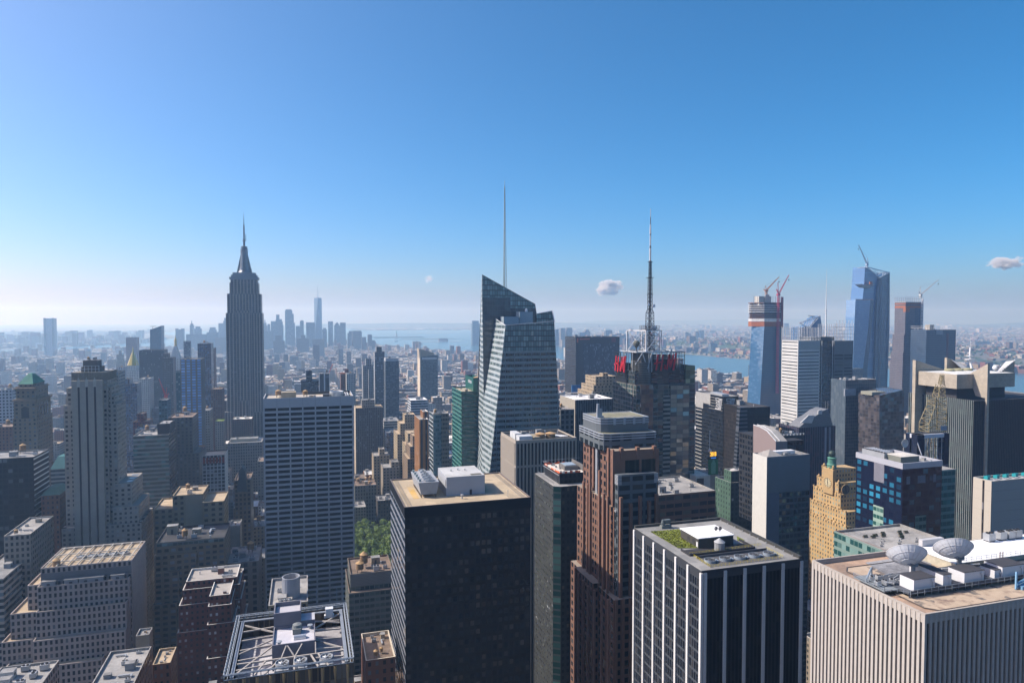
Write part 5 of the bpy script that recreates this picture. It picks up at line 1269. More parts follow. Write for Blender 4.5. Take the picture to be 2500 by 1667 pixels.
    L_A = [(.46,.10,.52,.30,.7),(.52,.30,.47,.34,.6),(.47,.34,.53,.08,.6),(.46,.10,.50,.06,.6),(.50,.06,.55,.16,.6)]
    L_M = [(.58,.02,.68,1,.9),(.67,1,.73,.16,1.2),(.73,.16,.88,1,1.1),(.86,-.02,.99,1.06,1.25)]
    ff = lambda u, v, o: (lx0+wd*u, Y-1.0+o, zl+.8+hgt*v)
    he, dE = (ez1-ez0)*.64, by-fx[1]
    fe_ = lambda u, v, o: (x0-1.4-o, fx[1]+dE*(1-u), ez0+(ez1-ez0)*.2+he*v)
    for S in (L_H, L_A, L_M):
        for (fn, w_, h_, t_) in ((ff, wd, hgt, 1.45), (fe_, dE, he, 2.2)):
            strokes('letter', REDM, T, lambda u, v, o, fn=fn, w_=w_, h_=h_: fn(u/w_, v/h_, o), [(q[0]*w_, q[1]*h_, q[2]*w_, q[3]*h_, *q[4:]) for q in S], t_, .5)
    # steel crown: ring beams, white struts
    cr = MB(); rx0 = onY(1533, 859, Y)[0]
    ring = [(x0+1,Y+1),(rx1,Y+1),(rx1,Y+34),(x0+1,Y+34)]
    for k in range(4):
        A, B = ring[k], ring[(k+1) % 4]; cr.tube((*A,zt+.6), (*B,zt+.6), .55, n=4)
        for i in range(5):
            t_ = i/4; px, py = A[0]+(B[0]-A[0])*t_, A[1]+(B[1]-A[1])*t_; cr.tube((px,py,zu-1), (px,py,zt+.6), .3, n=4)
    wx0 = onY(1593, 880, Y)[0]
    for a, b in (((wx0-9,zt),(wx0-4,zl+2)),((wx0-9,zt),(wx0-16,zl+6)),((wx0,zt),(wx0-4,zl+2)),((wx0,zt),(wx0,zl-1)),((wx0+18,zt),(wx0+13,zl+8)),((wx0+18,zt),(wx0+23,zl+8)),((wx0+5,zt),(wx0+5,zl+8)),((wx0+10,zt),(wx0+10,zl+8))):
        cr.tube((a[0],Y+1.4,a[1]), (b[0],Y+1.4,b[1]), .42, n=4)
    cr.build('crown_frame', plain((.62,.64,.66), .5, .1, name='pale_steel'), T)
    q = MB(); q.box(x0+9, x0+20, Y+8, Y+28, zu-.8, zt-1, mi=0); q.box(x0+22, rx1-6, Y+9, Y+28, zu-.79, zt-3, mi=1); q.build('plant_house', [plain((.22,.20,.17), .8, name='tan_plant'), plain((.36,.37,.40), .8, name='grey_plant')], T)
    q = MB(); q.box(u0+1, rx1-1, Y+3, Y+32, zt-.3, zt+.1); q.build('top_deck', plain((.30,.32,.32), .8, name='deck'), T)
    # white cube frame
    tx0, tx1 = onY(1551, 830, Y+6)[0], onY(1620, 830, Y+6)[0]; tm = onY(1575, 830, Y+6)[0]; ztc = onY(1580, 807, Y+8)[2]
    tb = MB(); c4 = [(tx0,Y+22),(tm,Y+4),(tx1,Y+10),(tx1-9,Y+30)]
    for k in range(4):
        A, B = c4[k], c4[(k+1) % 4]
        tb.tube((*A,zt+.6), (*A,ztc), .75 if k < 2 else .5, n=4); tb.tube((*A,ztc), (*B,ztc), .75 if k == 0 else .45, n=4); tb.tube((*A,zt+.9), (*B,zt+.9), .6 if k == 0 else .4, n=4)
        tb.tube((*A,ztc), (*B,zt+.8), .38 if k == 0 else .2, n=4); tb.tube((*B,ztc), (*A,zt+.8), .3 if k == 1 else .16, n=4)
    tb.build('white_cube_frame', WSTEEL, T)
    mx, my = onY(1587, 700, Y+18)[0], Y+18; Z = lambda y: onY(1587, y, my)[2]
    ma = MB()
    lattice(ma, sq(mx,my,zt,3.2), sq(mx,my,Z(764),2.6), 14, .17, .32); lattice(ma, sq(mx,my,zt,6.6), sq(mx,my,Z(806),6.4), 4, .14, .2)
    lattice(ma, sq(mx,my,Z(764),2.6), sq(mx,my,Z(755),1.6), 2, .17, .3); lattice(ma, sq(mx,my,Z(755),1.6), sq(mx,my,Z(678),1.35), 16, .15, .28)
    lattice(ma, sq(mx,my,Z(678),1.0), sq(mx,my,Z(637),.9), 8, .14, .26)
    ma.tube((mx,my,zt), (mx,my,Z(637)), .55, n=6)
    for y, r in ((678,2.6),(719,2.2),(640,1.8)): ma.box(mx-r, mx+r, my-r, my+r, Z(y)-.25, Z(y)+.25)
    z_a, z_b = Z(804), Z(795); d = 6.6
    for a, b in ((-d,d),):
        for (p_, q_) in (((-d,-d),(d,-d)),((d,-d),(d,d)),((d,d),(-d,d)),((-d,d),(-d,-d))):
            for zz in (z_a, (z_a+z_b)/2, z_b): ma.tube((mx+p_[0],my+p_[1],zz), (mx+q_[0],my+q_[1],zz), .18, n=4)
            for i in range(4): t_ = i/4; ma.tube((mx+p_[0]+(q_[0]-p_[0])*t_,my+p_[1]+(q_[1]-p_[1])*t_,z_a), (mx+p_[0]+(q_[0]-p_[0])*t_,my+p_[1]+(q_[1]-p_[1])*t_,z_b), .15, n=4)
    ma.box(mx-d, mx+d, my-d, my+d, z_a-.3, z_a)
    for i in range(22):
        zz = Z(715)+(Z(640)-Z(715))*i/22; ma.tube((mx-1,my,zz), (mx+2.3,my-.5,zz), .06, n=4)
    ma.build('lattice_mast', plain((.045,.04,.04), .6, .2, .1, name='dark_mast_steel'), T)
    tp = MB(); segs = [(637,.85,1),(606,.85,0),(600,.6,1),(574,.62,0),(571,.9,1),(548,.4,0),(530,.28,1),(510,.12,1)]
    for (ya, ra, c_), (yb, rb, _) in zip(segs, segs[1:]): tp.tube((mx,my,Z(ya)), (mx,my,Z(yb)), ra, min(ra, rb+.1), 8, 1-c_)
    tp.build('mast_antenna', [plain((.66,.64,.64), .5, name='white_radome'), plain((.16,.15,.15), .5, name='dark_radome')], T)
    for (dx, y, r) in ((-3.2,744,1.1),(1.8,747,1.5),(.3,799,1.2),(3.2,801,1.9),(1.0,816,.9),(.5,843,.8),(2.4,846,1.0)):
        dd = MB(); p = (mx+dx, my-3.4, Z(y)); n = 14
        dd.lathe(0, 0, [(r*.2,0),(r,.3),(r,.7),(0,.9)], n); dd.v = [(p[0]+v[0], p[1]-v[2], p[2]+v[1]) for v in dd.v]
        dd.tube((p[0],p[1],p[2]), (p[0],p[1]+2.4,p[2]), .12, n=4); dd.build('dish_antenna', WSTEEL, T)
    q = MB(); q.lathe(tx0+4.2, Y+12, [(.4,zt+1),(.5,zt+4),(2.6,zt+6),(2.9,zt+8.2),(2.0,zt+10),(0,zt+10.6)], 14); q.build('round_antenna', plain((.12,.12,.09), .7, name='dark_antenna'), T)
    rr = random.Random(8)
    for i in range(26):
        q = (x0+2+rr.random()*(rx1-x0-4), Y+2+rr.random()*30, zt+.1); put(M_UNIT, 'antenna_cabinet', T, q, rr.random()*3, (.45,.45,.6*rr.uniform(.5,1.4)))
    # right rear glass block
    g0, g1, gz = front(1674, 1697, 893, Y+3); q = MB(); q.shell(g0, g1-.05, Y+3, y1-.1, zb-.5, gz, 5.4, 3.95, .8, .4); q.build('green_glass_block', fac((.05,.08,.06), (.07,.10,.06), wx=.94, wz=.9, p2=.8, gl2=(.20,.27,.15), ior=1.9, rough=.06, jit=.12), T)
    sc_ = MB(); s0, s1, sz = front(1664, 1697, 1000, Y-1)
    LANDMARKS.append(('the red lettered tower', 1600, 900, 600))
red_letter_tower()

def brown_fin_tower():
    """reddish granite tower with stepped fins"""
    Y = 282
    T = thing('brown_fin_tower', 'reddish brown granite tower with stepped fins and a rounded grey crown', 'building', (onY(1520,1200,Y)[0], Y+20, 0))
    br = plain((.235,.125,.088), .75, 0, .08, .4, 'brown_granite'); gy = plain((.14,.16,.175), .5, .1, .06, .3, 'grey_cladding')
    fb = fac((.21,.118,.086), (.014,.016,.02), wx=.55, wz=.58, p2=.2, gl2=(.06,.055,.05), oz=.2)
    fg = fac((.13,.15,.165), (.02,.028,.034), wx=.80, wz=.56, p2=.35, gl2=(.07,.075,.07), jit=.05)
    Wd = MB(); FB = MB(); DK = MB()
    XF = onY(1498, 1200, Y)[0]
    def blk(mb, xl, xr, yt, y0, d, bay=4.2, fl=4.0, mi=0, top=True):
        x0, x1, z = front(xl, xr, yt, y0); mb.box(x0, x1, y0, y0+d, 0, z, bay, fl, mi, tmi=1); keep(x0, x1, y0, y0+d, 0, z); return x0, x1, z
    W = MB()
    lo = blk(W, 1499, 1640, 1465, Y-7, 52); md = blk(W, 1499, 1612, 1240, Y-1, 44); up = blk(W, 1499, 1607, 1102, Y+2, 36)
    W.box(lo[0]-3, lo[0]+10, Y+10, onX(1403, 1384, lo[0]-3)[1], 0, lo[2]+1.5, 3.2, 4.0, 0, tmi=1)
    W.box(md[0]-1.4, md[0]+12, Y+6, onX(1423, 1180, md[0]-1.4)[1], 0, md[2]+2, 3.0, 4.0, 0, tmi=1)
    W.build('wall', [fb, plain((.34,.28,.22), .9, name='terrace_paving')], T)
    # grey bay on the front, with banded corners
    gx0, gx1, gz = front(1509, 1605, 1160, Y-4); G = MB(); G.box(gx0, gx1, Y-4, Y-.9, 0, gz, 7.5, 4.0, 0, tmi=1); G.build('grey_bay', [fg, gy], T)
    bn = MB()
    for i in range(7):
        for a, b in ((gx0-.25, gx0+1.7), (gx1-1.7, gx1+.25)): bn.box(a, b, Y-4.25, Y-1, gz-.3-i*.62-.32, gz-.3-i*.62)
    # top: rounded grey blocks
    for k, (xl, xr, yt, yb_, y0, d) in enumerate(((1464,1583,1018,1056,Y+14,20),(1471,1601,1056,1100,Y+9,28))):
        x0, x1, z = front(xl, xr, yt, y0); zb = onY(xl, yb_, y0)[2]; c = 4.0
        pl = [(x0+c,y0),(x1-.1,y0),(x1,y0+.1),(x1,y0+d),(x0,y0+d),(x0,y0+c),(x0+.3*c,y0+.3*c)]
        C = MB(); C.prism(pl, zb-.1, z-1.0, 6.5, 5, 0, top=True, tmi=1); C.build('crown_block', [gy if k == 0 else fac((.13,.15,.165), (.015,.02,.025), wx=.72, wz=.62, p2=.15, oz=.12), roofm((.20,.19,.12), (.22,.21,.19))], T)
        P = MB(); q = [(a+(.0), b) for a, b in pl]
        for i in range(3):
            z_ = z-1.0-i*1.15
            for j in range(len(pl)):
                A, B = pl[j], pl[(j+1) % len(pl)]
                P.tube((A[0],A[1],z_), (B[0],B[1],z_), .34, n=4)
        if k == 0:
            for f_ in (.30,.50,.70,.90):
                xx = x0+(x1-x0)*f_; P.box(xx-.6, xx+.6, y0-.42, y0+.2, z-4, z-.6)
        P.build('crown_band', plain((.40,.44,.50), .45, .3, name='polished_band'), T)
    # dark opening panels in the brown block and parapet posts
    ux0, ux1, uz = up
    for a, b in ((.24,.55),(.61,.92)):
        xa, xb = ux0+(ux1-ux0)*a, ux0+(ux1-ux0)*b; DK.box(xa, xb, Y+1.6, Y+1.99, uz-13, uz-4.4, 1.2, 20)
    DK.box(ux0-.3, ux0-.02, Y+6, Y+10, uz-40, uz-6)
    DK.build('dark_glazing', fac((.02,.022,.025), (.022,.03,.03), wx=.8, wz=1.01, p2=.5, gl2=(.055,.06,.055)), T)
    fr = MB(); fr.box(ux0-.05, ux1+.05, Y+1.3, Y+1.58, uz-4.3, uz+.3); 
    for a, b in ((-.005,.235),(.555,.605),(.925,1.005)): fr.box(ux0+(ux1-ux0)*a, ux0+(ux1-ux0)*b, Y+1.3, Y+1.58, uz-13.2, uz-4.32)
    fr.build('granite_frame', br, T)
    # fins
    def fin(x, y0, z, w=1.5, d=1.3, z0=0):
        f = MB(); f.box(x-w/2, x+w/2, y0, y0+d, z0, z); f.build('granite_fin', br, T)
    for f_ in (.16,.52,.90): fin(ux0+(ux1-ux0)*f_, Y+.9, uz+1.6, 1.5, 1.9, uz-4)
    zmd = md[2]; zlo = lo[2]
    for i, (px, yt) in enumerate(((1519,1215),(1543,1230),(1566,1212),(1588,1224),(1606,1207))):
        p = onY(px, yt, Y-6); fin(p[0], Y-5.6, p[2], 1.3, 1.5, 0)
    XE = md[0]-1.4
    for px, yt in ((1425,1175),(1435,1180),(1441,1136),(1464,1148),(1474,1204),(1484,1210)):
        p = onX(px, yt, XE-.5); f = MB(); f.box(XE-1.0, XE-.02, p[1]-.7, p[1]+.7, 0, p[2]); f.build('granite_fin', br, T)
    XU = ux0
    for px, yt in ((1441,1076),(1450,1046),(1486,1094),(1497,1097)):
        p = onX(px, yt, XU-.3); f = MB(); f.box(XU-.8, XU-.02, p[1]-.8, p[1]+.8, 0, p[2]); f.build('granite_fin', br, T)
    for px, yt in ((1406,1385),(1414,1398),(1424,1416),(1436,1430),(1452,1440),(1470,1452),(1486,1462)):
        p = onX(px, yt, lo[0]-3.3); f = MB(); f.box(lo[0]-3.9, lo[0]-3.02, p[1]-.6, p[1]+.6, 0, p[2]); f.build('granite_fin', br, T)
    for i in range(9):
        xx = lo[0]+1+(lo[1]-lo[0]-2)*i/8; fin(xx, Y-7.9, zlo+.4, 1.1, .86)
    # grey steel pier with a stepped top
    p = onX(1459, 990, XU-.9); S = MB(); zz = onX(1459, 1035, XU-.9)[2]; zt = onX(1457, 985, XU-.9)[2]
    S.box(XU-1.5, XU-.82, p[1]-1.1, p[1]+1.1, 40, zz); S.box(XU-1.4, XU+2.0, p[1]-.8, p[1]+.8, zz+.01, zz+(zt-zz)*.4); S.box(XU-1.3, XU+1.2, p[1]-.6, p[1]+.6, zz+(zt-zz)*.4+.01, zz+(zt-zz)*.75); S.box(XU-1.2, XU, p[1]-.5, p[1]+.5, zz+(zt-zz)*.75+.01, zt)
    S.build('steel_pier', plain((.40,.43,.47), .45, .3, name='brushed_steel'), T)
    cg = MB(); q = onY(1500, 1245, Y-1.5); cg.box(q[0]+.3, q[0]+4.6, Y-2.6, Y-1.02, 0, md[2]-1.5, 2, 4); cg.build('corner_glazing', fac((.10,.12,.13), (.018,.024,.03), wx=.9, wz=.8, p2=.3), T)
    bn.box(q[0]+.1, q[0]+4.8, Y-2.9, Y-1.0, md[2]-1.4, md[2]-1.1); bn.box(q[0]+.1, q[0]+4.8, Y-2.9, Y-1.0, md[2]-.9, md[2]-.6); bn.build('steel_band', plain((.50,.52,.55), .4, .3, name='polished_band'), T)
    LANDMARKS.append(('the brown finned tower', 1530, 1040, 310))
brown_fin_tower()

def white_column_tower():
    Y = 200; x0, x1, z = front(1712, 1961, 1394.5, Y); y1 = onX(1545.6, 1288.5, x0)[1]
    T = thing('white_column_tower', 'dark glass tower with tall white columns, a planted green roof bed and five fans', 'building', ((x0+x1)/2, Y+20, 0))
    keep(x0, x1, Y, y1, 0, z)
    dk = fac((.016,.018,.023), (.008,.010,.014), wx=.62, wz=1.01, span=(.016,.017,.021), p2=.35, gl2=(.028,.027,.028), jit=.04, wr=.4)
    dl = fac((.075,.085,.10), (.010,.013,.02), wx=.80, wz=.76, p2=.25, gl2=(.05,.05,.055), jit=.05, wr=.5)
    W = MB(); W.shell(x0+.5, x1-.5, Y+.5, y1-.5, 0, z-3, 1.5, 3.7, .1, .3, side=(0,0,0,1)); W.build('wall', [dk, dl, dl], T)
    C = MB(); C.box(x0+.35, x1-.35, Y+.35, y1-.35, z-3, z-.02); C.build('top_band', plain((.05,.055,.065), .5, 0, .06, name='dark_fascia'), T)
    wh = plain((.78,.77,.76), .6, 0, .05, .5, 'white_marble')
    for i in range(7):
        yy = Y+.55+(y1-Y-1.1)*i/6; c = MB(); c.box(x0-.05, x0+.9, yy-.55, yy+.55, 0, z-.8); c.build('column', wh, T)
    for i in range(6):
        xx = x0+1.75+(x1-x0-2.3)*i/5 if i else x0+1.75
        c = MB(); c.box(xx-.55, xx+.55, Y-.05, Y+.9, 0, z-.8); c.build('column', wh, T)
    d, w = y1-Y, x1-x0
    pv = roofm((.25,.245,.235), (.20,.20,.195), .08)
    r = MB(); r.box(x0+.3, x1-.3, Y+.3, y1-.3, z-.03, z+.12); r.build('roof', pv, T); zr = z+.12
    R = lambda px, py, dz=0: onZ(px, py, zr+dz)
    p = MB()
    for (a0, a1, b0, b1) in ((x0+.3, x1-.3, y1-1.4, y1-.35), (x1-1.5, x1-.35, Y+.3, y1-1.42)):
        p.box(a0, a1, b0, b1, zr, zr+.9)
    p.build('dark_parapet', plain((.055,.055,.05), .7, name='dark_coping'), T)
    g = MB(); pts = [R(1588,1298),(R(1657,1292)[0],R(1657,1292)[1],zr),R(1704,1338),R(1655,1338)]
    zz = zr+.18; rc_ = random.Random(3)
    g.face([(q[0],q[1],zz) for q in pts[::-1]]); g.face([(R(1799,1309)[0],R(1799,1309)[1],zz), (R(1818,1319)[0],R(1818,1319)[1],zz), (R(1800,1320)[0],R(1800,1320)[1],zz)][::-1])
    cx_ = sum(q[0] for q in pts)/4; cy_ = sum(q[1] for q in pts)/4
    for i in range(900):
        u, v = rc_.random(), rc_.random(); a = Vector(pts[0]).lerp(Vector(pts[1]), u); b = Vector(pts[3]).lerp(Vector(pts[2]), u); q = a.lerp(b, v); s = rc_.uniform(.12,.3)
        g.face([(q.x-s,q.y,zz),(q.x+s,q.y,zz),(q.x,q.y+rc_.uniform(-.3,.3),zz+s*1.3)], None, 1 if rc_.random() < .7 else 2)
    sm = plain((.17,.20,.02), .95, 0, .35, 1.2, 'sedum'); g.build('green_bed', [sm, plain((.24,.24,.03), .95, 0, .3, 2, 'sedum_flowers'), plain((.40,.38,.22), .95, 0, .3, 2, 'dry_sedum')], T)
    # penthouse with white roof
    h = 3.6; a = R(1698,1334); b = R(1798,1333); yb = R(1657,1291,h)[1]
    hx0, hx1, hy0 = a[0], b[0], (a[1]+b[1])/2
    P = MB(); P.box(hx0, hx1, hy0, yb, zr, zr+h, mi=0, tmi=1)
    P.box(hx0-.3, hx1+.3, hy0-.3, yb+.3, zr+h+.003, zr+h+.25, mi=1)
    for i in range(2): P.box(hx0-.06, hx0-.004, hy0+2.5+3.6*i, hy0+4.2+3.6*i, zr+1, zr+2.6, mi=2)
    P.box(hx0-.06, hx0-.004, hy0+.5, hy0+1.4, zr, zr+2.2, mi=3)
    P.build('penthouse', [plain((.065,.062,.055), .8, name='dark_brick'), roofm((.80,.80,.80), (.74,.74,.74), .04), DSTEEL, WSTEEL], T)
    rl = MB()
    for i in range(12):
        xx = hx0+(hx1-hx0)*i/11; rl.tube((xx,hy0-.1,zr+h), (xx,hy0-.1,zr+h+1.1), .04, n=4)
    for dz in (.6, 1.1): rl.tube((hx0,hy0-.1,zr+h+dz), (hx1,hy0-.1,zr+h+dz), .04, n=4)
    rl.build('white_rail', WSTEEL, T)
    pit = MB(); c0, c1 = R(1668,1353), R(1842,1330); q0 = R(1690,1361); 
    pit.box(R(1672,1349)[0], hx1+4.5, hy0-6.2, hy0-.05, zr+.005, zr+.03); pit.box(R(1672,1349)[0], hx1+4.6, hy0-6.5, hy0-6.21, zr, zr+.8); pit.box(R(1672,1349)[0]-.3, R(1672,1349)[0]-.01, hy0-6.5, hy0-.3, zr, zr+.9); pit.box(hx1+4.61, hx1+4.9, hy0-6.5, hy0+3, zr, zr+.9)
    pit.build('plant_pit', plain((.035,.035,.04), .8, name='dark_pit'), T)
    t = R(1758,1343); K = MB(); K.lathe(t[0], t[1]+.4, [(1.85,zr),(1.85,zr+3.0),(2.05,zr+3.05),(0,zr+4.6)], 20)
    for i in range(16):
        an = i*math.pi/8; K.tube((t[0]+1.87*math.cos(an),t[1]+.4+1.87*math.sin(an),zr), (t[0]+1.87*math.cos(an),t[1]+.4+1.87*math.sin(an),zr+3), .05, n=4)
    K.build('round_tank', plain((.40,.41,.42), .6, .2, .1, 1, 'weathered_zinc'), T)
    yl = plain((.62,.50,.03), .6, name='yellow_paint'); Y1 = MB()
    def rail(a, b, n):
        A, B = Vector(a), Vector(b)
        for dz in (.55, 1.05): Y1.tube(A+Vector((0,0,dz)), B+Vector((0,0,dz)), .045, n=4)
        for i in range(n+1): q = A.lerp(B, i/n); Y1.tube(q, q+Vector((0,0,1.05)), .04, n=4)
    e0, e1, e2, e3 = R(1683,1356), R(1858,1332), R(1913,1362), R(1733,1387)
    rail(e0, e1, 22); fa, fb, fc, fd = R(1694,1360), R(1871,1341), R(1912,1362), R(1735,1386)
    rail(fa, fd, 6); rail(fd, fc, 20); rail(fc, fb, 6); Y1.build('yellow_rail', yl, T)
    st = MB(); u0, u1, v0, v1 = min(fa[0],fd[0])+.5, fc[0]-.4, fd[1]+.5, fb[1]-.6
    st.box(u0, u1, v0, v1, zr+.01, zr+.06, mi=0); st.box(u0, u1, v1-.25, v1, zr+.06, zr+.9, mi=0); st.build('fan_pit', plain((.10,.10,.11), .8, name='pit_lining'), T)
    for i in range(5):
        cx = u0+2.6+(u1-u0-5)*i/4; cyy = (v0+v1)/2
        fz = MB(); rr = min(2.05, (v1-v0)/2-.3); fz.lathe(cx, cyy, [(rr,zr+.06),(rr,zr+1.0),(rr-.15,zr+1.0),(rr-.2,zr+.5)], 22); fz.box(cx+rr-.1, cx+rr+.9, cyy-1.1, cyy+1.1, zr+.06, zr+.55); fz.build('fan_ring', plain((.34,.40,.46), .5, .2, name='blue_grey_sheet'), T)
        put(M_FAN, 'cooling_fan', T, (cx, cyy, zr+.25), .5*i, (rr*.44,rr*.44,.7))
        gr = MB()
        for k in range(-4,5): 
            hh = math.sqrt(max(.05, (rr-.1)**2-(k*.42)**2)); gr.tube((cx+k*.42,cyy-hh,zr+1.0), (cx+k*.42,cyy+hh,zr+1.0), .035, n=4)
        gr.box(cx-rr, cx+rr, cyy-.14, cyy+.14, zr+.98, zr+1.06); gr.build('fan_guard', DSTEEL, T)
    wm = R(1625,1288); Q = MB(); Q.box(wm[0]-2.2, wm[0]+2.2, wm[1]-.9, wm[1]+.9, zr, zr+1.2, mi=0); Q.build('winch_base', plain((.22,.24,.22), .8, name='grey_block'), T)
    Q = MB(); Q.lathe(wm[0]-1.2, wm[1], [(.7,zr+1.2),(.8,zr+2.2),(.5,zr+3.4),(0,zr+3.6)], 10); Q.box(wm[0]-.6, wm[0]+2, wm[1]-.7, wm[1]+.7, zr+1.9, zr+3.4); Q.build('window_winch', plain((.14,.17,.18), .6, .2, name='winch_paint'), T)
    for px in (1747, 1757):
        dd = MB(); p = onZ(px, 1296, zr+h+.3); dd.lathe(0,0,[(.15,0),(.75,.25),(.8,.3),(.1,.1)],12); dd.v = [(p[0]+v[0], p[1]-v[2], p[2]+1.1+v[1]) for v in dd.v]; dd.tube((p[0],p[1],zr+h), (p[0],p[1],zr+h+1.1), .07, n=4); dd.build('dish_antenna', plain((.10,.10,.11), .6, name='dark_dish'), T)
    for i in range(10): put(M_VENT, 'vent_pipe', T, (x1-2.2, Y+3+(d-6)*i/9, zr), 0, (.45,.45,.35))
    LANDMARKS.append(('the white columned tower', 1750, 1390, 230))
white_column_tower()

def pier_block():
    """big office at the lower right, all narrow stone piers, with two dishes on the roof"""
    Y = 120; x0, _, z = front(2259, 2400, 1498.7, Y); y1 = onX(1982.6, 1367, x0)[1]; x1 = x0+78; par = 1.3
    T = thing('pier_office', 'big lower right office of narrow beige piers, dishes and white sheds on its roof', 'building', ((x0+x1)/2, (Y+y1)/2, 0))
    keep(x0, x1, Y, y1, 0, z)
    st = plain((.50,.46,.42), .8, 0, .08, .6, 'beige_limestone')
    g = MB(); g.box(x0+.5, x1-.5, Y+.5, y1-.5, 0, z-.4, 1.45, 3.7, top=False, bot=False); g.build('glazing', fac((.014,.015,.02), (.010,.012,.018), wx=.96, wz=.55, p2=.3, gl2=(.05,.045,.04), span=(.014,.015,.022), jit=.04), T)
    f = MB(); f.shell(x0, x1, Y, y1, z-.38, z, None, 3.7, par-.9, .5)
    f.box(x0+.05, x0+.6, Y+.05, y1-.05, z-par-1, z-.4); f.box(x0+.62, x1-.05, Y+.05, Y+.6, z-par-1, z-.4); f.box(x0+.62, x1-.05, y1-.6, y1-.05, z-par-1, z-.4)
    f.build('coping', plain((.46,.41,.36), .8, 0, .1, 1, 'stone_coping'), T)
    P = MB(); P.box(-.36, .36, -.3, .36, 0, z-.4); me = P.mesh('pier', st)
    n = 27
    for i in range(n+1): put(me, 'pier', T, (x0+.3, Y+.36+(y1-Y-.72)*i/n, 0), math.pi/2)
    m = 52
    for i in range(1, m+1): put(me, 'pier', T, (x0+.36+(x1-x0-.72)*i/m, Y+.3, 0))
    zr = z-par
    R = lambda px, py, dz=0: onZ(px, py, zr+dz)
    rf = MB(); rf.box(x0+.6, x1-.6, Y+.6, y1-.6, zr-.5, zr); rf.build('roof', roofm((.40,.27,.19), (.19,.14,.11), .2), T)
    rm, t, p = new_mat('patched_tan_membrane'); pos = nd(t, 'ShaderNodeNewGeometry').outputs['Position']
    vo = nd(t, 'ShaderNodeTexVoronoi', distance='CHEBYCHEV'); vo.inputs['Scale'].default_value = .55; t.links.new(pos, vo.inputs['Vector'])
    sp = nd(t, 'ShaderNodeSeparateColor'); t.links.new(vo.outputs['Color'], sp.inputs[0])
    pt = mth(t, 'MULTIPLY', mth(t, 'GREATER_THAN', sp.outputs[0], .80), rng(t, noise(t, .14, 3, pos), .40, .52))
    c = mixc(t, rng(t, noise(t, .35, 5, pos), .35, .7), (.46,.36,.265), (.36,.275,.20)); c = mixc(t, mth(t, 'MULTIPLY', pt, .9), c, (.11,.10,.095))
    c = mixc(t, rng(t, noise(t, .22, 4, pos), .53, .66), c, (.20,.14,.11)); t.links.new(c, p.inputs['Base Color']); p.inputs['Roughness'].default_value = .9
    k = MB(); ix0, iy0, iy1 = x0+5.0, Y+2.6, y1-5.2; ch = 2.2
    k.prism([(ix0+ch,iy0),(x1-4,iy0),(x1-4,iy1),(ix0+ch,iy1),(ix0,iy1-ch),(ix0,iy0+ch)], zr+.01, zr+.14); k.build('roof_membrane', rm, T)
    k = MB(); ed = [(ix0+ch,iy0),(x1-4,iy0),(x1-4,iy1),(ix0+ch,iy1),(ix0,iy1-ch),(ix0,iy0+ch)]
    for i in range(6): a, b = ed[i], ed[(i+1) % 6]; k.tube((a[0],a[1],zr+.2), (b[0],b[1],zr+.2), .16, n=4)
    k.build('roof_kerb', plain((.12,.10,.09), .8, name='dark_kerb'), T)
    a, b = R(2100,1375), R(2290,1345); k = MB(); k.face([(q[0],q[1],zr+.16) for q in (R(2112,1374),R(2185,1415),R(2262,1400),R(2290,1347))]); k.build('grey_decking', roofm((.28,.28,.29), (.16,.16,.17), .4), T)
    # raised white roof
    hb = 2.6; w0 = R(2292,1378); w1y = y1-4; wx0 = R(2291,1383)[0]; wy0 = R(2396,1390)[1]
    k = MB(); k.box(wx0, x1-3, wy0, w1y, zr+.02, zr+hb, mi=0, tmi=1); k.box(wx0-.2, x1-2.8, wy0-.2, w1y+.2, zr+hb+.003, zr+hb+.15, mi=1); k.build('white_roofed_house', [plain((.50,.45,.34), .8, 0, .25, .6, 'stained_cream_wall'), roofm((.84,.83,.82), (.78,.78,.78), .03)], T)
    sd = plain((.72,.72,.75), .6, 0, .04, name='white_shed_wall'); rt = plain((.055,.055,.065), .85, 0, .1, name='grey_felt')
    pf = MB(); q0 = R(2205,1455); px1 = x0+40
    py0 = R(2250,1462)[1]+1.0
    pf.box(q0[0], x1-6, py0, py0+11.5, zr+1.0, zr+1.35); 
    for i in range(14):
        xx = q0[0]+.5+(x1-7-q0[0])*i/13; pf.box(xx-.12, xx+.12, py0+.2, py0+.45, zr+.14, zr+1.0); pf.box(xx-.12, xx+.12, py0+10.8, py0+11.1, zr+.14, zr+1.0)
    pf.box(q0[0], x1-6, py0-.12, py0-.01, zr+1.0, zr+1.9); pf.build('equipment_platform', plain((.09,.10,.12), .7, .1, name='grey_platform_steel'), T)
    zp = zr+1.36
    def shed(pxl, pxr, pyb, hgt, dep, hue=None):
        A, B = onZ(pxl, pyb, zp), onZ(pxr, pyb, zp); s = MB(); yy = max(A[1], py0+.6)
        s.box(A[0], B[0], yy, yy+dep, zp, zp+hgt, mi=0); s.box(A[0]-.12, B[0]+.12, yy-.12, yy+dep+.12, zp+hgt+.003, zp+hgt+.14, mi=1)
        s.box(B[0]-1.2, B[0]-.8, yy-.3, yy-.005, zp+hgt-.9, zp+hgt-.5, mi=0); s.tube((B[0]-1,yy-.2,zp), (B[0]-1,yy-.2,zp+hgt-.9), .05, n=4, mi=2)
        s.build('equipment_shed', [sd, rt, STEEL], T)
    shed(2241, 2310, 1448, 2.9, 4.2); shed(2314, 2342, 1438, 3.1, 10.0); shed(2356, 2422, 1426, 2.9, 4.6); shed(2461, 2535, 1417, 3.0, 5.0); shed(2428, 2456, 1412, 2.2, 4.0)
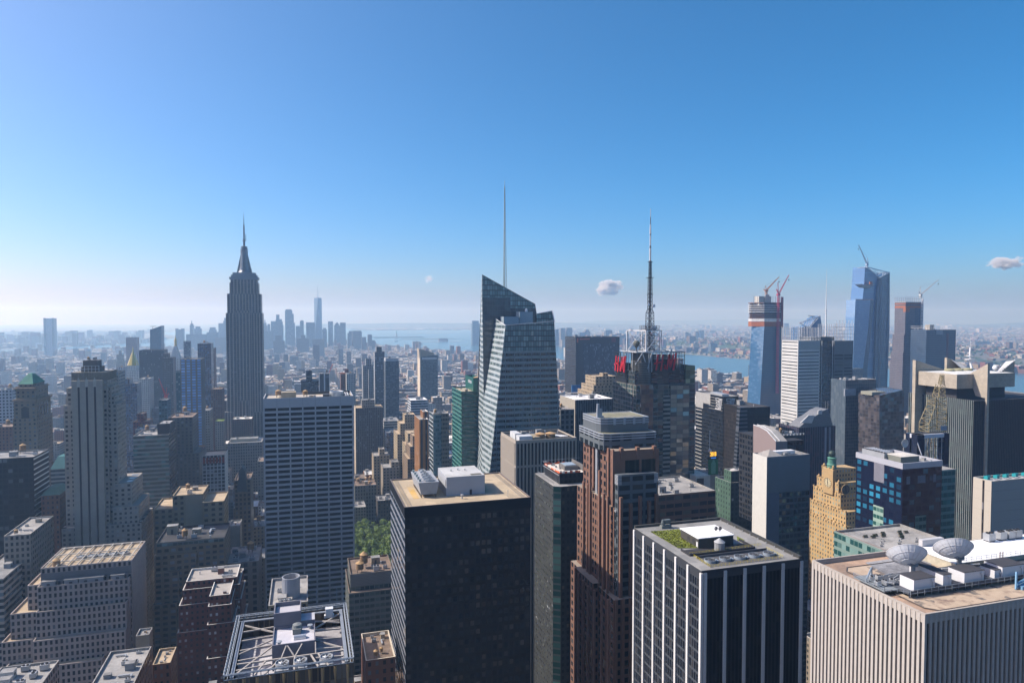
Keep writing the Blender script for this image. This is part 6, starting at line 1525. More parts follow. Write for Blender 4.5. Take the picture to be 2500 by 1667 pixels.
    # dishes
    for (px, py, bx, by, rr) in ((2216,1362,2229,1412,5.0),(2330,1346,2342,1395,5.0)):
        base = onZ(bx, by, zp); cz = onY(px, py, base[1])
        c = Vector((cz[0], base[1], cz[2])); ax = Vector((.36,.62,.70)).normalized()
        u = ax.orthogonal().normalized(); v = ax.cross(u); D = MB(); rad = 4.7; rings = 8; seg = 32; depth = 1.9
        def pt(r, a, o=0): return c+u*r*math.cos(a)+v*r*math.sin(a)+ax*((r/rad)**2*depth*1.4-depth*.7-o)
        for i in range(rings):
            for j in range(seg):
                r0, r1 = rad*i/rings, rad*(i+1)/rings; a0, a1 = 2*math.pi*j/seg, 2*math.pi*(j+1)/seg
                D.face([pt(r0,a0),pt(r1,a0),pt(r1,a1),pt(r0,a1)][0 if i else 1:], None, 0, True)
                D.face([pt(r0,a1,.12),pt(r1,a1,.12),pt(r1,a0,.12),pt(r0,a0,.12)][0 if i else 0:3 if not i else 4], None, 0, True)
        for j in range(seg): a0, a1 = 2*math.pi*j/seg, 2*math.pi*(j+1)/seg; D.tube(pt(rad,a0), pt(rad,a1), .13, n=4, mi=1)
        for j in range(16):
            a0 = 2*math.pi*j/16
            for i in range(3, rings): D.tube(pt(rad*i/rings,a0,.16), pt(rad*(i+1)/rings,a0,.16), .04, n=3, mi=1)
        for i in (3,6):
            for j in range(seg): D.tube(pt(rad*i/rings,2*math.pi*j/seg,.16), pt(rad*i/rings,2*math.pi*(j+1)/seg,.16), .045, n=3, mi=1)
        do = D.build('dish_antenna', [plain((.80,.82,.86), .45, 0, .04, name='dish_aluminium'), plain((.70,.71,.73), .5, .1, name='dish_rim')], T)
        S = MB(); top = c-ax*1.4; S.tube((base[0],base[1],zp-.3), (base[0],base[1],top.z-.6), .62, .5, 10); S.tube((base[0],base[1],top.z-.7), top, .7, .5, 8); S.box(base[0]-.9, base[0]+.9, base[1]-.7, base[1]+.7, top.z-1.3, top.z-.2)
        s_ = S.build('dish_pedestal', plain((.20,.24,.28), .6, .2, name='pedestal_steel'), T)
        H = MB(); tip = c+ax*2.6
        for j in range(3): H.tube(pt(rad*.8,2*math.pi*j/3), tip, .05, n=4)
        H.lathe(tip.x, tip.y, [(.3,tip.z-.3),(.3,tip.z+.3),(0,tip.z+.3)], 8); H.build('feed_horn', STEEL, T)
    # pale grey platform, rails and pipe
    bl = plain((.34,.40,.46), .5, .2, name='blue_grey_steel'); k = MB(); g0, g1 = onZ(2186,1428,zp), onZ(2232,1412,zp)
    k.box(q0[0]-4.5, q0[0]-.05, py0+3, py0+13, zr+1.0, zr+1.3); k.build('side_platform', plain((.26,.29,.31), .7, .1, name='grating'), T)
    k = MB()
    def rl(a, b, n, h=1.1, z0=None):
        A, B = Vector(a), Vector(b)
        for dz in (h*.5, h): k.tube(A+Vector((0,0,dz)), B+Vector((0,0,dz)), .05, n=4)
        for i in range(n+1): q = A.lerp(B, i/n); k.tube(q, q+Vector((0,0,h)), .045, n=4)
    rl((q0[0]-4.5,py0+3,zr+1.3), (q0[0]-4.5,py0+13,zr+1.3), 6); rl((q0[0]-4.5,py0+3,zr+1.3), (q0[0],py0-.4,zr+1.3), 4); rl((q0[0],py0-.5,zr+.6), (x1-6,py0-.5,zr+.6), 30, 1.7); rl((wx0+.3,wy0-.1,zr+hb+.1), (x1-6,wy0-.1,zr+hb+.1), 22, 1.2)
    k.build('safety_rail', bl, T)
    k = MB(); e0, e1 = R(2127,1405), R(2172,1424); zz = zr+2.2
    k.tube(e0, (e0[0],e0[1],zz), .3, n=8); k.tube((e0[0],e0[1],zz), (q0[0]-4.2,py0+9,zz-.2), .24, n=8); k.tube((q0[0]-4.2,py0+9,zz-.2), (q0[0]-4.2,py0+9,zr+1), .24, n=8); k.box(e0[0]-.6, e0[0]+.6, e0[1]-.6, e0[1]+.6, zr+.14, zr+.4); k.build('cable_conduit', bl, T)
    k = MB(); rr = random.Random(5)
    for i in range(9):
        a = (q0[0]-3.5+rr.random()*7, py0+5+rr.random()*5, zp+rr.uniform(.2,1.4)); k.tube(a, (a[0]+rr.uniform(1,4),a[1]+rr.uniform(-1.5,1.5),a[2]), .12, n=5)
    for i in range(6): a = (q0[0]+6+i*4.5, py0+8+rr.random(), zp+1.2); k.tube(a, (a[0]+4,a[1]-.6,a[2]), .2, n=6)
    k.build('waveguide_pipe', plain((.60,.61,.62), .5, .2, name='pale_pipe'), T)
    for i in range(5): put(M_UNIT, 'air_unit', T, (q0[0]-3.6+i*1.1, py0+6+(i % 2)*3, zr+1.3), i, (.4,.5,.6))
    k = MB(); a = R(2480,1440); k.tube((a[0],a[1],zr+.2), (a[0]+1.4,a[1]+1,zr+4.2), .28, n=6); k.tube((a[0]+.4,a[1]+.2,zr+1.4), (a[0]+7,a[1]+1.5,zr+2.2), .3, n=6); k.tube((a[0]+.2,a[1]+.1,zr+.6), (a[0]+7,a[1]+1.5,zr+1.2), .3, n=6); k.box(a[0]+1.2, a[0]+5, a[1]-.8, a[1]+.8, zr+.14, zr+1); k.build('davit_arm', plain((.16,.34,.52), .5, .1, name='blue_paint'), T)
    for px, py in ((2372,1328),(2392,1322),(2408,1318),(2425,1316)):
        put(M_UNIT, 'air_unit', T, (R(px,py)[0], w1y-1.5, zr+hb+.1), 0, (.8,.9,1.1))
    k = MB(); q = R(2370,1322); k.box(wx0+3, wx0+11, w1y+.3, w1y+1.6, zr, zr+4.6); k.build('louvred_screen', plain((.55,.55,.56), .7, name='pale_louvre'), T)
    for px in (2441, 2448): b = MB(); q = onZ(px, 1372, zr+hb); b.tube((q[0],q[1],zr+hb), (q[0],q[1],zr+hb+3.0), .12, n=6); b.build('rusty_flue', plain((.15,.06,.04), .9, name='rust'), T)
    LANDMARKS.append(('the pier clad office', 2200, 1480, 160))
pier_block()

# ---------------------------------------------------------------- right side, towards the river
tower('flat_brown_office', 'brown and white banded low office with a cluttered pale roof beside the brown finned tower', [(1605,1747,1209,400,46)],
      fac((.20,.12,.095), (.02,.024,.03), wx=.88, wz=.5, p2=.4, gl2=(.16,.15,.12)), 6.5, 5.2, LIGHT, 16, 130, tanks=0, big=.8, mark='the brown banded office')
def ball_tower():
    Y = 556
    T = thing('sign_tower', 'small tower topped by a green billboard, yellow 2018 numerals and a crystal ball', 'building', (onY(1735,1180,Y)[0], Y+10, 0))
    x0, x1, z = front(1722, 1756, 1158, Y); W = MB(); W.box(x0, x1, Y, Y+24, 0, z, 3, 4, tmi=1); W.build('wall', [plain((.36,.34,.28), .8, name='pale_wall'), GREY], T); keep(x0, x1, Y, Y+24, 0, z)
    q0, q1, qz = front(1699, 1734, 1160, Y-26); k = MB(); k.box(q0, q1, Y-26, Y-3, 0, qz-1, mi=0); k.build('white_hoarding', plain((.62,.60,.52), .7, name='cream_panel'), T); keep(q0, q1, Y-26, Y-3, 0, qz)
    k = MB(); k.box(q0+1, q0+8, Y-26.2, Y-26.02, qz-20, qz-3); k.build('dark_panel', plain((.06,.055,.055), .6, name='dark_poster'), T)
    a, b = onY(1729.5, 1121, Y-.6), onY(1752, 1157, Y-.6); s = MB(); s.box(a[0], b[0], Y-1.2, Y-.05, b[2], a[2]); s.build('billboard', plain((.005,.20,.075), .5, 0, .05, name='green_poster'), T)
    m = (a[0]+b[0])/2; w = (b[0]-a[0]); s = MB(); p = [(m-w*.24,b[2]+.8),(m+w*.24,b[2]+.8),(m+w*.26,b[2]+(a[2]-b[2])*.72),(m+w*.12,b[2]+(a[2]-b[2])*.86),(m+w*.09,a[2]-.6),(m-w*.09,a[2]-.6),(m-w*.12,b[2]+(a[2]-b[2])*.86),(m-w*.26,b[2]+(a[2]-b[2])*.72)]
    s.face([(x,Y-1.3,zz) for x, zz in p]); s.build('poster_shape', plain((.10,.40,.25), .5, 0, .1, .6, 'pale_green_print'), T)
    s = MB(); s.box(a[0]-.2, b[0]+.1, Y-1.3, Y+1, a[2], a[2]+2.6); s.build('black_header', plain((.012,.015,.02), .6, name='black_panel'), T)
    s = MB(); 
    for i in range(5): s.box(m-2.6+i*1.1, m-1.9+i*1.1, Y-1.45, Y-1.31, a[2]+.7, a[2]+1.8)
    s.build('blue_lettering', glow((.05,.25,.8), .6), T)
    M = Matrix.Translation((a[0]-.3+w*.18, Y-1.1, a[2]+3.0)) @ Matrix.Rotation(math.pi/2, 4, 'X') @ Matrix.Diagonal((w*.036, .62, 1, 1))
    words('2018', 9, .2, glow((.95,.50,.04), 1.0), 'numeral', T, M, .28)
    pz = onY(1733, 1053, Y+6); bz = onY(1733, 1100, Y+6); s = MB(); s.tube((pz[0],Y+6,z-1), (pz[0],Y+6,pz[2]), .28, .2, 8); s.box(pz[0]-.7, pz[0]+.7, Y+5.6, Y+6.4, pz[2], pz[2]+.8); s.build('pole', WSTEEL, T)
    s = MB(); r = 1.85
    s.lathe(bz[0], Y+6, [(r*math.sin(math.pi*i/12), bz[2]-r*math.cos(math.pi*i/12)) for i in range(13)], 20); bm, t, p = new_mat('crystal_panels')
    pos = nd(t, 'ShaderNodeNewGeometry').outputs['Position']; vo = nd(t, 'ShaderNodeTexVoronoi'); vo.inputs['Scale'].default_value = 1.3; t.links.new(pos, vo.inputs['Vector'])
    hsv = nd(t, 'ShaderNodeHueSaturation'); hsv.inputs['Saturation'].default_value = .8; hsv.inputs['Value'].default_value = 1.1; t.links.new(vo.outputs['Color'], hsv.inputs['Color']); t.links.new(mixc(t, .5, hsv.outputs[0], (.55,.52,.35)), p.inputs['Base Color']); p.inputs['Roughness'].default_value = .2
    s.build('crystal_ball', bm, T)
    k = MB()
    for i in range(6): xx = x0-2+i*(x1-x0)/4; k.tube((xx,Y-1,z), (xx+1.5,Y-1,z+6), .12, n=4); k.tube((xx,Y-1,z+3), (xx+4,Y-1,z+3), .1, n=4)
    k.build('sign_frame', STEEL, T); clutter(T, x0+1, x1-1, Y+9, Y+23, z, 5, 131, 'grey', 0, .7)
    LANDMARKS.append(('the 2018 ball sign', 1740, 1130, 620))
ball_tower()

def logo_tower():
    Y = 610
    x0, x1, z = front(1766, 1803, 968, Y); y1 = onX(1699, 962, x0)[1]
    T = thing('outlined_letter_tower', 'black tower with white outlined emblems at the top of two faces, behind the 2018 sign', 'building', ((x0+x1)/2, Y+40, 0)); keep(x0, x1, Y, y1, 0, z)
    W = MB(); W.shell(x0, x1, Y, y1, 0, z, 2.8, 3.9, 1, .5, side=(0,0,0,2), pmi=1)
    W.build('wall', [fac((.03,.03,.03), (.04,.038,.032), wx=.92, wz=.8, p2=.7, gl2=(.16,.14,.11), ior=1.9, rough=.06, jit=.14), GREY, fac((.016,.019,.024), (.010,.013,.018), wx=.9, wz=.6, p2=.2, gl2=(.03,.035,.04))], T)
    r = MB(); r.box(x0+.5, x1-.5, Y+.5, y1-.5, z-1.3, z-1); r.build('roof', GREY, T); d = y1-Y
    s = MB(); s.box(x0-.15, x0-.02, y1-d*.28, y1, z-17, z); s.box(x0-.22, x0-.16, y1-d*.55, y1-d*.28, z-11, z)
    for i in range(int((z-60)/4)): zz = z-20-i*4; s.box(x0-.3, x0-.03, y1-d*.24, y1-.3, zz, zz+.9)
    for i in range(5): zz = z-3-i*3; s.box(x0-.3, x0-.03, Y+1, Y+d*.5, zz, zz+.35)
    s.build('pale_fin_panel', plain((.40,.40,.39), .7, name='pale_panel'), T)
    E = [[(0,0),(.42,0),(.42,.18),(.14,.18),(.14,.30),(.40,.30),(.40,.46),(.14,.46),(.14,.60),(.44,.60),(.44,.78),(0.1,.78),(.1,1),(.5,1),(.5,.06),(.58,.06),(.62,.98),(.78,.98),(.66,0),(.42,-.02)],
         [(.56,.22),(.64,.86),(.9,.98),(.72,-.04),(.0,-.06)]]
    def em(fn, hgt, wid, nm):
        k = MB()
        for ln in E:
            for a, b in zip(ln, ln[1:]): k.tube(fn(a[0]*wid,a[1]*hgt), fn(b[0]*wid,b[1]*hgt), .34, n=4)
        k.build(nm, WSTEEL, T)
    fx0 = onY(1771, 998, Y)[0]; fz = onY(1771, 998, Y)[2]; em(lambda u, v: (fx0+u, Y-.4, fz+v), 10.5, onY(1795, 990, Y)[0]-fx0, 'emblem')
    pa, pb = onX(1746, 996, x0-.5), onX(1763, 996, x0-.5); em(lambda u, v: (x0-.5, pa[1]+(pb[1]-pa[1])*u, pa[2]+v), 11, 1.1, 'emblem')
    b = MB(); b.box(x1-6, x1-.5, Y-.9, Y-.02, 0, z-9, 2, 4); b.build('dark_corner_strip', plain((.015,.018,.022), .4, name='black_glass'), T)
    b = MB(); b.box(x0+4, x1-6, Y+8, Y+30, z-1, z+1.4); b.build('plant_house', GALV, T)
    LANDMARKS.append(('the outlined emblem tower', 1770, 970, 690))
logo_tower()
T, rc = tower('dark_brown_tower', 'dark brown glass tower with a striped slanted left strip beside the outlined emblem tower', [(1818,1880,995,575,40)],
      fac((.035,.030,.026), (.022,.020,.020), wx=.9, wz=.8, p2=.25, gl2=(.05,.045,.04)), 3, 3.9, BLACK, 3, 133, tanks=0, mark='the dark brown tower')
x0, x1, y0, y1, z = rc[0]
B = MB(); pxprism(B, [(1807,994),(1824,994),(1829,1210),(1793,1210)], 570, 4.8, 6, 3.9); B.build('striped_strip', fac((.10,.115,.14), (.014,.018,.025), wx=1.01, wz=.52, p2=.1), T)
B = MB(); B.box(x0+6, x1-1, y0-.2, y0-.02, z-7, z-2.4); B.build('black_louvre', plain((.008,.008,.01), .8, name='louvre'), T)
B = MB()
for i in range(7): B.lathe(x0+3, y0+3, [(7.8,110-i*6.5),(8.1,110.4-i*6.5),(8.1,111.6-i*6.5),(7.8,112-i*6.5)], 20)
B.build('curved_ledge', plain((.25,.21,.19), .7, name='pale_ledge'), T)
T, rc = tower('dark_green_block', 'dark green block with sunlit green side and a raised top, below the 2018 sign', [(1785,1838,1150,455,9.5),(1784,1842,1178,452,21)],
      fac((.030,.042,.045), (.02,.025,.028), wx=.5, wz=.5, p2=.1), 3.4, 3.8, DSTEEL, 0, 134, tanks=0, left=fac((.085,.155,.115), (.03,.04,.04), wx=.36, wz=.52, p2=.1), pmat=plain((.5,.5,.48), .8, name='pale_coping'), mark='the dark green block')  # left wall is a lighter green copy, sunlight put into its colour
x0, x1, y0, y1, z = rc[0]
B = MB(); 
for fx in (.3, .7): B.lathe(x0+(x1-x0)*fx, y0+4.8, [(3.2,z-1.2),(3.2,z-.4),(0,z+1.0)], 16)
B.build('round_tank', plain((.55,.53,.5), .8, name='pale_tank'), T)

def white_side_tower():
    Y = 330; x0, x1, z = front(1872.5, 1977, 1115.6, Y); y1 = onX(1838, 1106, x0)[1]
    T, rc = tower('white_sided_tower', 'glass tower with a blank sunlit white brick side wall and grey top band', [(x0,x1,z,Y,y1,'w')], fac((.05,.075,.10), (.014,.028,.042), wx=.86, wz=.62, p2=.55, gl2=(.055,.075,.09), ior=1.8, jit=.16, rough=.07), 2.6, 3.5, GREY, 8, 135,
         left=plain((.62,.61,.57), .85, 0, .05, .4, 'white_brick'), bulk='grey', tanks=0, mark='the white sided tower', par=1.6)
    B = MB(); B.box(x0-.02, x1+.02, Y-.15, Y-.01, z-21, z+.02); B.build('grey_top_band', plain((.15,.18,.21), .6, 0, .05, name='grey_panel'), T)
    B = MB(); B.box(x0-.01, x0+8.6, Y-.3, Y-.16, 0, z-21.02); B.build('blue_grey_strip', plain((.12,.15,.21), .6, 0, .05, name='blue_grey_panel'), T)
    B = MB(); xm, ym = x0+8, Y+8; B.face([(xm-6,ym-6,z-1),(xm+6,ym-6,z-1),(xm,ym,z+2.6)]); B.face([(xm+6,ym-6,z-1),(xm+6,ym+6,z-1),(xm,ym,z+2.6)]); B.face([(xm+6,ym+6,z-1),(xm-6,ym+6,z-1),(xm,ym,z+2.6)]); B.face([(xm-6,ym+6,z-1),(xm-6,ym-6,z-1),(xm,ym,z+2.6)]); B.build('hipped_skylight', plain((.34,.32,.30), .8, name='skylight_sheet'), T)
    B = MB(); B.box(x0+6, x1-4, Y+(y1-Y)*.6, y1-1.5, z-1.2, z+1.0); B.build('plant_house', WSTEEL, T)
white_side_tower()

def slope_top_tower():
    Y = 376
    T = thing('sloped_top_tower', 'building with a pinkish wall under a curved sloping roof, behind the white sided tower', 'building', (onY(1880,1100,Y)[0], Y+20, 0))
    W = MB(); pxprism(W, [(1894,1078),(1962,1074),(1962,1300),(1894,1300)], Y, 40, 3, 3.8); W.build('wall', f_dark, T)
    a, b, z = front(1894, 1962, 1078, Y); keep(a-1, b, Y, Y+50, 0, z)
    sd = MB(); X = a-.4
    pts = [onX(1839,1038,X), onX(1855,1043,X), onX(1872,1053,X), onX(1894,1078,X), onX(1894,1300,X), onX(1839,1300,X)]
    A = pts; B = [(p[0]+9,p[1],p[2]) for p in pts]
    sd.face(A); sd.face(B[::-1]); 
    for i in range(6): j = (i+1) % 6; sd.face([A[j],A[i],B[i],B[j]], None, 1 if i < 3 else 0)
    sd.build('sloped_wall', [fac((.30,.235,.225), (.24,.19,.185), wx=.97, wz=.97, p2=.1, gl2=(.28,.22,.21), rough=.7, jit=0), plain((.42,.40,.37), .7, name='pale_sheet')], T)
    sc = MB()
    for o in (.2, 3.2):
        for i in range(3): sc.tube((A[i][0]+o,A[i][1],A[i][2]+.4), (A[i+1][0]+o,A[i+1][1],A[i+1][2]+.4), .28, n=4)
    sc.build('slope_rail', WSTEEL, T)
    k = MB(); q0, q1, qz = front(1906, 1962, 1064, Y+10); k.box(q0, q1, Y+10, Y+30, z-1, qz); k.build('dark_upper_block', plain((.05,.055,.06), .7, name='dark_plant'), T)
    k = MB(); zq = qz
    for i in range(8): xx = q0+(q1-q0)*i/7; k.box(xx-.2, xx+.2, Y+9.7, Y+10-.01, zq, zq+1.2)
    k.box(q0, q1, Y+9.6, Y+9.69, zq+1, zq+1.2); k.build('parapet_rail', WSTEEL, T)
    clutter(T, q0, q1, Y+11, Y+29, zq, 8, 137, 'grey', 1, .8)
    LANDMARKS.append(('the sloping roof wall', 1865, 1060, 540))
slope_top_tower()
T, rc = tower('cluttered_block', 'low block with a white framed rooftop box, right of the dark brown tower', [(1878,1924,1052,600,30)], f_grey, 3, 3.8, LIGHT, 10, 138, tanks=1, big=.8)
def sculpt_tower():
    Y = 560
    T, rc = tower('ridged_roof_tower', 'dark purplish tower with an angular grey roof ridge and white blank panels', [(1950,2040,1044,560,30)], fac((.10,.09,.13), (.02,.025,.04), wx=.6, wz=1.01, span=(.04,.035,.05), p2=.3, gl2=(.09,.05,.07)), 2.8, 3.7, GREY, 6, 139, tanks=0, mark='the ridged roof tower')
    x0, x1, y0, y1, z = rc[0]
    G = MB(); pxprism(G, [(1952,1043),(1966,1030),(1990,1016),(2004,1005),(2020,998),(2026,1010),(2034,1042)], 562, 16, 2, 3); G.build('roof_ridge', plain((.20,.21,.23), .6, .2, .2, .8, 'grey_roof_metal'), T)
    W = MB(); pxprism(W, [(1955,1032),(1974,1014),(1990,1013),(1982,1033)], 561, .9); W.build('white_panel', plain((.62,.62,.62), .6, name='white_panel'), T)
    W = MB(); pxprism(W, [(1998,1002),(2007,1000),(2007,1011),(1997,1012)], 561, .9); W.build('white_panel', plain((.6,.6,.6), .6, name='white_panel'), T)
    W = MB()
    for px in (2015, 2021): a = onY(px, 998, 570); W.tube((a[0],570,a[2]-2), (a[0],570,a[2]+8), .14, n=4)
    W.build('whip_antenna', STEEL, T)
    W = MB(); a, b = onY(2015, 1060, 559)[0], onY(2019, 1060, 559)[0]; W.box(a, b, 559.5, 559.98, 0, z-1); a, b = onY(2026, 1060, 559)[0], onY(2029, 1060, 559)[0]; W.box(a, b, 559.5, 559.98, 0, z-1); W.build('pale_fin', plain((.30,.33,.40), .6, name='pale_fin'), T)
    W = MB()
    for i in range(20):
        a = x0+1+(x1-x0-2)*i/19; W.tube((a,y0+2,z), (a+1.5,y0+3,z+1.5+(i % 3)), .12, n=4)
    W.build('roof_scaffold', STEEL, T)
sculpt_tower()
def eleven():
    Y = 640; x0, x1, z = front(2065, 2140, 928, Y); y1 = onX(2029, 924, x0)[1]
    T, rc = tower('tall_glass_office', 'tall grey blue glass office with vertical strips in front of the faceted blue tower', [(x0,x1,z,Y,y1,'w')], fac((.055,.068,.085), (.03,.045,.065), wx=.85, wz=.85, p2=.3, gl2=(.07,.09,.11), ior=1.9), 2.6, 3.9, GREY, 10, 140, tanks=0,
          left=fac((.10,.115,.13), (.06,.085,.11), wx=.9, wz=1.01, span=(.1,.12,.14), p2=.4, gl2=(.10,.13,.15), ior=2.0), mark='the tall grey blue glass office', big=.7)
    B = MB(); a, b, q = front(2063, 2090, 950, Y-2); B.box(a, b, Y-2, Y-.02, onY(2063, 966, Y)[2], q); B.build('pale_sign_box', plain((.30,.32,.36), .6, name='pale_box'), T)
    B = MB()
    for i in range(12): xx = x0+1+(x1-x0-2)*i/11; B.tube((xx,Y+.5,z), (xx,Y+.5,z+2.5), .12, n=4)
    B.tube((x0,Y+.5,z+2.4), (x1,Y+.5,z+2.4), .14, n=4); B.build('roof_rail', STEEL, T)
eleven()
def crystalline():
    Y = 600
    T = thing('angled_dark_tower', 'dark glass tower with a slanting roof edge and a lower dark left facet', 'building', (onY(2175,1050,Y)[0], Y+15, 0))
    W = MB(); pxprism(W, [(2147,966),(2150,965),(2207,951),(2207,1110),(2147,1400)], Y, 30, 4, 4); W.build('wall', fac((.035,.032,.036), (.035,.032,.036), wx=.93, wz=.85, p2=.7, gl2=(.10,.085,.085), ior=1.8, jit=.14), T)
    a, b, z = front(2147, 2207, 966, Y); keep(a-12, b, Y, Y+40, 0, z)
    L = MB(); A = [onY(2113,962,Y+26), onY(2148,967,Y-.1), onY(2147,1400,Y-.1), onY(2113,1400,Y+26)]; L.face([A[3],A[2],A[1],A[0]], [(0,40),(4,40),(4,0),(0,0)]); L.face([A[0],A[1],(A[1][0]+10,A[1][1]+30,A[1][2]),(A[0][0]+20,A[0][1]+14,A[0][2])]); L.build('left_facet', fac((.06,.065,.07), (.025,.035,.05), wx=.92, wz=.7, p2=.45, gl2=(.09,.10,.11), jit=.1), T)
    Rr = MB(); p = onY(2150, 960, Y+8); Rr.box(p[0]-12, p[0]+10, Y+8, Y+24, p[2]-2, p[2]+1.5); Rr.build('roof_plant', plain((.30,.30,.24), .8, name='pale_plant'), T)
    Rr = MB()
    for i in range(9): q = Vector(onY(2140,950,Y+12)).lerp(Vector(onY(2186,950,Y+12)), i/8); h = 2.6*math.sin(math.pi*i/8); Rr.tube((q.x,q.y,q.z-4), (q.x,q.y,q.z+h), .16, n=4); q2 = Vector(onY(2140,950,Y+12)).lerp(Vector(onY(2186,950,Y+12)), min(1,(i+1)/8)); Rr.tube((q.x,q.y,q.z+h), (q2.x,q2.y,q2.z+2.6*math.sin(math.pi*min(1,(i+1)/8))), .16, n=4)
    Rr.build('arched_truss', DSTEEL, T)
    LANDMARKS.append(('the angled dark glass tower', 2170, 970, 760))
crystalline()

def louvred_tower():
    Y = 738
    T = thing('screen_topped_tower', 'white louvred tower with see through rod screens and a thin white spire', 'building', (onY(2015,900,Y)[0], Y+25, 0))
    lv = fac((.62,.62,.60), (.03,.035,.04), wx=.93, wz=.30, p2=.3, rough=.3, jit=0); lg = fac((.15,.16,.17), (.02,.025,.03), wx=.85, wz=.32, p2=.3, jit=0)
    ax0, ax1, az = front(1949, 2002, 832, Y); bx0, bx1, bz = front(2037, 2083, 832, Y+4); gx1 = onY(2037, 850, Y)[0]
    W = MB(); W.box(ax0, ax1, Y, Y+32, 0, az, 30, 4.3); W.build('wall', lv, T); W = MB(); W.box(bx0, bx1, Y+4, Y+36, 0, bz, 18, 4.3); W.build('wall', lg, T)
    W = MB(); W.box(ax1+.05, bx0-.05, Y+7, Y+40, 0, az, 2.4, 4.3); W.build('glass_recess', fac((.03,.04,.055), (.012,.02,.032), wx=.85, wz=.85, p2=.2, gl2=(.03,.045,.06), ior=1.8), T)
    keep(ax0, bx1, Y, Y+40, 0, az)
    bl = MB(); bl.box(ax0-.1, ax1+.1, Y-.3, Y-.02, az-11.5, az+.05); bl.build('blank_band', plain((.40,.41,.41), .7, 0, .05, name='pale_louvre_band'), T)
    bl = MB(); bl.box(bx0-.1, bx1+.1, Y+3.7, Y+3.98, bz-18, bz+.05); bl.build('blank_band', plain((.17,.18,.19), .7, 0, .05, name='grey_louvre_band'), T)
    S = MB()
    def screen(x0, x1, y0, z0, tops, nx):
        for i in range(nx+1):
            f = i/nx; S.tube((x0+(x1-x0)*f,y0,z0), (x0+(x1-x0)*f,y0,z0+tops(f)), .34, n=4)
        for k in range(5):
            zz = z0+tops(0)*.9*k/4.5; S.tube((x0,y0,zz), (x1,y0,zz), .24, n=4)
    h1 = onY(1975, 797, Y)[2]-az
    screen(ax0, ax1, Y-.1, az, lambda f: h1*(1-.08*f), 14); screen(ax0, ax1, Y+32, az, lambda f: h1, 12)
    h2 = onY(2060, 787, Y+4)[2]-bz
    screen(bx0, bx1, Y+3.9, bz, lambda f: h2*(1.12 if int(f*12) % 2 else .95), 12); screen(bx0, bx1, Y+34, bz, lambda f: h2*.9, 10)
    for yy in (Y+8, Y+16, Y+24):
        for x in (ax0, ax1, bx0, bx1): S.tube((x,yy,az), (x,yy,az+h1*.9), .17, n=4)
    S.build('rod_screen', plain((.58,.60,.62), .5, .1, name='white_rods'), T)
    st = MB()
    for i in range(26): zz = az-8-i*4.3; st.box(ax1+.2, ax1+1.6, Y+1.5, Y+5, zz, zz+2.4)
    st.build('stair_cage', WSTEEL, T)
    x = MB()
    for xx in (ax1+.8, ax1+6.4, bx0-3): x.box(xx-.3, xx+.3, Y+3.4, Y+4, 0, az)
    x.build('steel_column', plain((.5,.52,.54), .5, .1, name='grey_column'), T)
    rp = MB(); rp.box(ax1-6, bx0+4, Y+9, Y+30, az-.5, az+4.5); rp.build('roof_plant', plain((.12,.13,.14), .8, name='dark_plant'), T)
    sp = MB(); p = onY(2016, 806, Y+20); q = onY(2016, 656, Y+20); zz = az
    sp.tube((p[0],Y+20,zz), (p[0],Y+20,p[2]+(q[2]-p[2])*.32), .95, .75, 8); sp.tube((p[0],Y+20,p[2]+(q[2]-p[2])*.32), (p[0],Y+20,q[2]), .6, .12, 8); sp.lathe(p[0], Y+20, [(1.4,p[2]+(q[2]-p[2])*.31),(1.4,p[2]+(q[2]-p[2])*.33)], 8)
    sp.build('spire', WSTEEL, T)
    LANDMARKS.append(('the white louvred tower', 1980, 850, 890))
louvred_tower()

def truss_top_tower():
    Y = 1430; T = thing('truss_top_tower', 'blue glass tower with a white triangular truss top behind the white louvred tower', 'building', (onY(1980,800,Y)[0], Y+20, 0))
    W = MB(); pxprism(W, [(1976,796),(1991,778),(2003,771),(2007,800),(2007,1000),(1952,1000),(1952,800)], Y, 30, 40, 5); W.build('wall', fac((.04,.09,.18), (.05,.13,.27), wx=1.01, wz=.8, p2=.3, gl2=(.08,.18,.33), ior=1.9, rough=.06), T)
    F_ = MB(); v = [Vector(onY(x, y, Y-2)) for x, y in ((1951,788),(2003,770.5),(1976,801))]
    for k in range(3): F_.tube(v[k], v[(k+1) % 3], 1.1, n=5)
    for i in range(1, 8):
        a = v[0].lerp(v[1], i/8); F_.tube(a, v[0].lerp(v[2], i/5) if i < 5 else v[1].lerp(v[2], (8-i)/4), .45, n=4); F_.tube(a, v[2].lerp(v[0], (8-i)/8), .4, n=4)
    F_.build('roof_truss', WSTEEL, T)
    F_ = MB(); a = onY(1984, 776, Y+4); F_.tube(a, (a[0],a[1],a[2]+4), .7, n=4); F_.tube((a[0]-14,a[1],a[2]+6), (a[0]+7,a[1],a[2]+3.4), .9, n=4); F_.build('roof_hoist', DSTEEL, T)
truss_top_tower()

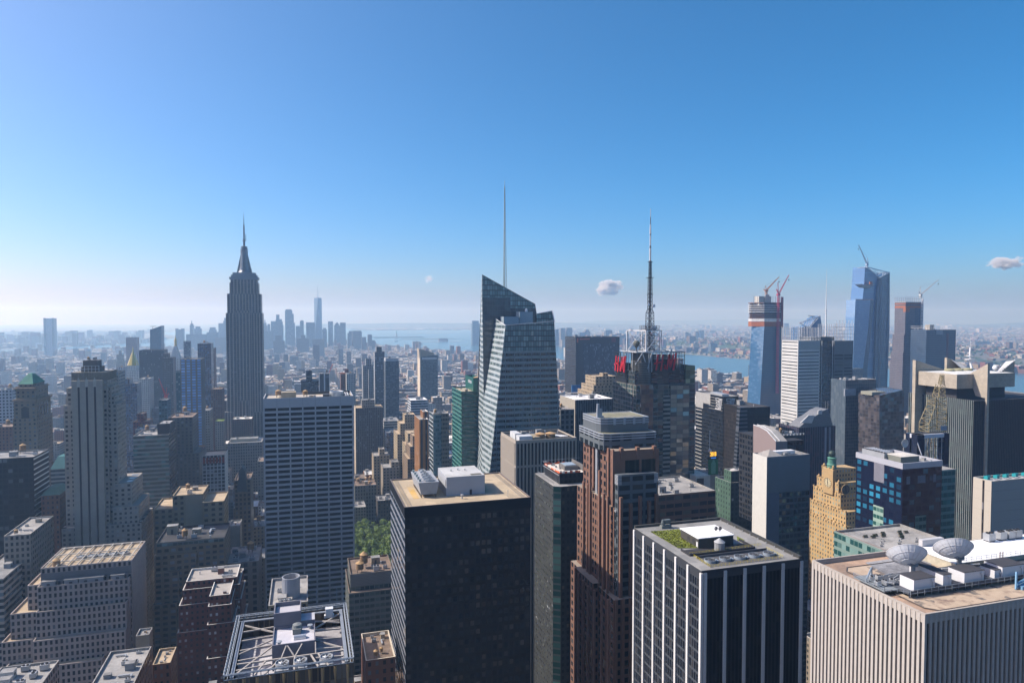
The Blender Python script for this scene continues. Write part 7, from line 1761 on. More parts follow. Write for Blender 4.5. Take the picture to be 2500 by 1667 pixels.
def unfinished_tower():
    Y = 1290
    T = thing('unfinished_blue_tower', 'blue glass tower still under construction, its top floors bare with orange netting', 'building', (onY(1868,850,Y)[0], Y+25, 0))
    lt = fac((.04,.10,.18), (.05,.15,.29), wx=1.01, wz=.86, p2=.4, gl2=(.10,.22,.38), ior=2.0, rough=.05, jit=.01); dk = fac((.015,.035,.075), (.016,.05,.105), wx=1.01, wz=.86, p2=.3, gl2=(.025,.06,.11), ior=1.8)  # one glass twice: sunlit face light, shaded face dark, by colour
    W = MB(); yb = 1300
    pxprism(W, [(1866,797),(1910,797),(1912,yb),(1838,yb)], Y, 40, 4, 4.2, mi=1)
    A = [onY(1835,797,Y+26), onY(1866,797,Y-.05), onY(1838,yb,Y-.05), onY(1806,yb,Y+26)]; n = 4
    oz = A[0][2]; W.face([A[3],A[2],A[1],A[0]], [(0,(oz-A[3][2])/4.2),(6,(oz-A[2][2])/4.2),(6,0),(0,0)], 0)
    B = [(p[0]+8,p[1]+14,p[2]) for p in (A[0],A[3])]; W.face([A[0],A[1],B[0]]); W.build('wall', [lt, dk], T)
    keep(onY(1815,900,Y)[0], onY(1911,900,Y)[0], Y, Y+42, 0, 190)
    N = MB(); fl = []
    def lay(xl, xr, ya, yb_, mi, yo=0, d=38):
        x0, x1, z1 = front(xl, xr, ya, Y+yo); z0 = onY(xl, yb_, Y+yo)[2]; N.box(x0, x1, Y+yo, Y+yo+d, z0, z1, mi=mi)
    xa = 1835
    def band(ya, yb_, mi, inset=0):
        P0 = [onY(xa+inset,ya,Y+24+inset), onY(1866,ya,Y+inset), onY(1910-inset,ya,Y+inset), onY(1910-inset,ya,Y+40)]; zl = onY(1866,yb_,Y)[2]; zh = onY(1866,ya,Y)[2]
        po = [(p[0],p[1]) for p in P0]+[(P0[0][0],P0[0][1]+12)]; N.prism(po, zl, zh, mi=mi, bot=True)
    band(785,797,0); band(778.5,784,1,-.4); 
    for yy in (767,772,776): band(yy,yy+1.2,3); 
    band(766,778,2,3); band(785,797,2,2)
    for k in range(4): band(744.5+k*5.3,746.2+k*5.3,1,-1.2)
    band(743,766,2,2); band(738,740.5,3,0); band(738,744,2,3)
    N.build('bare_floors', [RUST, plain((.66,.66,.66), .7, name='white_edge_sheet'), plain((.06,.065,.08), .8, name='dark_void'), plain((.20,.12,.10), .8, name='brown_slab')], T)
    C = MB(); x0, x1, z1 = front(1853, 1883, 723, Y+10); C.box(x0, x1, Y+10, Y+26, z1-22, z1); x0, x1, z2 = front(1868, 1878, 721, Y+9); C.box(x0, x1, Y+8.5, Y+9.98, z1-22, z2+2); C.build('concrete_core', plain((.52,.50,.45), .9, 0, .15, .2, 'pale_concrete'), T)
    S = MB()
    for px in (1840,1843,1849,1887,1893,1899,1904,1908):
        a = onY(px, 738, Y+6); S.tube((a[0],Y+6,a[2]-3), (a[0],Y+6,onY(px,723,Y+6)[2]), .35, n=4)
    S.build('jump_form', plain((.2,.22,.26), .6, .2, name='form_steel'), T)
    sc = MB(); sc.box(onY(1906,745,Y)[0], onY(1911.5,745,Y)[0], Y-1.5, Y-.2, onY(1906,800,Y)[2], onY(1906,725,Y)[2]); sc.build('hoist_scaffold', plain((.22,.06,.07), .8, name='red_brown_scaffold'), T)
    LANDMARKS.append(('the unfinished blue tower', 1868, 760, 1520)); return T
unfinished_tower()

def crane(label, mast, tip, back, Y, col, base_y, r=.9, name='tower_crane'):
    """luffing crane: mast top pixel, jib tip pixel, counter jib pixel; its mast runs down to base_y"""
    a = onY(*mast, Y); b = onY(*tip, Y); c = onY(*back, Y); zb = onY(mast[0], base_y, Y)[2]
    T = thing(name, label, 'crane', (a[0], Y, zb))
    m = MB(); lattice(m, sq(a[0],Y,zb,r*1.1), sq(a[0],Y,a[2],r*1.1), max(3, int((a[2]-zb)/6)), r*.16, r*.3); m.build('mast', col, T)
    j = MB(); A, B = Vector(a), Vector(b); up = Vector((0,1,0)); d = (B-A).normalized(); nn = d.cross(up)
    lattice(j, [A+up*r*.8-nn*r*.8, A-up*r*.8-nn*r*.8, A+nn*r*.8], [B+up*r*.25-nn*r*.2, B-up*r*.25-nn*r*.2, B+nn*r*.2], 12, r*.14, r*.28); j.build('jib', col, T)
    k = MB(); k.tube(a, c, r*.8, n=4); k.tube((a[0],Y,a[2]), ((a[0]*2+c[0])/3,Y,a[2]+(c[2]-a[2])*1.6+r*5), r*.4, n=4); k.box(a[0]-r*1.8, a[0]+r*1.8, Y-r*1.6, Y+r*1.6, a[2]-r*2, a[2]+r*.6); k.build('counter_jib', col, T)
    w_ = MB(); t_ = Vector(((a[0]*2+c[0])/3,Y,a[2]+(c[2]-a[2])*1.6+r*5)); w_.tube(t_, A.lerp(B, .8), r*.1, n=4); w_.tube(t_, c, r*.1, n=4); w_.build('stay_cable', DSTEEL, T)
    if mast: 
        p = MB(); p.tube(B, B-Vector((0,0,r*6)), r*.08, n=4); p.box(B.x-r*.5, B.x+r*.5, Y-r*.5, Y+r*.5, B.z-r*7.5, B.z-r*6); p.build('hook_block', DSTEEL, T)
    return T
ORA = plain((.55,.25,.12), .6, 0, .1, name='orange_crane_paint'); MAG = plain((.50,.06,.12), .6, 0, .1, name='red_crane_paint')
PAL = plain((.62,.62,.60), .6, 0, .05, name='pale_crane_paint'); BLU = plain((.34,.42,.55), .6, 0, .05, name='blue_grey_crane_paint'); YEL = plain((.60,.42,.05), .6, 0, .1, name='yellow_crane_paint')
crane('orange crane on top of the unfinished blue tower', (1871,708), (1902,676), (1864,707), 1302, ORA, 722, 1.7)
crane('crimson crane standing full height against the right side of the unfinished blue tower', (1900.5,718), (1926,671), (1896,706), 1285, MAG, 960, 1.7)
crane('pale blue grey crane on the peak of the faceted blue tower', (2116.5,645), (2096,598), (2120,640), 1384, BLU, 655, 1.6)
crane('white crane on the slim unfinished tower with a long pale jib', (2248,719), (2291,683), (2243,712), 1245, PAL, 728, 1.5)
crane('red crane low down left of the white louvred tower', (1938.5,942), (1945,925), (1932,924), 1000, RED, 1010, 1.3)
crane('small red crane among the low roofs left of the green banded office', (405,968), (388,924), (412,960), 1000, RED, 1010, 1.1)
crane('thin red crane far off above the white framed slab', (803,910), (812,889), (801,912), 1500, RED, 925, 1.0)

def deck_tower():
    """faceted blue tower with a jutting open deck"""
    Y = 1384
    T = thing('deck_tower', 'tall faceted blue glass tower with a triangular deck jutting from its left side', 'building', (onY(2130,850,Y)[0], Y+25, 0))
    g1 = fac((.05,.12,.24), (.07,.17,.36), wx=1.01, wz=.80, p2=.3, gl2=(.10,.23,.44), ior=1.9, rough=.05, jit=.01); g2 = fac((.02,.045,.09), (.02,.055,.12), wx=.9, wz=.8, p2=.3, gl2=(.03,.08,.15), ior=1.9)
    g3 = fac((.10,.16,.28), (.15,.27,.46), wx=1.01, wz=.88, p2=.4, gl2=(.20,.34,.52), ior=1.8, rough=.06, jit=.01)  # facet tones by colour: sunlit shoulder pale, shaded facets dark
    W = MB(); yb = 1250
    pxprism(W, [(2112,651),(2147,676),(2142,730),(2136,945),(2128,yb),(2100,yb),(2106,730),(2109,700)], Y, 40, 40, 6.0, 0)
    pxprism(W, [(2146.5,676.5),(2172.5,664),(2172,800),(2166,945),(2160,yb),(2126,yb),(2135,945),(2141,730)], Y-6, 44, 40, 6.0, 1)
    pxprism(W, [(2088.6,732),(2125,732),(2120,800),(2107,898),(2104,yb),(2072,yb),(2083,870),(2086,790)], Y-12, 30, 5, 4.2, 2)
    pxprism(W, [(2124.8,732.2),(2134,732),(2128,800),(2118,898),(2112,yb),(2103.5,yb),(2106.8,898),(2119.8,800)], Y-11, 30, 5, 4.2, 1)
    W.build('wall', [g1, g2, g3], T); keep(onY(2086,900,Y)[0], onY(2170,900,Y)[0], Y-14, Y+44, 0, 240)
    F = MB()
    tri = [Vector(onY(2117,652,Y-8)), Vector(onY(2172,666,Y-8)), Vector(onY(2147,678,Y-8))]
    tb = [v+Vector((0,30,0)) for v in tri]
    for k in range(3):
        F.tube(tri[k], tri[(k+1)%3], 1.0, n=5); F.tube(tri[k], tb[k], .6, n=4); F.tube(tb[k], tb[(k+1)%3], .6, n=4)
    rr = random.Random(11)
    for i in range(9):
        a = tri[0].lerp(tri[1], (i+.5)/9); b = tri[0].lerp(tri[2], min(1,(i+1)/7)) if i < 6 else tri[1].lerp(tri[2], (9-i)/4); F.tube(a, b, .5, n=4); a2 = tri[0].lerp(tri[1], (i+1.2)/9); F.tube(a2, b, .4, n=4)
    F.build('roof_truss', plain((.50,.58,.66), .5, .2, name='pale_truss_steel'), T)
    V = MB(); pxprism(V, [(2147,679),(2154,676),(2152,800),(2149,945),(2143,945),(2147,760)], Y-7.2, 1.1); V.build('hoist_strip', plain((.16,.17,.20), .7, .1, .3, .3, 'hoist_steel'), T)
    D = MB(); z0 = onY(2087, 696, Y-14)[2]; tip = onY(2087, 695, Y-24); r_ = onY(2134, 694, Y-8); l_ = onY(2112, 693, Y+20); q = onY(2110, 703, Y-1)
    top = [tip, r_, (r_[0],Y+20,r_[2]), l_]; low = [(p[0]*.5+q[0]*.5+1,p[1]*.4+(Y-2)*.6,q[2]) for p in top]
    D.face(top, None, 0)
    for k in range(4): D.face([low[k],low[(k+1)%4],top[(k+1)%4],top[k]], None, 1)
    D.build('open_deck', [RUST, plain((.40,.40,.42), .7, name='deck_soffit')], T)
    D = MB(); b0 = onY(2124, 689, Y-10); D.box(b0[0], b0[0]+8, Y-10, Y-7.3, r_[2]+.1, r_[2]+6.5); D.build('deck_hoarding', RUST, T)
    D = MB(); a, b = onY(2089,731,Y-12), onY(2132,731,Y-12); D.box(a[0], b[0], Y-12.3, Y-12.05, a[2]-1, a[2]+.8); D.build('orange_edge', RUST, T)
    D = MB(); a0, a1, az = front(2084, 2107, 900, Y-30); D.box(a0-3, a1, Y-30, Y-13, 0, az); D.build('podium_block', fac((.20,.23,.25), (.05,.08,.10), wx=.8, wz=.5), T)
    LANDMARKS.append(('the faceted blue tower', 2130, 800, 1690))
deck_tower()
def slim_tower():
    Y = 1240
    fg = fac((.17,.145,.155), (.055,.075,.11), wx=.66, wz=.62, p2=.4, gl2=(.10,.13,.18)); fr_ = fac((.06,.08,.12), (.04,.065,.11), wx=.8, wz=.8, p2=.3, gl2=(.07,.10,.15))
    T, rc = tower('slim_unfinished_tower', 'slim grey tower with stepped left side and orange netting near its bare top', [(2211,2254,738,1240,30),(2207,2240,817,1238,32),(2204.5,2240,860,1236.5,34),(2203.5,2238,890,1235,36)], fg, 3.2, 3.9, GREY, 0, 145, right=fr_, tanks=0)
    x0, x1, y0, y1, z = rc[0]; B = MB(); B.box(x0+(x1-x0)*.55, x1+.05, y0-.4, y0-.03, 0, z-12, 3, 4); B.build('blue_glass_strip', fr_, T)
    N = MB(); N.box(x0-.2, x1+.2, y0-.5, y1+.2, z-13, z-8, mi=0); N.box(x0-.3, x1+.3, y0-.7, y1+.3, z-4.4, z-2, mi=0); N.box(x0-.3, x0+12, y0-.7, y0+6, z-22, z-13.05, mi=0); N.box(x0+.2, x1-.2, y0+.2, y1-.2, z-8, z+1, mi=1); N.box(x0-.4, x1+.4, y0-.8, y1+.4, z+.01, z+1.0, mi=2); N.build('bare_floors', [RUST, plain((.12,.11,.11), .9, name='dark_void'), CONC], T)
    S = MB(); 
    for i in range(9):
        xx = x0+(x1-x0)*i/8
        for yy in (y0, y1): S.tube((xx,yy,z+1), (xx,yy,z+12), .4, n=4)
    for dz in (4,8,12): S.tube((x0,y0,z+dz), (x1,y0,z+dz), .3, n=4); S.tube((x0,y1,z+dz), (x1,y1,z+dz), .3, n=4)
    S.build('scaffold', plain((.45,.47,.5), .6, .1, name='scaffold_steel'), T)
    H = MB(); a = onY(2249, 850, y0-3); lattice(H, sq(a[0],y0-3,0,1.5), sq(a[0],y0-3,z+9,1.5), 40, .3, .45); H.build('hoist_mast', WSTEEL, T)
    E = MB(); E.box(x1-1.2, x1+.3, y0-.9, y0-.42, 0, z+6); E.build('edge_hoist', plain((.30,.36,.44), .6, .1, name='edge_steel'), T)
    LANDMARKS.append(('the slim unfinished tower', 2230, 740, 1600))
slim_tower()
T, rc = tower('dark_blue_office', 'dark blue glass tower with a white railed roof right of the slim unfinished tower', [(2262,2334,805,1150,40)], fac((.012,.03,.06), (.012,.035,.075), wx=.88, wz=.8, p2=.3, gl2=(.02,.055,.10), ior=1.8), 3, 3.9, LIGHT, 5, 146, tanks=0, mark='the dark blue glass tower')
x0, x1, y0, y1, z = rc[0]; B = MB()
for i in range(14): xx = x0+(x1-x0)*i/13; B.tube((xx,y0,z), (xx,y0,z+7), .3, n=4)
for dz in (3.5,7): B.tube((x0,y0,z+dz), (x1,y0,z+dz), .3, n=4); B.tube((x0,y0,z+dz), (x0,y1,z+dz), .3, n=4); B.tube((x1,y0,z+dz), (x1,y1,z+dz), .3, n=4)
B.build('roof_rail', WSTEEL, T)
B = MB(); B.box(x0+(x1-x0)*.33, x0+(x1-x0)*.55, y0-.4, y0-.03, z-11, z+.05); B.build('pale_panel', plain((.26,.28,.32), .7, name='pale_panel'), T)
B = MB(); B.box(x0+(x1-x0)*.68, x0+(x1-x0)*.75, y0-.4, y0-.03, z-95, z-8); B.build('red_strip', plain((.12,.05,.06), .7, name='dull_red'), T)
B = MB(); B.box(x0+18, x0+30, y0+8, y0+20, z-1, z+10.5); B.build('lift_house', plain((.36,.33,.27), .8, name='tan_plant'), T)

def concrete_crown_tower():
    Y = 400
    x0 = onY(2377, 975, Y)[0]; z = onY(2377, 978, Y)[2]; x1 = x0+92; y1 = onX(2219, 952, x0)[1]
    T = thing('concrete_crown_tower', 'dark glass tower with an angular concrete crown of pointed fins at the right edge', 'building', ((x0+x1)/2, Y+30, 0)); keep(x0, x1, Y, y1, 0, z+20)
    W = MB(); W.shell(x0, x1, Y, y1, 0, z, 1.75, 3.9, .6, .5, side=(1,0,0,0), pmi=2)
    lf = fac((.30,.34,.34), (.012,.016,.018), wx=.74, wz=1.01, span=(.018,.022,.024), p2=.35, gl2=(.03,.05,.05), jit=.03)  # sunlit copy with pale mullions; the shaded front gets a darker colour
    W.build('wall', [lf, fac((.035,.045,.055), (.012,.016,.024), wx=.7, wz=1.01, span=(.02,.022,.028), p2=.2, gl2=(.03,.03,.035), jit=.03), GREY], T)
    r = MB(); r.box(x0+.5, x1-.5, Y+.5, y1-.5, z-.9, z-.6); r.build('roof', BLACK, T)
    cc, t, p = new_mat('board_marked_concrete'); tc = nd(t, 'ShaderNodeNewGeometry').outputs['Position']; sx = nd(t, 'ShaderNodeSeparateXYZ'); t.links.new(tc, sx.inputs[0])
    br = nd(t, 'ShaderNodeTexBrick'); br.inputs['Scale'].default_value = .28; br.inputs['Mortar Size'].default_value = .008
    for i_, c_ in ((1,(.40,.35,.28,1)),(2,(.34,.30,.24,1)),(3,(.28,.24,.20,1))): br.inputs[i_].default_value = c_
    cv = nd(t, 'ShaderNodeCombineXYZ'); t.links.new(mth(t,'ADD',sx.outputs[0],sx.outputs[1]), cv.inputs[0]); t.links.new(sx.outputs[2], cv.inputs[1]); t.links.new(cv.outputs[0], br.inputs['Vector'])
    k = rng(t, noise(t, .12, 4, tc), .25, .75, .82, 1.14); t.links.new(mixc(t, 1.0, br.outputs[0], k, 'MULTIPLY'), p.inputs['Base Color']); p.inputs['Roughness'].default_value = .9
    d = y1-Y
    # recessed dark storey, then the concrete box and four upright pointed slabs set like a pinwheel
    X0, X1, YF, YR = 488.0, 549.0, 410.0, 445.0
    zt, zb = onX(2339, 914.6, X0)[2], onX(2339, 949.7, X0)[2]; ex = X0+4
    q = MB(); q.box(X0+6, X1-4, YF+5, YR-2, z-.6, zb+.02, 4, 9); q.build('dark_storey', plain((.045,.045,.05), .7, name='dark_recess'), T)
    q = MB(); q.box(X0, X1, YF, YR, zb, zt); q.build('concrete_crown', cc, T)
    def fin(pts2, thick, axis, name='concrete_fin'):
        """outline in (along, z), standing across the other axis"""
        f = MB(); n = len(pts2)
        if axis == 'x': A = [(u, thick[0], v) for u, v in pts2]; B = [(u, thick[1], v) for u, v in pts2]
        else: A = [(thick[0], u, v) for u, v in pts2]; B = [(thick[1], u, v) for u, v in pts2]
        f.face(A); f.face(B[::-1])
        for i in range(n): j = (i+1) % n; f.face([A[j],A[i],B[i],B[j]])
        f.build(name, cc, T)
    z1 = onY(2246, 879, 446)[2]
    q = MB(); q.box(485.8, x0-.02, 446, 449, 0, z-1); q.build('concrete_slab', cc, T)
    fin([(485.8,z-.98),(497,z-.98),(500,zb),(519,zt-1),(519,zt),(485.8,z1)], (446,449), 'x')
    za, zc, zd = onX(2411, 887.5, 505)[2], onX(2367, 913, 505)[2], onX(2410, 973, 505)[2]
    fin([(398.4,zd),(408,zd+1.2),(414.5,zc-.6),(398.4,za)], (505,507.2), 'y')
    q = MB(); q.box(505, 507.2, 398.4, Y-.02, 0, zd-.02); q.build('concrete_slab', cc, T)
    z2 = onY(2316, 873, 450)[2]; fin([(524,zt-2),(524,z2),(527.5,z2-1),(545,zt-.5),(545,zt-2)], (450,452.2), 'x')
    q = MB(); q.face([(528,449.9,z2-1.2),(544.5,449.9,zt-.4),(540,440,zt+.1),(531,440,zt+.1)]); q.build('white_slope', plain((.60,.60,.60), .6, name='white_sheet'), T)
    z4 = onY(2479, 880, 418)[2]; fin([(543,zt-1),(559,zt-1),(559,z4)], (418,420.2), 'x')
    q = MB(); q.face([(541,419,zt+.2),(543.2,417.9,zt+.4),(559,417.9,z4),(556,423,z4-.8)]); q.build('white_slope', plain((.60,.60,.60), .6, name='white_sheet'), T)
    q = MB()
    for i in range(9): a = Vector((544.5,417.6,zt+.8)).lerp(Vector((558.6,417.6,z4+.3)), i/8.0); q.box(a.x-.4, a.x+.4, a.y-.4, a.y+.4, a.z, a.z+.6)
    q.build('spotlight', WSTEEL, T); xq = 545; zf = z4
    rf = MB(); rf.box(X0+.6, X1-.6, YF+.6, YR-.6, zt-.5, zt+.05); rf.build('crown_roof', roofm((.62,.62,.60), (.5,.5,.48), .08), T)
    cl = MB()
    for i in range(3):
        p_ = onY(2318+i*22, 902, YR-6); cl.lathe(p_[0], YR-6, [(3.4,zt+.05),(3.8,zt+1.4),(3.4,zt+1.9),(2.8,zt+1.5),(0,zt+1.2)], 18)
    cl.build('round_cooler', plain((.38,.36,.22), .8, 0, .2, .6, 'tan_cooler'), T)
    p_ = onY(2373, 905, Y+38); m = MB(); m.tube((p_[0],Y+38,zt), (p_[0],Y+40,zt+9), .9, n=8); m.box(p_[0]-3.5, p_[0]+3.5, Y+38, Y+42, zt+9, zt+9.5); m.box(p_[0]-2.8, p_[0]+2.8, Y+38.4, Y+41.6, zt+12, zt+12.4); m.tube((p_[0],Y+40,zt+9), (p_[0],Y+40,zt+19.5), .8, .7, 8); m.tube((p_[0],Y+40,zt+19.5), (p_[0],Y+40,zt+28), .12, n=5)
    for i in range(6): m.tube((p_[0]-3+i*1.2,Y+38.2,zt+9), (p_[0]-3+i*1.2,Y+38.2,zt+12.3), .12, n=4)
    m.build('antenna_mast', WSTEEL, T)
    m = MB(); q_ = onY(2430, 905, Y+26); r = 2.2; m.lathe(q_[0], Y+26, [(r*math.sin(math.pi*i/10), zt+3-r*math.cos(math.pi*i/10)) for i in range(11)], 16); m.build('round_dome', plain((.66,.68,.70), .5, name='pale_dome'), T)
    LANDMARKS.append(('the concrete crowned tower', 2400, 900, 540))
concrete_crown_tower()

def lattice_block():
    Y = 335
    x0, x1, z = front(2240, 2317, 1062, Y); y1 = onX(2211, 1052, x0)[1]
    T = thing('lattice_mast_block', 'dark glass block with open steel bays carrying a rusty lattice mast at right', 'building', ((x0+x1)/2, Y+10, 0)); keep(x0, x1, Y, y1, 0, z)
    zb = z-20
    W = MB(); W.box(x0, x1, Y, y1, 0, zb, 3, 3.9, tmi=1); W.build('wall', [f_blueg, GREY], T)
    gl = fac((.02,.025,.045), (.015,.02,.04), wx=.92, wz=.92, p2=.1, gl2=(.03,.035,.05))
    K = MB(); xm = x0+(x1-x0)*.20; ym = Y+(y1-Y)*.5
    boxes('corner_tower', gl, T, (x0, x0+5.5, Y, Y+5.5, zb, z, 2.7, 3.9), (x1-4, x1, Y, Y+5, zb, z, 2.7, 3.9), (x0, x0+4, y1-4.5, y1, zb, z, 2.7, 3.9))
    B = MB(); B.box(x0-.15, x0+1, Y+5.6, y1-4.6, z-2.4, z+.05); B.box(x0+5.6, x1-4.1, Y-.15, Y+1, z-2.4, z+.05); B.build('white_beam', plain((.60,.62,.68), .6, 0, .05, name='pale_beam'), T)
    L = MB()
    for i in range(5):
        yy = Y+6.5+(y1-Y-12)*i/4; L.tube((x0+.3,yy,zb), (x0+.3,yy,z-2.4), .22, n=4)
    for i in range(5):
        xx = x0+6.5+(x1-x0-12)*i/4; L.tube((xx,Y+.3,zb), (xx,Y+.3,z-2.4), .22, n=4)
    for i in range(4):
        zz = zb+3+i*4; L.tube((x0+.3,Y+5.6,zz), (x0+.3,y1-4.6,zz), .14, n=4, mi=1); L.tube((x0+5.6,Y+.3,zz), (x1-4,Y+.3,zz), .14, n=4, mi=1); L.tube((x0+4,Y+4+i*2,zz), (x1-4,y1-4,zz), .18, n=4, mi=1)
    L.tube((x0+.3,y1-8,z-3), (x0+.3,y1-12,zb+8), .3, n=4); L.tube((x0+8,Y+.3,z-3), (x0+7,Y+.3,zb+10), .3, n=4)
    for i in range(10): L.tube((x0+5+i*2,Y+4,zb), (x0+5+((i*7) % 10)*2,Y+8,z-3), .12, n=4, mi=1)
    L.build('open_bay_steel', [plain((.52,.54,.58), .5, .2, name='grey_steel'), plain((.24,.17,.10), .8, 0, .2, .8, 'rusty_steel')], T)
    D = MB(); D.box(x0+1, x1-1, Y+1, y1-1, z-.6, z); D.build('roof', DSTEEL, T)
    my = Y+10; mx = onY(2278, 1000, my)[0]
    Zm = lambda y: onY(2278, y, my)[2]
    m = MB(); h0, h1 = 4.6, 2.9
    def rect(zz, xl, xr, d): return [(xl,my-d,zz),(xr,my-d,zz),(xr,my+d,zz),(xl,my+d,zz)]
    X = lambda px: onY(px, 1000, my)[0]
    lattice(m, rect(z,X(2257),X(2300),3.6), rect(Zm(1032),X(2257),X(2300),3.6), 2, .2, .36)
    lattice(m, rect(Zm(1032),X(2257),X(2300),3.6), rect(Zm(988),X(2273),X(2300),3.0), 4, .16, .34)
    lattice(m, rect(Zm(988),X(2273),X(2300),3.0), rect(Zm(970),X(2273),X(2300),3.0), 2, .18, .34)
    lattice(m, rect(Zm(970),X(2282),X(2300),2.2), rect(Zm(938),X(2289),X(2300),1.6), 3, .15, .3)
    lattice(m, rect(Zm(938),X(2293),X(2300),1.2), rect(Zm(915),X(2296),X(2300),.8), 4, .15, .28)
    m.build('lattice_mast', plain((.30,.25,.14), .75, .1, .25, .5, 'rusty_yellow_steel'), T)
    k = MB(); k.box(X(2285), X(2300), my-3.9, my-3.7, Zm(1049), Zm(1038)); k.build('grey_panel', plain((.30,.34,.42), .6, name='grey_panel'), T)
    LANDMARKS.append(('the rusty lattice mast', 2278, 1000, 390))
lattice_block()

def blue_window_tower():
    Y = 275; x0, x1, z = front(2204, 2300, 1131, Y); y1 = onX(2091, 1100, x0)[1]
    T = thing('blue_window_tower', 'near black glass tower with scattered bright blue windows and a pale green window column', 'building', ((x0+x1)/2, Y+20, 0)); keep(x0, x1, Y, y1, 0, z)
    W = MB(); W.shell(x0, x1, Y, y1, 0, z-3, 4.3, 3.9, .3, .4, side=(0,0,0,2), pmi=1); W.box
    nv = fac((.014,.016,.040), (.010,.012,.030), wx=.72, wz=.62, p2=.40, gl2=(.015,.10,.15), ior=1.6, rough=.06, jit=.02, wr=.25)
    nl = fac((.012,.015,.038), (.008,.012,.032), wx=.62, wz=.62, p2=.6, gl2=(.04,.26,.42), ior=1.6, rough=.06, jit=.02, wr=.2)
    W.build('wall', [nv, GREY, nl], T)
    C = MB(); C.shell(x0-.2, x1+.2, Y-.2, y1+.2, z-3, z, None, 3.9, 1.6, .6); C.build('coping', plain((.44,.45,.50), .6, 0, .05, name='pale_coping'), T)
    r = MB(); r.box(x0+.5, x1-.5, Y+.5, y1-.5, z-2, z-1.5); r.build('roof', GREY, T); d = y1-Y
    lg = fac((.30,.42,.36), (.02,.08,.07), wx=.9, wz=.5, p2=.4, gl2=(.25,.38,.32), ior=1.5)
    ya, yb = onX(2134, 1150, x0)[1], onX(2159, 1150, x0)[1]
    L = MB(); 
    for (a, b) in ((26,46),(66,86),(106,126)): L.box(x0-.12, x0-.01, yb, ya, z-b, z-a, 2.6, 3.9)
    L.build('pale_window_column', lg, T)
    L = MB(); L.box(x0-.12, x0-.01, yb, ya, z-13, z-3.1); L.build('grey_panel', plain((.20,.20,.24), .7, name='grey_panel'), T)
    L = MB(); a, b = x0+(x1-x0)*.34, x0+(x1-x0)*.62
    for (q, w_) in ((28,42),(64,76),(98,112)): L.box(a, b, Y-.12, Y-.01, z-w_, z-q, 2.6, 3.9)
    L.build('pale_window_column', fac((.12,.20,.19), (.015,.05,.05), wx=.9, wz=.5, p2=.4, gl2=(.08,.15,.14)), T)
    boxes('vent_panel', plain((.12,.15,.20), .5, name='vent_panel'), T, *[(x0+(x1-x0)*q, x0+(x1-x0)*(q+w_), Y-.12, Y-.01, z-11, z-7) for q, w_ in ((.10,.09),(.38,.20),(.78,.07))])
    H = MB(); H.box(x0+4, x0+(x1-x0)*.62, Y+5, Y+d*.48, z-1.5, z+2.0, mi=0, tmi=1); H.build('plant_house', [plain((.20,.21,.18), .8, name='olive_plant'), roofm((.58,.54,.48), (.5,.47,.42), .1)], T)
    for i in range(7): put(M_UNIT, 'air_unit', T, (x0+3, Y+d*.5+i*d*.065, z-1.5), 1.57, (1.0,.8,1.7))
    P = MB()
    for i in range(8): P.tube((x0+3,Y+d*.5+i*d*.06,z+2.6), (x0+9,Y+d*.5+i*d*.055,z+2.6), .3, n=6)
    P.build('duct', WSTEEL, T)
    clutter(T, x0+(x1-x0)*.64, x1-1.5, Y+2, y1-3, z-1.5, 9, 150, 'grey', 0, .8)
    dd = MB(); c = onY(2206, 1081, y1-8); dd.lathe(0,0,[(.4,0),(2.3,.8),(2.4,1.0),(.3,.3)],16); dd.v = [(c[0]+v[0], c[1]-v[2], c[2]+v[1]) for v in dd.v]; dd.tube((c[0],c[1],z-1), c, .2, n=6); dd.build('dish_antenna', plain((.5,.5,.5), .6, name='pale_dish'), T)
    w0, w1, wz = front(2305, 2333, 1147, Y+6); K = MB(); K.box(x1+.05, max(w1, x1+9), Y+6, y1-6, 0, wz, 2.6, 3.9, tmi=1); K.build('teal_wing', [fac((.14,.26,.26), (.02,.09,.10), wx=.95, wz=.6, p2=.4, gl2=(.05,.20,.22)), LIGHT], T); keep(x1, x1+9, Y, y1, 0, wz)
    LANDMARKS.append(('the blue windowed black tower', 2150, 1140, 330))
blue_window_tower()
def windowless():
    Y = 205; x0, _, z = front(2421, 2500, 1174.5, Y); y1 = onX(2376, 1160, x0)[1]; x1 = x0+70
    st = fac((.45,.41,.35), (.43,.39,.33), wx=.985, wz=.96, p2=0, rough=.85, jit=0)
    T, rc = tower('windowless_block', 'plain beige almost windowless slab with turquoise roof units at the right edge', [(x0,x1,z,Y,y1,'w')], fac((.34,.33,.31), (.33,.32,.30), wx=.985, wz=.96, p2=0, rough=.85, jit=0), 30, 4.2, GREY, 0, 151, left=st, tanks=0, pmat=plain((.5,.47,.42), .8, name='beige_coping'), mark='the windowless beige slab')
    d = y1-Y; B = MB(); B.box(x0-.15, x0-.01, Y+d*.38, Y+d*.47, 0, z-.3, 1.4, 4.2); B.build('window_slot', fac((.05,.045,.045), (.02,.02,.025), wx=.8, wz=.7, p2=.2), T)
    tq = plain((.02,.30,.33), .5, 0, .1, name='turquoise_sheet')
    for i in range(8):
        c = MB(); xx = x0+5+i*5.2; c.box(xx-.6, xx+.7, Y+5.2, Y+6.9, z-1, z+.35); c.box(xx-.4, xx+1.6, Y+5.6, Y+6.1, z+.35, z+.65); c.build('turquoise_unit', tq, T)
        put(M_FAN, 'cooling_fan', T, (xx+1.5, Y+3.0, z-1.1), i, (.6,.6,1))
    dk = MB(); dk.box(x0+3, x1-3, Y+1.5, Y+8.5, z-1.1, z-.9); dk.build('roof_grating', plain((.35,.36,.36), .7, name='grating'), T)
windowless()
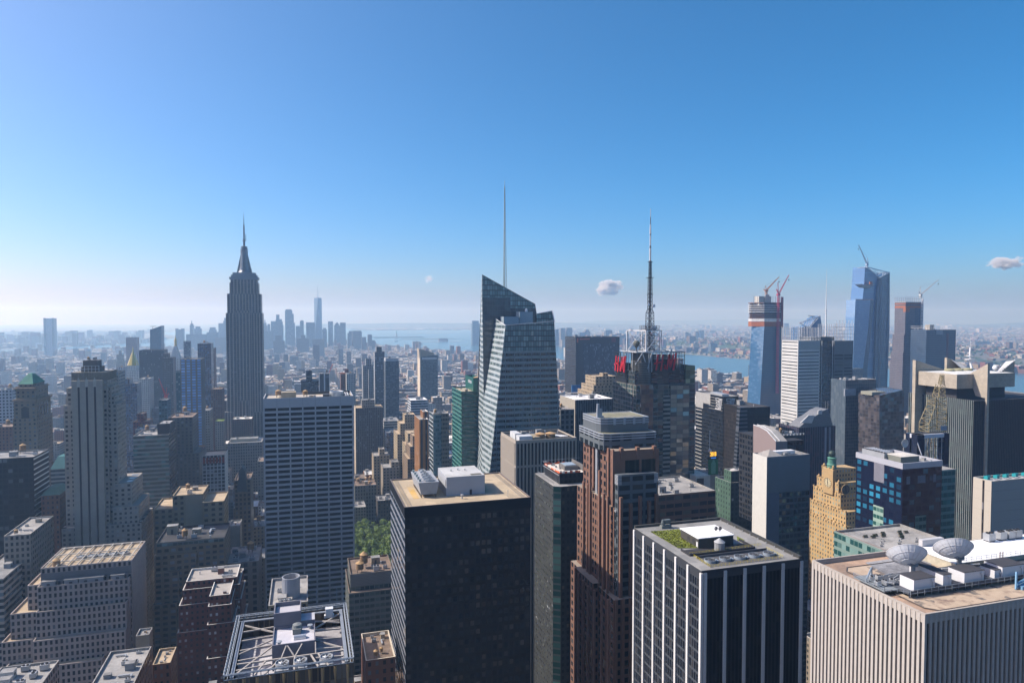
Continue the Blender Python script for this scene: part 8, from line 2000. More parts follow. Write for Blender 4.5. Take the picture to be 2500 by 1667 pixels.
def terrace_block():
    T, rc = tower('terrace_block', 'low teal glass block with a pale planted roof terrace below the blue windowed tower', [(2160,2330,1345,236,30)], fac((.22,.36,.32), (.02,.07,.07), wx=.9, wz=.6, p2=.4, gl2=(.10,.22,.20)), 2.6, 3.9, LIGHT, 0, 152, left=fac((.22,.32,.29), (.02,.07,.07), wx=.9, wz=.6, p2=.4, gl2=(.20,.32,.30)), tanks=0)
    x0, x1, y0, y1, z = rc[0]
    P = MB(); r = random.Random(6)
    for i in range(9):
        xx, yy = x0+9+i*3.0, y0+16+r.uniform(-3,6); P.box(xx-1.2, xx+1.2, yy-.4, yy+.4, z-1.1, z-.4, mi=0)
        for _ in range(40): a, b = xx+r.uniform(-1.2,1.2), yy+r.uniform(-.4,.4); P.face([(a-.15,b,z-.4),(a+.15,b,z-.4),(a,b+r.uniform(-.2,.2),z+r.uniform(.0,.5))], None, 1)
    P.build('planter', [plain((.2,.18,.15), .8, name='planter_box'), plain((.05,.10,.03), .9, 0, .3, 2, 'hedge_leaf')], T)
    for i in range(8): put(M_UNIT, 'bench', T, (x0+6+i*3.4, y0+8+(i % 3)*3, z-1.1), i, (.5,.4,.3))
    R_ = MB(); R_.tube((x0+.3,y0+.3,z+.5), (x0+.3,y1-.3,z+.5), .06, n=4); R_.tube((x0+.3,y0+.3,z+.5), (x1-.3,y0+.3,z+.5), .06, n=4); R_.build('terrace_rail', plain((.32,.16,.08), .7, name='brown_rail'), T)
terrace_block()

def clock_tower():
    """yellow stepped tower with clock and globe"""
    Y = 452
    T = thing('stepped_clock_tower', 'yellow brick tower stepping up to a clock face and a green copper globe', 'building', (onY(2035,1200,Y)[0], Y+20, 0))
    yb_ = fac((.60,.41,.20), (.04,.05,.05), wx=.40, wz=.5, p2=.5, gl2=(.30,.40,.38)); br = plain((.52,.36,.18), .85, 0, .12, .5, 'yellow_brick')
    X = onY(2053, 1200, Y)[0]       # east face plane
    x1 = onY(2090, 1300, Y)[0]
    W = MB(); C = MB()
    def step(pl, pr, yt, x=X, front_off=0, wd=None):
        """block whose sunlit east face spans photo columns pl..pr, top at yt"""
        yb = onX(pl, yt+30, x)[1]; yf = onX(pr, yt+30, x)[1]; z = onX((pl+pr)/2, yt, x)[2]
        W.box(x, x+(wd or 24), yf, yb, 0, z, 3.0, 3.6, tmi=1); keep(x, x+24, yf, yb, 0, z)
        n = max(2, int((yb-yf)/4))
        for i in range(n+1):
            yy = yf+.5+(yb-yf-1.0)*i/n; C.box(x-.25, x+.6, yy-.5, yy+.5, z-.6, z+1.1)
        C.box(x-.2, x-.02, yf+.3, yb-.3, z-3.2, z-2.6)
        return z, yf, yb
    t1 = step(2006, 2033, 1142, X+.6); t2 = step(1994, 2047, 1171, X+.3); t3 = step(1985, 2052, 1196, X); t4 = step(1977, 2065, 1234, X-1); t5 = step(1976, 2066, 1268, X-2)
    # clock stage on the sunlit face
    W.build('wall', [yb_, br], T); C.build('battlement', br, T)
    xc = X+.1; pc = onX(2021, 1178, xc-1.5); S = MB(); zc = pc[2]; S.box(xc-1.5, xc+.49, pc[1]-5.6, pc[1]+5.6, zc-9, t1[0]-.3); S.build('clock_stage', br, T)
    def clock(cen, axis, mat, hand):
        D = MB(); r = 4.1; n = 28
        f = (lambda u, v, o: (cen[0]-o, cen[1]-u, cen[2]+v)) if axis == 'x' else (lambda u, v, o: (cen[0]+u, cen[1]-o, cen[2]+v))
        D.face([f(r*math.cos(2*math.pi*i/n), r*math.sin(2*math.pi*i/n), .12) for i in range(n)][::-1] if False else [f(r*math.cos(2*math.pi*i/n), r*math.sin(2*math.pi*i/n), .12) for i in range(n)], None, 0)
        for i in range(n):
            a, b = 2*math.pi*i/n, 2*math.pi*(i+1)/n; D.tube(f(r*math.cos(a),r*math.sin(a),.1), f(r*math.cos(b),r*math.sin(b),.1), .28, n=4, mi=1)
        for i in range(12):
            a = math.pi*i/6; D.tube(f(r*.72*math.cos(a),r*.72*math.sin(a),.2), f(r*.9*math.cos(a),r*.9*math.sin(a),.2), .22, n=4, mi=2)
        for (L_, a) in ((r*.75, math.radians(97)), (r*.72, math.radians(-80))): D.tube(f(0,0,.3), f(L_*math.cos(a),L_*math.sin(a),.3), .24, .12, 4, mi=2)
        D.build('clock_face', [mat, br, plain((.03,.03,.035), .6, name='black_hand')], T)
    clock((xc-1.5, pc[1], zc+.3), 'x', plain((.60,.52,.34), .7, 0, .05, name='cream_dial'), None)
    cf = onY(2059, 1195, t3[1]); clock((X+(x1-X)*.22+1.5, t3[1], cf[2]), 'y', plain((.14,.12,.09), .7, 0, .05, name='dark_dial'), None)  # front dial is darker than the cream one
    G = MB(); gy = (t1[1]+t1[2])/2-1; gx = onY(2031, 1125, gy)[0]; zg = t1[0]
    G.lathe(gx, gy, [(3.6,zg-2),(3.6,zg+2.5),(4.0,zg+3),(3.3,zg+4),(3.2,zg+8),(3.8,zg+8.6),(2.2,zg+9.4)], 16); G.build('copper_drum', TEAL, T)
    G = MB(); r = 2.9; G.lathe(gx, gy, [(r*math.sin(math.pi*i/10), zg+12-r*math.cos(math.pi*i/10)) for i in range(11)], 16); G.tube((gx,gy,zg+14.8), (gx,gy,zg+17), .18, n=5)
    for i in range(8): a = math.pi*i/4; G.tube((gx+r*1.01*math.cos(a),gy+r*1.01*math.sin(a),zg+12), (gx,gy,zg+14.95), .12, n=4)
    G.build('globe', plain((.05,.075,.06), .4, .3, .15, 1, 'dark_copper_globe'), T)
    U = MB()
    for yy in (t1[1]+1.2, t1[2]-1.2): U.lathe(X+2, yy, [(1.2,zg-1),(.8,zg+1.4),(1.1,zg+2),(0,zg+3.4)], 8)
    for yy in (t2[1]+1, t2[2]-1): U.lathe(X+1.4, yy, [(1.2,t2[0]-1),(.9,t2[0]+1.4),(0,t2[0]+3)], 8)
    U.build('urn', br, T)
    LANDMARKS.append(('the yellow clock tower', 2030, 1160, 560))
clock_tower()

# ---------------------------------------------------------------- ground, water, hills
G_ = MB(); G_.face([(-25000,-1500,0),(25000,-1500,0),(25000,24500,0),(-25000,24500,0)])
gm, t, p = new_mat('city_ground'); pos = nd(t, 'ShaderNodeNewGeometry').outputs['Position']
c = mixc(t, rng(t, noise(t, .0011, 6, pos), .44, .58), (.13,.13,.125), (.055,.075,.04))
c = mixc(t, rng(t, noise(t, .012, 4, pos), .58, .66), c, (.30,.29,.28))
sx = nd(t, 'ShaderNodeSeparateXYZ'); t.links.new(pos, sx.inputs[0])
near = mth(t, 'MULTIPLY', mth(t, 'LESS_THAN', sx.outputs[1], 6800.0), mth(t, 'LESS_THAN', mth(t, 'ABSOLUTE', sx.outputs[0]), 2400.0))
c = mixc(t, near, c, (.06,.06,.062)); t.links.new(c, p.inputs['Base Color']); p.inputs['Roughness'].default_value = .95
structure(G_.build('ground', gm))
wm, t, p = new_mat('harbour_water'); p.inputs['Base Color'].default_value = (.03,.10,.16,1); p.inputs['Roughness'].default_value = .22; p.inputs['IOR'].default_value = 1.33
pos = nd(t, 'ShaderNodeNewGeometry').outputs['Position']; bp = nd(t, 'ShaderNodeBump'); bp.inputs['Strength'].default_value = .5; bp.inputs['Distance'].default_value = 2.0
t.links.new(noise(t, .05, 5, pos), bp.inputs['Height']); t.links.new(bp.outputs[0], p.inputs['Normal'])
WEST = [(1650,-1400),(1650,2600),(1500,3300),(1330,4000),(1020,4700),(680,5900),(380,6500),(0,6800),(-420,6550)]
EAST = [(-1450,6000),(-2250,5000),(-2400,3500),(-1750,2500),(-1500,-1400)]
FARE = [(-2150,-1400),(-2350,2500),(-3050,3600),(-2850,5200),(-2000,6400),(-1500,7400),(-1500,9500),(-2300,12000),(-900,14500),(0,15400)]
FARW = [(900,14600),(900,12700),(2600,12500),(3300,12300),(2500,10600),(2700,9200),(2250,7700),(1680,6900),(1580,6150),(2050,5500),(2350,4700),(2480,3740),(2590,2690),(3100,2250),(3300,1000),(3300,-1400)]
poly = WEST + EAST + FARE + FARW
bm = bmesh.new(); vs_ = [bm.verts.new((x, y, .6)) for x, y in poly]; bm.faces.new(vs_); bmesh.ops.triangulate(bm, faces=bm.faces[:])
bmesh.ops.recalc_face_normals(bm, faces=bm.faces[:])
if bm.faces[:][0].normal.z < 0: bmesh.ops.reverse_faces(bm, faces=bm.faces[:])
me = bpy.data.meshes.new('water'); bm.to_mesh(me); bm.free(); me.materials.append(wm); o = bpy.data.objects.new('water', me); COL.objects.link(o); structure(o)

def inside(x, y, pl):
    r = False; j = len(pl)-1
    for i in range(len(pl)):
        if (pl[i][1] > y) != (pl[j][1] > y) and x < (pl[j][0]-pl[i][0])*(y-pl[i][1])/(pl[j][1]-pl[i][1])+pl[i][0]: r = not r
        j = i
    return r
def shore_x(y, line):
    for a, b in zip(line, line[1:]):
        if min(a[1],b[1]) <= y <= max(a[1],b[1]) and a[1] != b[1]: return a[0]+(b[0]-a[0])*(y-a[1])/(b[1]-a[1])
    return line[0][0]
sm = lambda a, b, x: (lambda q: q*q*(3-2*q))(min(1, max(0, (x-a)/(b-a))))
def terrain(x, y):
    """the ridge on the far bank"""
    s = shore_x(min(max(y,-1300),6100), FARW[8:])
    return 46*sm(480, 640, x-s)*(1-sm(1900, 2700, x-s))*(1-sm(5600, 6600, y))
T_ = MB(); nx, ny = 60, 44
for i in range(nx):
    for j in range(ny):
        q = [(2450+(9000-2450)*(i+a)/nx, -1400+8200*(j+b)/ny) for a, b in ((0,0),(1,0),(1,1),(0,1))]
        zz = [terrain(*k) for k in q]
        if max(zz) > .2: T_.face([(k[0],k[1],h-.3) for k, h in zip(q, zz)], None, 0, True)
hm, t, p = new_mat('wooded_slope'); pos = nd(t, 'ShaderNodeNewGeometry').outputs['Position']
t.links.new(mixc(t, rng(t, noise(t, .006, 5, pos), .45, .58), (.025,.055,.018), (.11,.11,.10)), p.inputs['Base Color']); p.inputs['Roughness'].default_value = .95
structure(T_.build('hill', hm))
H_ = MB(); rr = random.Random(9)
def ridge(x0, x1, y0, y1, h, n, seed):
    r = random.Random(seed); ph = [r.uniform(0, 6.28) for _ in range(5)]
    prof = lambda u: (h*(.62+.16*math.sin(3*u+ph[0])+.12*math.sin(7*u+ph[1])+.06*math.sin(17*u+ph[2])))*sm(0,.12,u)*(1-sm(.88,1,u))
    for i in range(n):
        a, b = i/n, (i+1)/n; xa, xb = x0+(x1-x0)*a, x0+(x1-x0)*b; w_ = (y1-y0)
        for (f0, f1) in ((0,.35),(.35,.7),(.7,1.0)):
            e = lambda f: math.sin(math.pi*f)
            H_.face([(xa,y0+w_*f0,prof(a)*e(f0)-.5),(xb,y0+w_*f0,prof(b)*e(f0)-.5),(xb,y0+w_*f1,prof(b)*e(f1)-.5),(xa,y0+w_*f1,prof(a)*e(f1)-.5)], None, 0, True)
ridge(-900, 9000, 14600, 18600, 165, 70, 3); ridge(8000, 24000, 19500, 23500, 290, 80, 5); ridge(15000, 24500, 9000, 14500, 200, 50, 6)
structure(H_.build('hills', hm))
# islands
I_ = [(onZ(968,823,1)[0], onZ(968,824,1)[1], 330, 130), (onZ(1038,827,1)[0], onZ(1038,828,1)[1], 330, 120), (onZ(1075,834,1)[0], onZ(1075,834,1)[1], 260, 40), (onZ(1060,812,1)[0], onZ(1060,812,1)[1], 500, 90)]
isl = []
for k, (x, y, a, b) in enumerate(I_):
    m = MB(); n = 18; m.prism([(x+a*math.cos(2*math.pi*i/n)*(1+.12*math.sin(3*i)), y+b*math.sin(2*math.pi*i/n)) for i in range(n)], .2, 3.0, mi=0); structure(m.build('island', hm if k < 2 else plain((.35,.33,.30), .9, name='pier_concrete')))
    isl.append((x, y, a, b))
def statue():
    x, y = onZ(968,823,3)[0], onZ(968,823,3)[1]; T = thing('statue', 'tiny far statue on a tall pedestal on the green harbour island', 'statue', (x, y, 3))
    m = MB(); m.prism([(x+16*math.cos(a), y+16*math.sin(a)) for a in [k*math.pi/5 for k in range(10)]], 2.9, 14); m.box(x-9, x+9, y-9, y+9, 14, 47); m.build('pedestal', CONC, T)
    m = MB(); m.lathe(x, y, [(7,47),(6,60),(4.2,74),(4.6,78),(2.2,82),(2.6,86),(0,89)], 10); m.tube((x+3.5,y,77), (x+6,y,93), 1.3, .8, 6); m.lathe(x+6, y, [(1.6,92),(1.8,94),(0,97)], 8); m.build('figure', TEAL, T)
statue()
tower('harbour_station', 'small twin turreted brick building on the low harbour pier', [(onZ(1083,834,1)[0]-45, onZ(1083,834,1)[0]+45, 34, onZ(1083,834,1)[1], onZ(1083,834,1)[1]+40, 'w')], f_brick2, 5, 4, TEAL, 0, 160)
tower('vent_tower', 'small pale vent building standing in the river left of the broad dark office', [(1381.5,1389,849,4050,40)], f_white, 5, 5, LIGHT, 0, 161)

def boat(lab, px, py, L, wake, mat):
    x, y, _ = onZ(px, py, 1); T = thing('ferry', lab, 'boat', (x, y, .6))
    m = MB(); h = L/2; w_ = L*.13
    m.prism([(x-h,y-w_),(x+h*.75,y-w_),(x+h,y),(x+h*.75,y+w_),(x-h,y+w_)], .7, 4.5); m.build('hull', mat, T)
    m = MB(); m.box(x-h*.7, x+h*.55, y-w_*.75, y+w_*.75, 4.5, 9); m.box(x-h*.4, x+h*.35, y-w_*.6, y+w_*.6, 9, 12.5); m.build('cabin', WSTEEL, T)
    if wake:
        k = MB(); k.face([(x-h,y-w_*.5,.9),(x-h,y+w_*.5,.9),(x-h-wake,y+w_*2.2,.9),(x-h-wake,y-w_*1.2,.9)][::-1]); o = k.build('wake_foam', plain((.6,.66,.68), .9, 0, .3, .05, 'foam')); o['kind'] = 'stuff'
boat('white ferry with a long foam wake just left of the faceted glass tower', 1143, 857, 60, 130, WSTEEL)
boat('pale boat crossing the bay below the tiny statue', 967, 834, 50, 0, WSTEEL)
boat('ferry with a white wake at the bay edge right of the downtown cluster', 938, 845, 70, 90, WSTEEL)
boat('small boat leaving a thin wake in front of the harbour pier', 1028, 840, 45, 0, plain((.4,.3,.2), .7, name='orange_hull'))

# ---------------------------------------------------------------- ordinary city blocks
rf_ = random.Random(77)
WALL = [('tan', f_tan), ('brick red', f_brick2), ('grey', f_stone), ('white', f_white), ('brown', fac((.17,.12,.085), wx=.42, wz=.5, p2=.3)), ('dark glass', f_glass), ('grey stone', f_stone2), ('red brick', fac((.25,.10,.065), wx=.4, wz=.5, p2=.3))]
ROOF = [('pale', LIGHT), ('grey', GREY), ('black', BLACK), ('white', WHITE), ('tan', TAN), ('brown', BROWN)]
FILL = []
grid = {}
for h in HEROES:
    for gx in range(int(h[0]//60), int(h[1]//60)+1):
        for gy in range(int(h[2]//60), int(h[3]//60)+1): grid.setdefault((gx, gy), []).append(h)
def clear(x0, x1, y0, y1, m=1.2):
    for gx in range(int(x0//60), int(x1//60)+1):
        for gy in range(int(y0//60), int(y1//60)+1):
            for h in grid.get((gx, gy), ()):
                if x0 < h[1]+m and x1 > h[0]-m and y0 < h[3]+m and y1 > h[2]-m: return False
    return True
def seen(x, y, m=260):
    q = proj(x, y, 20)
    return q and -m < q[0] < CX*2+m and q[1] < 1667+2200
PARK = (30, 112, 560, 812)
AVE = [-2300,-2080,-1880,-1680,-1480,-1290,-1100,-910,-720,-590,-450,-310,-168,112,366,620,874,1128,1382,1640,1900]
for k in range(0, 84):
    ya, yb = k*80.5+9, (k+1)*80.5-9; far = ya > 1500
    if ya > 6500: break
    xw, xe = shore_x(ya, WEST)-40, shore_x(ya, EAST)+40 if ya < 6000 else -300
    for a, b in zip(AVE, AVE[1:]):
        xa, xb = a+14, b-14
        for (y0, y1) in ((ya, (ya+yb)/2-.6), ((ya+yb)/2+.6, yb)):
            x = xa
            while x < xb-8:
                w_ = rf_.uniform(16, 42) if not far else rf_.uniform(18, 60); x2 = min(xb, x+w_)
                if xb-x2 < 10: x2 = xb
                if x > xe and x2 < xw and seen((x+x2)/2, y0) and not (x2 > PARK[0] and x < PARK[1] and y1 > PARK[2] and y0 < PARK[3]):
                    r = rf_.random(); d_ = (x+x2)/2*SY+y0*CYW
                    if d_ < 330: h = rf_.uniform(14, 40)
                    elif d_ < 700: h = rf_.uniform(16, 62)
                    elif d_ < 1500: h = rf_.uniform(14, 50) if r < .86 else rf_.uniform(50, 88)
                    elif d_ < 3000: h = rf_.uniform(13, 32) if r < .93 else rf_.uniform(32, 78)
                    else: h = rf_.uniform(10, 22) if r < .955 else rf_.uniform(28, 70)
                    if -10 < x < 125 and 400 < y0 < 600: h = rf_.uniform(8, 14)
                    if r > .93: x2 = min(x2, x+24)
                    ins = rf_.uniform(0, 4)
                    if clear(x, x2, y0+ins, y1): FILL.append((x+.15, x2-.15, y0+ins, y1, 0, h, rf_.randrange(8), rf_.randrange(6)))
                x = x2
n_near = len(FILL)
def scatter(n, fx, fy, hs, ws, zf=None, tall=.03, th=(30,70)):
    c = 0
    for _ in range(n*3):
        if c >= n: break
        x, y = fx(), fy()
        if not seen(x, y, 120) or inside(x, y, poly): continue
        w_, d_ = rf_.uniform(*ws), rf_.uniform(*ws); z = zf(x, y) if zf else 0
        h = rf_.uniform(*hs) if rf_.random() > tall else rf_.uniform(*th)
        if not clear(x-w_/2, x+w_/2, y-d_/2, y+d_/2): continue
        FILL.append((x-w_/2, x+w_/2, y-d_/2, y+d_/2, z-.5, z+h, rf_.choice((0,1,2,3,4,6,7)), rf_.choice((0,1,1,2,3,4,5)))); c += 1
scatter(4500, lambda: rf_.uniform(-9500,-2300), lambda: 2500+rf_.random()**.8*11000, (7,14), (14,55), None, .02, (20,50))
scatter(500, lambda: rf_.uniform(-3600,-1500), lambda: rf_.uniform(6300,8600), (15,40), (25,60), None, .2, (60,120))
scatter(5500, lambda: rf_.uniform(2500,9500), lambda: rf_.uniform(200,9000), (6,12), (10,34), terrain, .012, (22,45))
scatter(260, lambda: rf_.uniform(1650,3000), lambda: rf_.uniform(4700,7200), (12,40), (25,60), None, .15, (50,105))
scatter(350, lambda: shore_x(2500,FARW[8:])+rf_.uniform(20,420), lambda: rf_.uniform(1500,4600), (12,32), (20,60), None, .04, (35,55))
scatter(2600, lambda: rf_.uniform(3000,18000), lambda: rf_.uniform(5000,17000), (6,12), (25,110), None, .03, (30,60))
scatter(160, lambda: rf_.uniform(500,3600), lambda: rf_.uniform(12700,14300), (9,16), (60,200), None, 0)
scatter(300, lambda: isl[1][0]+rf_.uniform(-250,250), lambda: isl[1][1]+rf_.uniform(-80,80), (8,14), (20,50), None, 0)

# which of them show, and how large: rays through the picture against every block
from mathutils.bvhtree import BVHTree
V, Fc, own = [], [], []
def addbox(b, i):
    n = len(V); x0, x1, y0, y1, z0, z1 = b[:6]
    V.extend([(x,y,z) for z in (z0,z1) for y in (y0,y1) for x in (x0,x1)])
    for f in ((4,5,7,6),(0,1,5,4),(2,6,7,3),(0,4,6,2),(1,3,7,5)): Fc.append(tuple(n+q for q in f)); own.append(i)
for b in BOXES: addbox(b, -1)
for i, b in enumerate(FILL): addbox(b, i)
bv = BVHTree.FromPolygons(V, Fc); hit = {}
for py in range(790, 1667, 5):
    for px in range(0, 2500, 5):
        h = bv.ray_cast(Vector((0,0,CAMZ)), Vector(ray(px, py)), 20000)
        if h[2] is not None and own[h[2]] >= 0: hit[own[h[2]]] = hit.get(own[h[2]], 0)+1
N_SINGLE = 150
best = sorted(hit, key=lambda i: -hit[i])[:N_SINGLE]
used = set(o.get('label') for o in COL.objects)
def describe(b, i):
    q = proj((b[0]+b[1])/2, b[2], b[5]); sz = ('low' if b[5] < 24 else 'mid height' if b[5] < 45 else 'tall'); wd = 'narrow ' if b[1]-b[0] < 20 else 'wide ' if b[1]-b[0] > 36 else ''
    head = f"{sz} {wd}{WALL[b[6]][0]} building with a {ROOF[b[7]][0]} roof"
    ls = sorted(LANDMARKS, key=lambda l: math.hypot(l[1]-q[0], (l[2]-q[1])*.7))[:7]; opts = []
    for l in ls:
        dx, dy = q[0]-l[1], q[1]-l[2]
        rel = ('left of ' if dx < 0 else 'right of ') if abs(dx) > abs(dy)*.6 else ('above ' if dy < 0 else 'below ')
        opts.append(f"{head} {rel}{l[0]}")
    for o in opts:
        if len(o.split()) <= 16 and o not in used: return o
    for a in opts:
        for l in ls:
            o = f"{a} near {l[0]}"
            if o not in used and len(o.split()) <= 16: return o
            o = f"{sz} {WALL[b[6]][0]} building between {ls[0][0]} and {l[0]}"
            if o not in used and len(o.split()) <= 16: return o
    return f"{head} beside {ls[0][0]}"
for i in best:
    x0, x1, y0, y1, z0, z1, wi, ri = FILL[i]; lab = describe(FILL[i], i); used.add(lab)
    T = thing('city_building', lab, 'building', ((x0+x1)/2, (y0+y1)/2, 0), 'ordinary buildings in the city blocks')
    W = MB(); par = 1.0; W.shell(x0, x1, y0, y1, z0, z1, 3.2, 3.6, par, .4, mi=0, pmi=1)
    W.build('wall', [WALL[wi][1], ROOF[(ri+1) % 6][1]], T)
    r = MB(); r.box(x0+.41, x1-.41, y0+.41, y1-.41, z1-par-.3, z1-par); r.build('roof', ROOF[ri][1], T)
    if y0 < 2200: clutter(T, x0+.6, x1-.6, y0+.6, y1-.6, z1-par, 7 if y0 < 1200 else 4, i, ('tan','brick','grey','white')[i % 4], 1 if i % 3 == 0 else 0)
S_ = MB(); bs = set(best); mats = [w_[1] for w_ in WALL] + [r[1] for r in ROOF]
for i, b in enumerate(FILL):
    if i in bs: continue
    x0, x1, y0, y1, z0, z1, wi, ri = b
    S_.box(x0, x1, y0, y1, z0, z1, 3.4, 3.6, wi, True, False, 8+ri)
    if b[3] < 5200 and x1-x0 > 14:
        for _ in range(2 if y0 < 3000 else 1):
            w_ = rf_.uniform(3, 8); cx, cy_ = rf_.uniform(x0+w_, x1-w_), rf_.uniform(y0+3, y1-3); S_.box(cx-w_/2, cx+w_/2, cy_-2.2, cy_+2.2, z1, z1+rf_.uniform(2, 5), 3.4, 3.6, wi, True, False, 8+rf_.choice((0,3,3,1)))
o = S_.build('distant_city_blocks', mats); o['kind'] = 'stuff'

# the tall blocks at the viewer's back, which shade the near streets and show in their glass
N_ = MB(); r = random.Random(51)
N_.box(-62, 38, -34, -6, 0, 252, 3.2, 3.7, 0, True, False, 2); N_.box(-62, 20, -52, -34.2, 0, 200, 3.2, 3.7, 0, True, False, 2)
for k in range(7):
    for a, b in zip(AVE[9:18], AVE[10:19]):
        x = a+16
        while x < b-30:
            w_ = r.uniform(34, 60); y = -62-k*80.5
            if not (k == 0 and -80 < x+w_ and x < 60): N_.box(x, min(x+w_, b-14), y-62, y-8, 0, r.uniform(70, 235), 3.2, 3.7, r.randrange(8), True, False, 8+r.randrange(6))
            x += w_+r.uniform(1, 8)
o = N_.build('city_blocks_behind', mats); o['kind'] = 'stuff'

# ---------------------------------------------------------------- trees
leafm, t, p = new_mat('leaves'); oi = nd(t, 'ShaderNodeNewGeometry')
t.links.new(mixc(t, noise(t, .5, 4, oi.outputs['Position']), (.06,.13,.015), (.20,.28,.04)), p.inputs['Base Color']); p.inputs['Roughness'].default_value = .6; p.inputs['Subsurface Weight'].default_value = 0
barkm = plain((.10,.075,.055), .95, 0, .3, 2, 'bark')
def tree_meshes(seed):
    r = random.Random(seed); tr, cr = MB(), MB(); H = r.uniform(15, 19)
    tr.tube((0,0,0), (.2,.1,H*.45), .42, .28, 8)
    limbs = []
    for k in range(7):
        a = k*.9+r.random(); e = (math.cos(a)*r.uniform(2,3.6), math.sin(a)*r.uniform(2,3.6), H*r.uniform(.6,.85)); tr.tube((.2,.1,H*(.3+.02*k)), e, .2, .07, 5); limbs.append(e)
    cl = []
    for k in range(26):
        a = r.uniform(0, 6.283); q = math.sqrt(r.random())*4.6; z = H*.42+r.random()*H*.55; q *= math.sin(math.pi*min(1,max(.12,(z-H*.3)/(H*.75))))**.6; cl.append((q*math.cos(a), q*math.sin(a), z, r.uniform(1.0, 2.0)))
    for (cx, cy_, cz, s) in cl:
        for _ in range(85):
            v = Vector((r.gauss(0,1), r.gauss(0,1), r.gauss(0,.8))).normalized()*s*r.uniform(.6, 1.08); c = Vector((cx,cy_,cz))+v
            n = (v.normalized()+Vector((r.uniform(-.6,.6),r.uniform(-.6,.6),r.uniform(-.2,.9)))).normalized(); u = n.orthogonal().normalized(); w_ = n.cross(u); z = r.uniform(.22, .48)
            cr.face([c+u*z, c+w_*z*.7, c-u*z, c-w_*z*.7])
    return tr.mesh('trunk', barkm), cr.mesh('crown', leafm)
KIND = [tree_meshes(s) for s in (1,2,3)]; rt_ = random.Random(12); nt_ = 0
for gy in range(25):
    for gx in range(8):
        x, y = PARK[0]+6+gx*9.6+rt_.uniform(-1.5,1.5), PARK[2]+6+gy*9.8+rt_.uniform(-1.5,1.5)
        if not clear(x-3, x+3, y-3, y+3) or x > PARK[1]-3: continue
        T = thing('park_tree', 'leafy green park tree in the grove right of the white framed slab', 'tree', (x, y, 0), 'park trees in the grove'); k = KIND[rt_.randrange(3)]; s = rt_.uniform(.85, 1.15); a = rt_.uniform(0, 6.28)
        put(k[0], 'trunk', T, (x,y,0), a, (s,s,s)); put(k[1], 'crown', T, (x,y,0), a, (s,s,s))
F_ = MB(); r = random.Random(31); blob = [(math.cos(a)*math.cos(e), math.sin(a)*math.cos(e), math.sin(e)) for e in (.15,.8) for a in [k*math.pi/3+e for k in range(6)]]+[(0,0,1.1)]
n_ = 0
for _ in range(26000):
    if n_ > 5200: break
    z_ = r.random()
    if z_ < .62: x, y = r.uniform(2500, 9000), r.uniform(300, 9000)
    elif z_ < .8: x, y = r.uniform(-9000,-2400), r.uniform(2600,11000)
    elif z_ < .96: x, y = r.uniform(-1600,1500), r.uniform(1700,6000)
    else: x, y = isl[0][0]+r.uniform(-300,300), isl[0][1]+r.uniform(-90,90)
    if not seen(x, y, 40) or not clear(x-4, x+4, y-4, y+4): continue
    if inside(x, y, poly) and z_ < .96: continue
    s = r.uniform(4, 9); zb = terrain(x, y) if x > 2400 else 0
    if z_ < .62 and terrain(x, y) < 3 and r.random() < .35: continue
    q = [(x+v[0]*s*r.uniform(.7,1.2), y+v[1]*s*r.uniform(.7,1.2), zb+s*.5+v[2]*s*r.uniform(.7,1.1)) for v in blob]
    for k in range(6):
        j = (k+1) % 6; F_.face([(q[k][0],q[k][1],zb-.4), (q[j][0],q[j][1],zb-.4), q[j], q[k]]); F_.face([q[k], q[j], q[6+j], q[6+k]]); F_.face([q[6+k], q[6+j], q[12]])
    n_ += 1
o = F_.build('distant_trees', plain((.035,.065,.02), .9, 0, .4, .02, 'far_leaves')); o['kind'] = 'stuff'

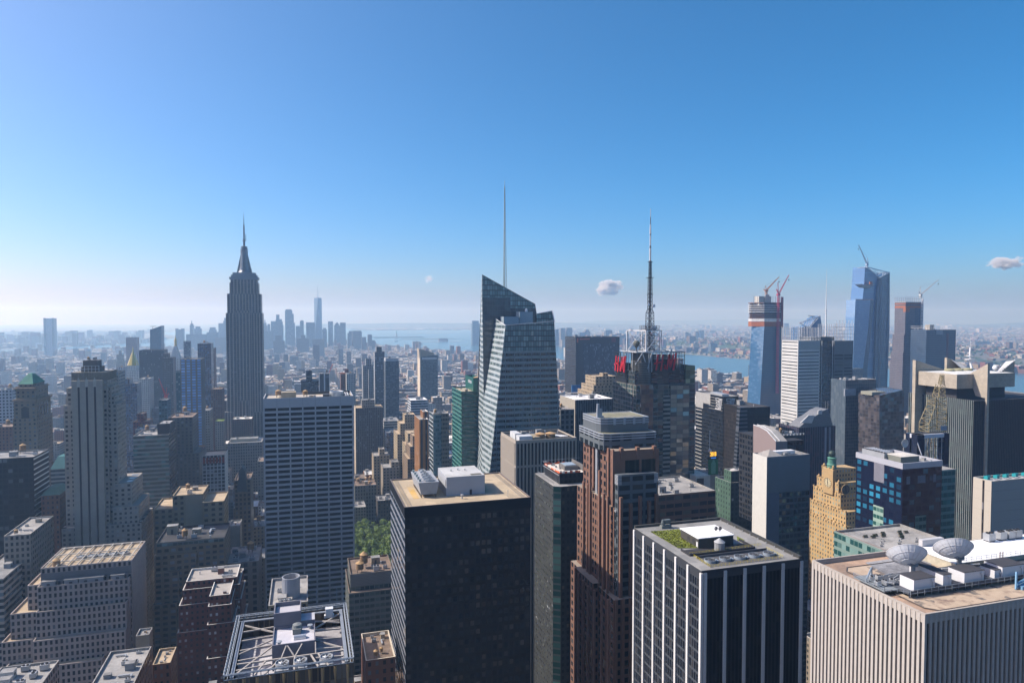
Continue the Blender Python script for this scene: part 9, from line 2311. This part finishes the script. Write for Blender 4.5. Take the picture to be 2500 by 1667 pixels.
# ---------------------------------------------------------------- clouds, well above the haze
def cloud(lab, px, py, wpx, hpx, seed, dens, Y=17000):
    c = Vector(onY(px, py, Y)); s = (Vector(onY(px+1, py, Y))-c).length
    m = bpy.data.materials.new('cloud_vapour'); m.use_nodes = True; t = m.node_tree; t.nodes.remove(t.nodes['Principled BSDF'])
    tc = nd(t, 'ShaderNodeTexCoord').outputs['Object']; ns = nd(t, 'ShaderNodeTexNoise'); ns.inputs['Scale'].default_value = 2.1; ns.inputs['Detail'].default_value = 5.0; ns.noise_dimensions = '4D'; ns.inputs['W'].default_value = seed*3.7
    t.links.new(tc, ns.inputs['Vector']); ln = nd(t, 'ShaderNodeVectorMath', operation='LENGTH'); t.links.new(tc, ln.inputs[0])
    d = mth(t, 'SUBTRACT', mth(t, 'MULTIPLY', ns.outputs[0], 2.1), mth(t, 'ADD', mth(t, 'MULTIPLY', ln.outputs['Value'], .95), .36))
    v = nd(t, 'ShaderNodeVolumePrincipled'); v.inputs['Color'].default_value = (1,.985,.97,1); v.inputs['Absorption Color'].default_value = (1,1,1,1); v.inputs['Anisotropy'].default_value = .1
    t.links.new(rng(t, d, 0, .25, 0, dens), v.inputs['Density']); t.links.new(v.outputs[0], t.nodes['Material Output'].inputs['Volume'])
    bmc = bmesh.new(); bmesh.ops.create_icosphere(bmc, subdivisions=4, radius=1); r = random.Random(seed)
    me = bpy.data.meshes.new('cloud'); bmc.to_mesh(me); bmc.free(); me.materials.append(m)
    o = bpy.data.objects.new('cloud', me); COL.objects.link(o); o.location = c; o.scale = (s*wpx*.62, s*wpx*.5, s*hpx*.75)
    o['label'] = lab; o['category'] = 'cloud'; o['group'] = 'small clouds over the horizon'
cloud('largest puffy white cloud, left of the lattice mast', 1487, 704, 66, 30, 1, .02)
cloud('small white cloud between the two spired towers', 1048, 682, 22, 16, 2, .012)
cloud('faint wide cloud at the right edge of the sky', 2456, 643, 60, 20, 3, .008)

# ---------------------------------------------------------------- haze
hb = MB(); hb.box(-26000, 26000, -2500, 25500, -1.0, 540)
hz = bpy.data.materials.new('haze_air'); hz.use_nodes = True; t = hz.node_tree; t.nodes.remove(t.nodes['Principled BSDF'])
pv = t.nodes.new('ShaderNodeVolumePrincipled'); t.links.new(pv.outputs[0], t.nodes['Material Output'].inputs['Volume'])
pv.inputs['Absorption Color'].default_value = (1, 1, 1, 1); pv.inputs['Density'].default_value = HAZE_DENSITY; pv.inputs['Color'].default_value = (*HAZE_COLOR, 1); pv.inputs['Anisotropy'].default_value = HAZE_ANISO
o = hb.build('haze', hz); o['kind'] = 'stuff'
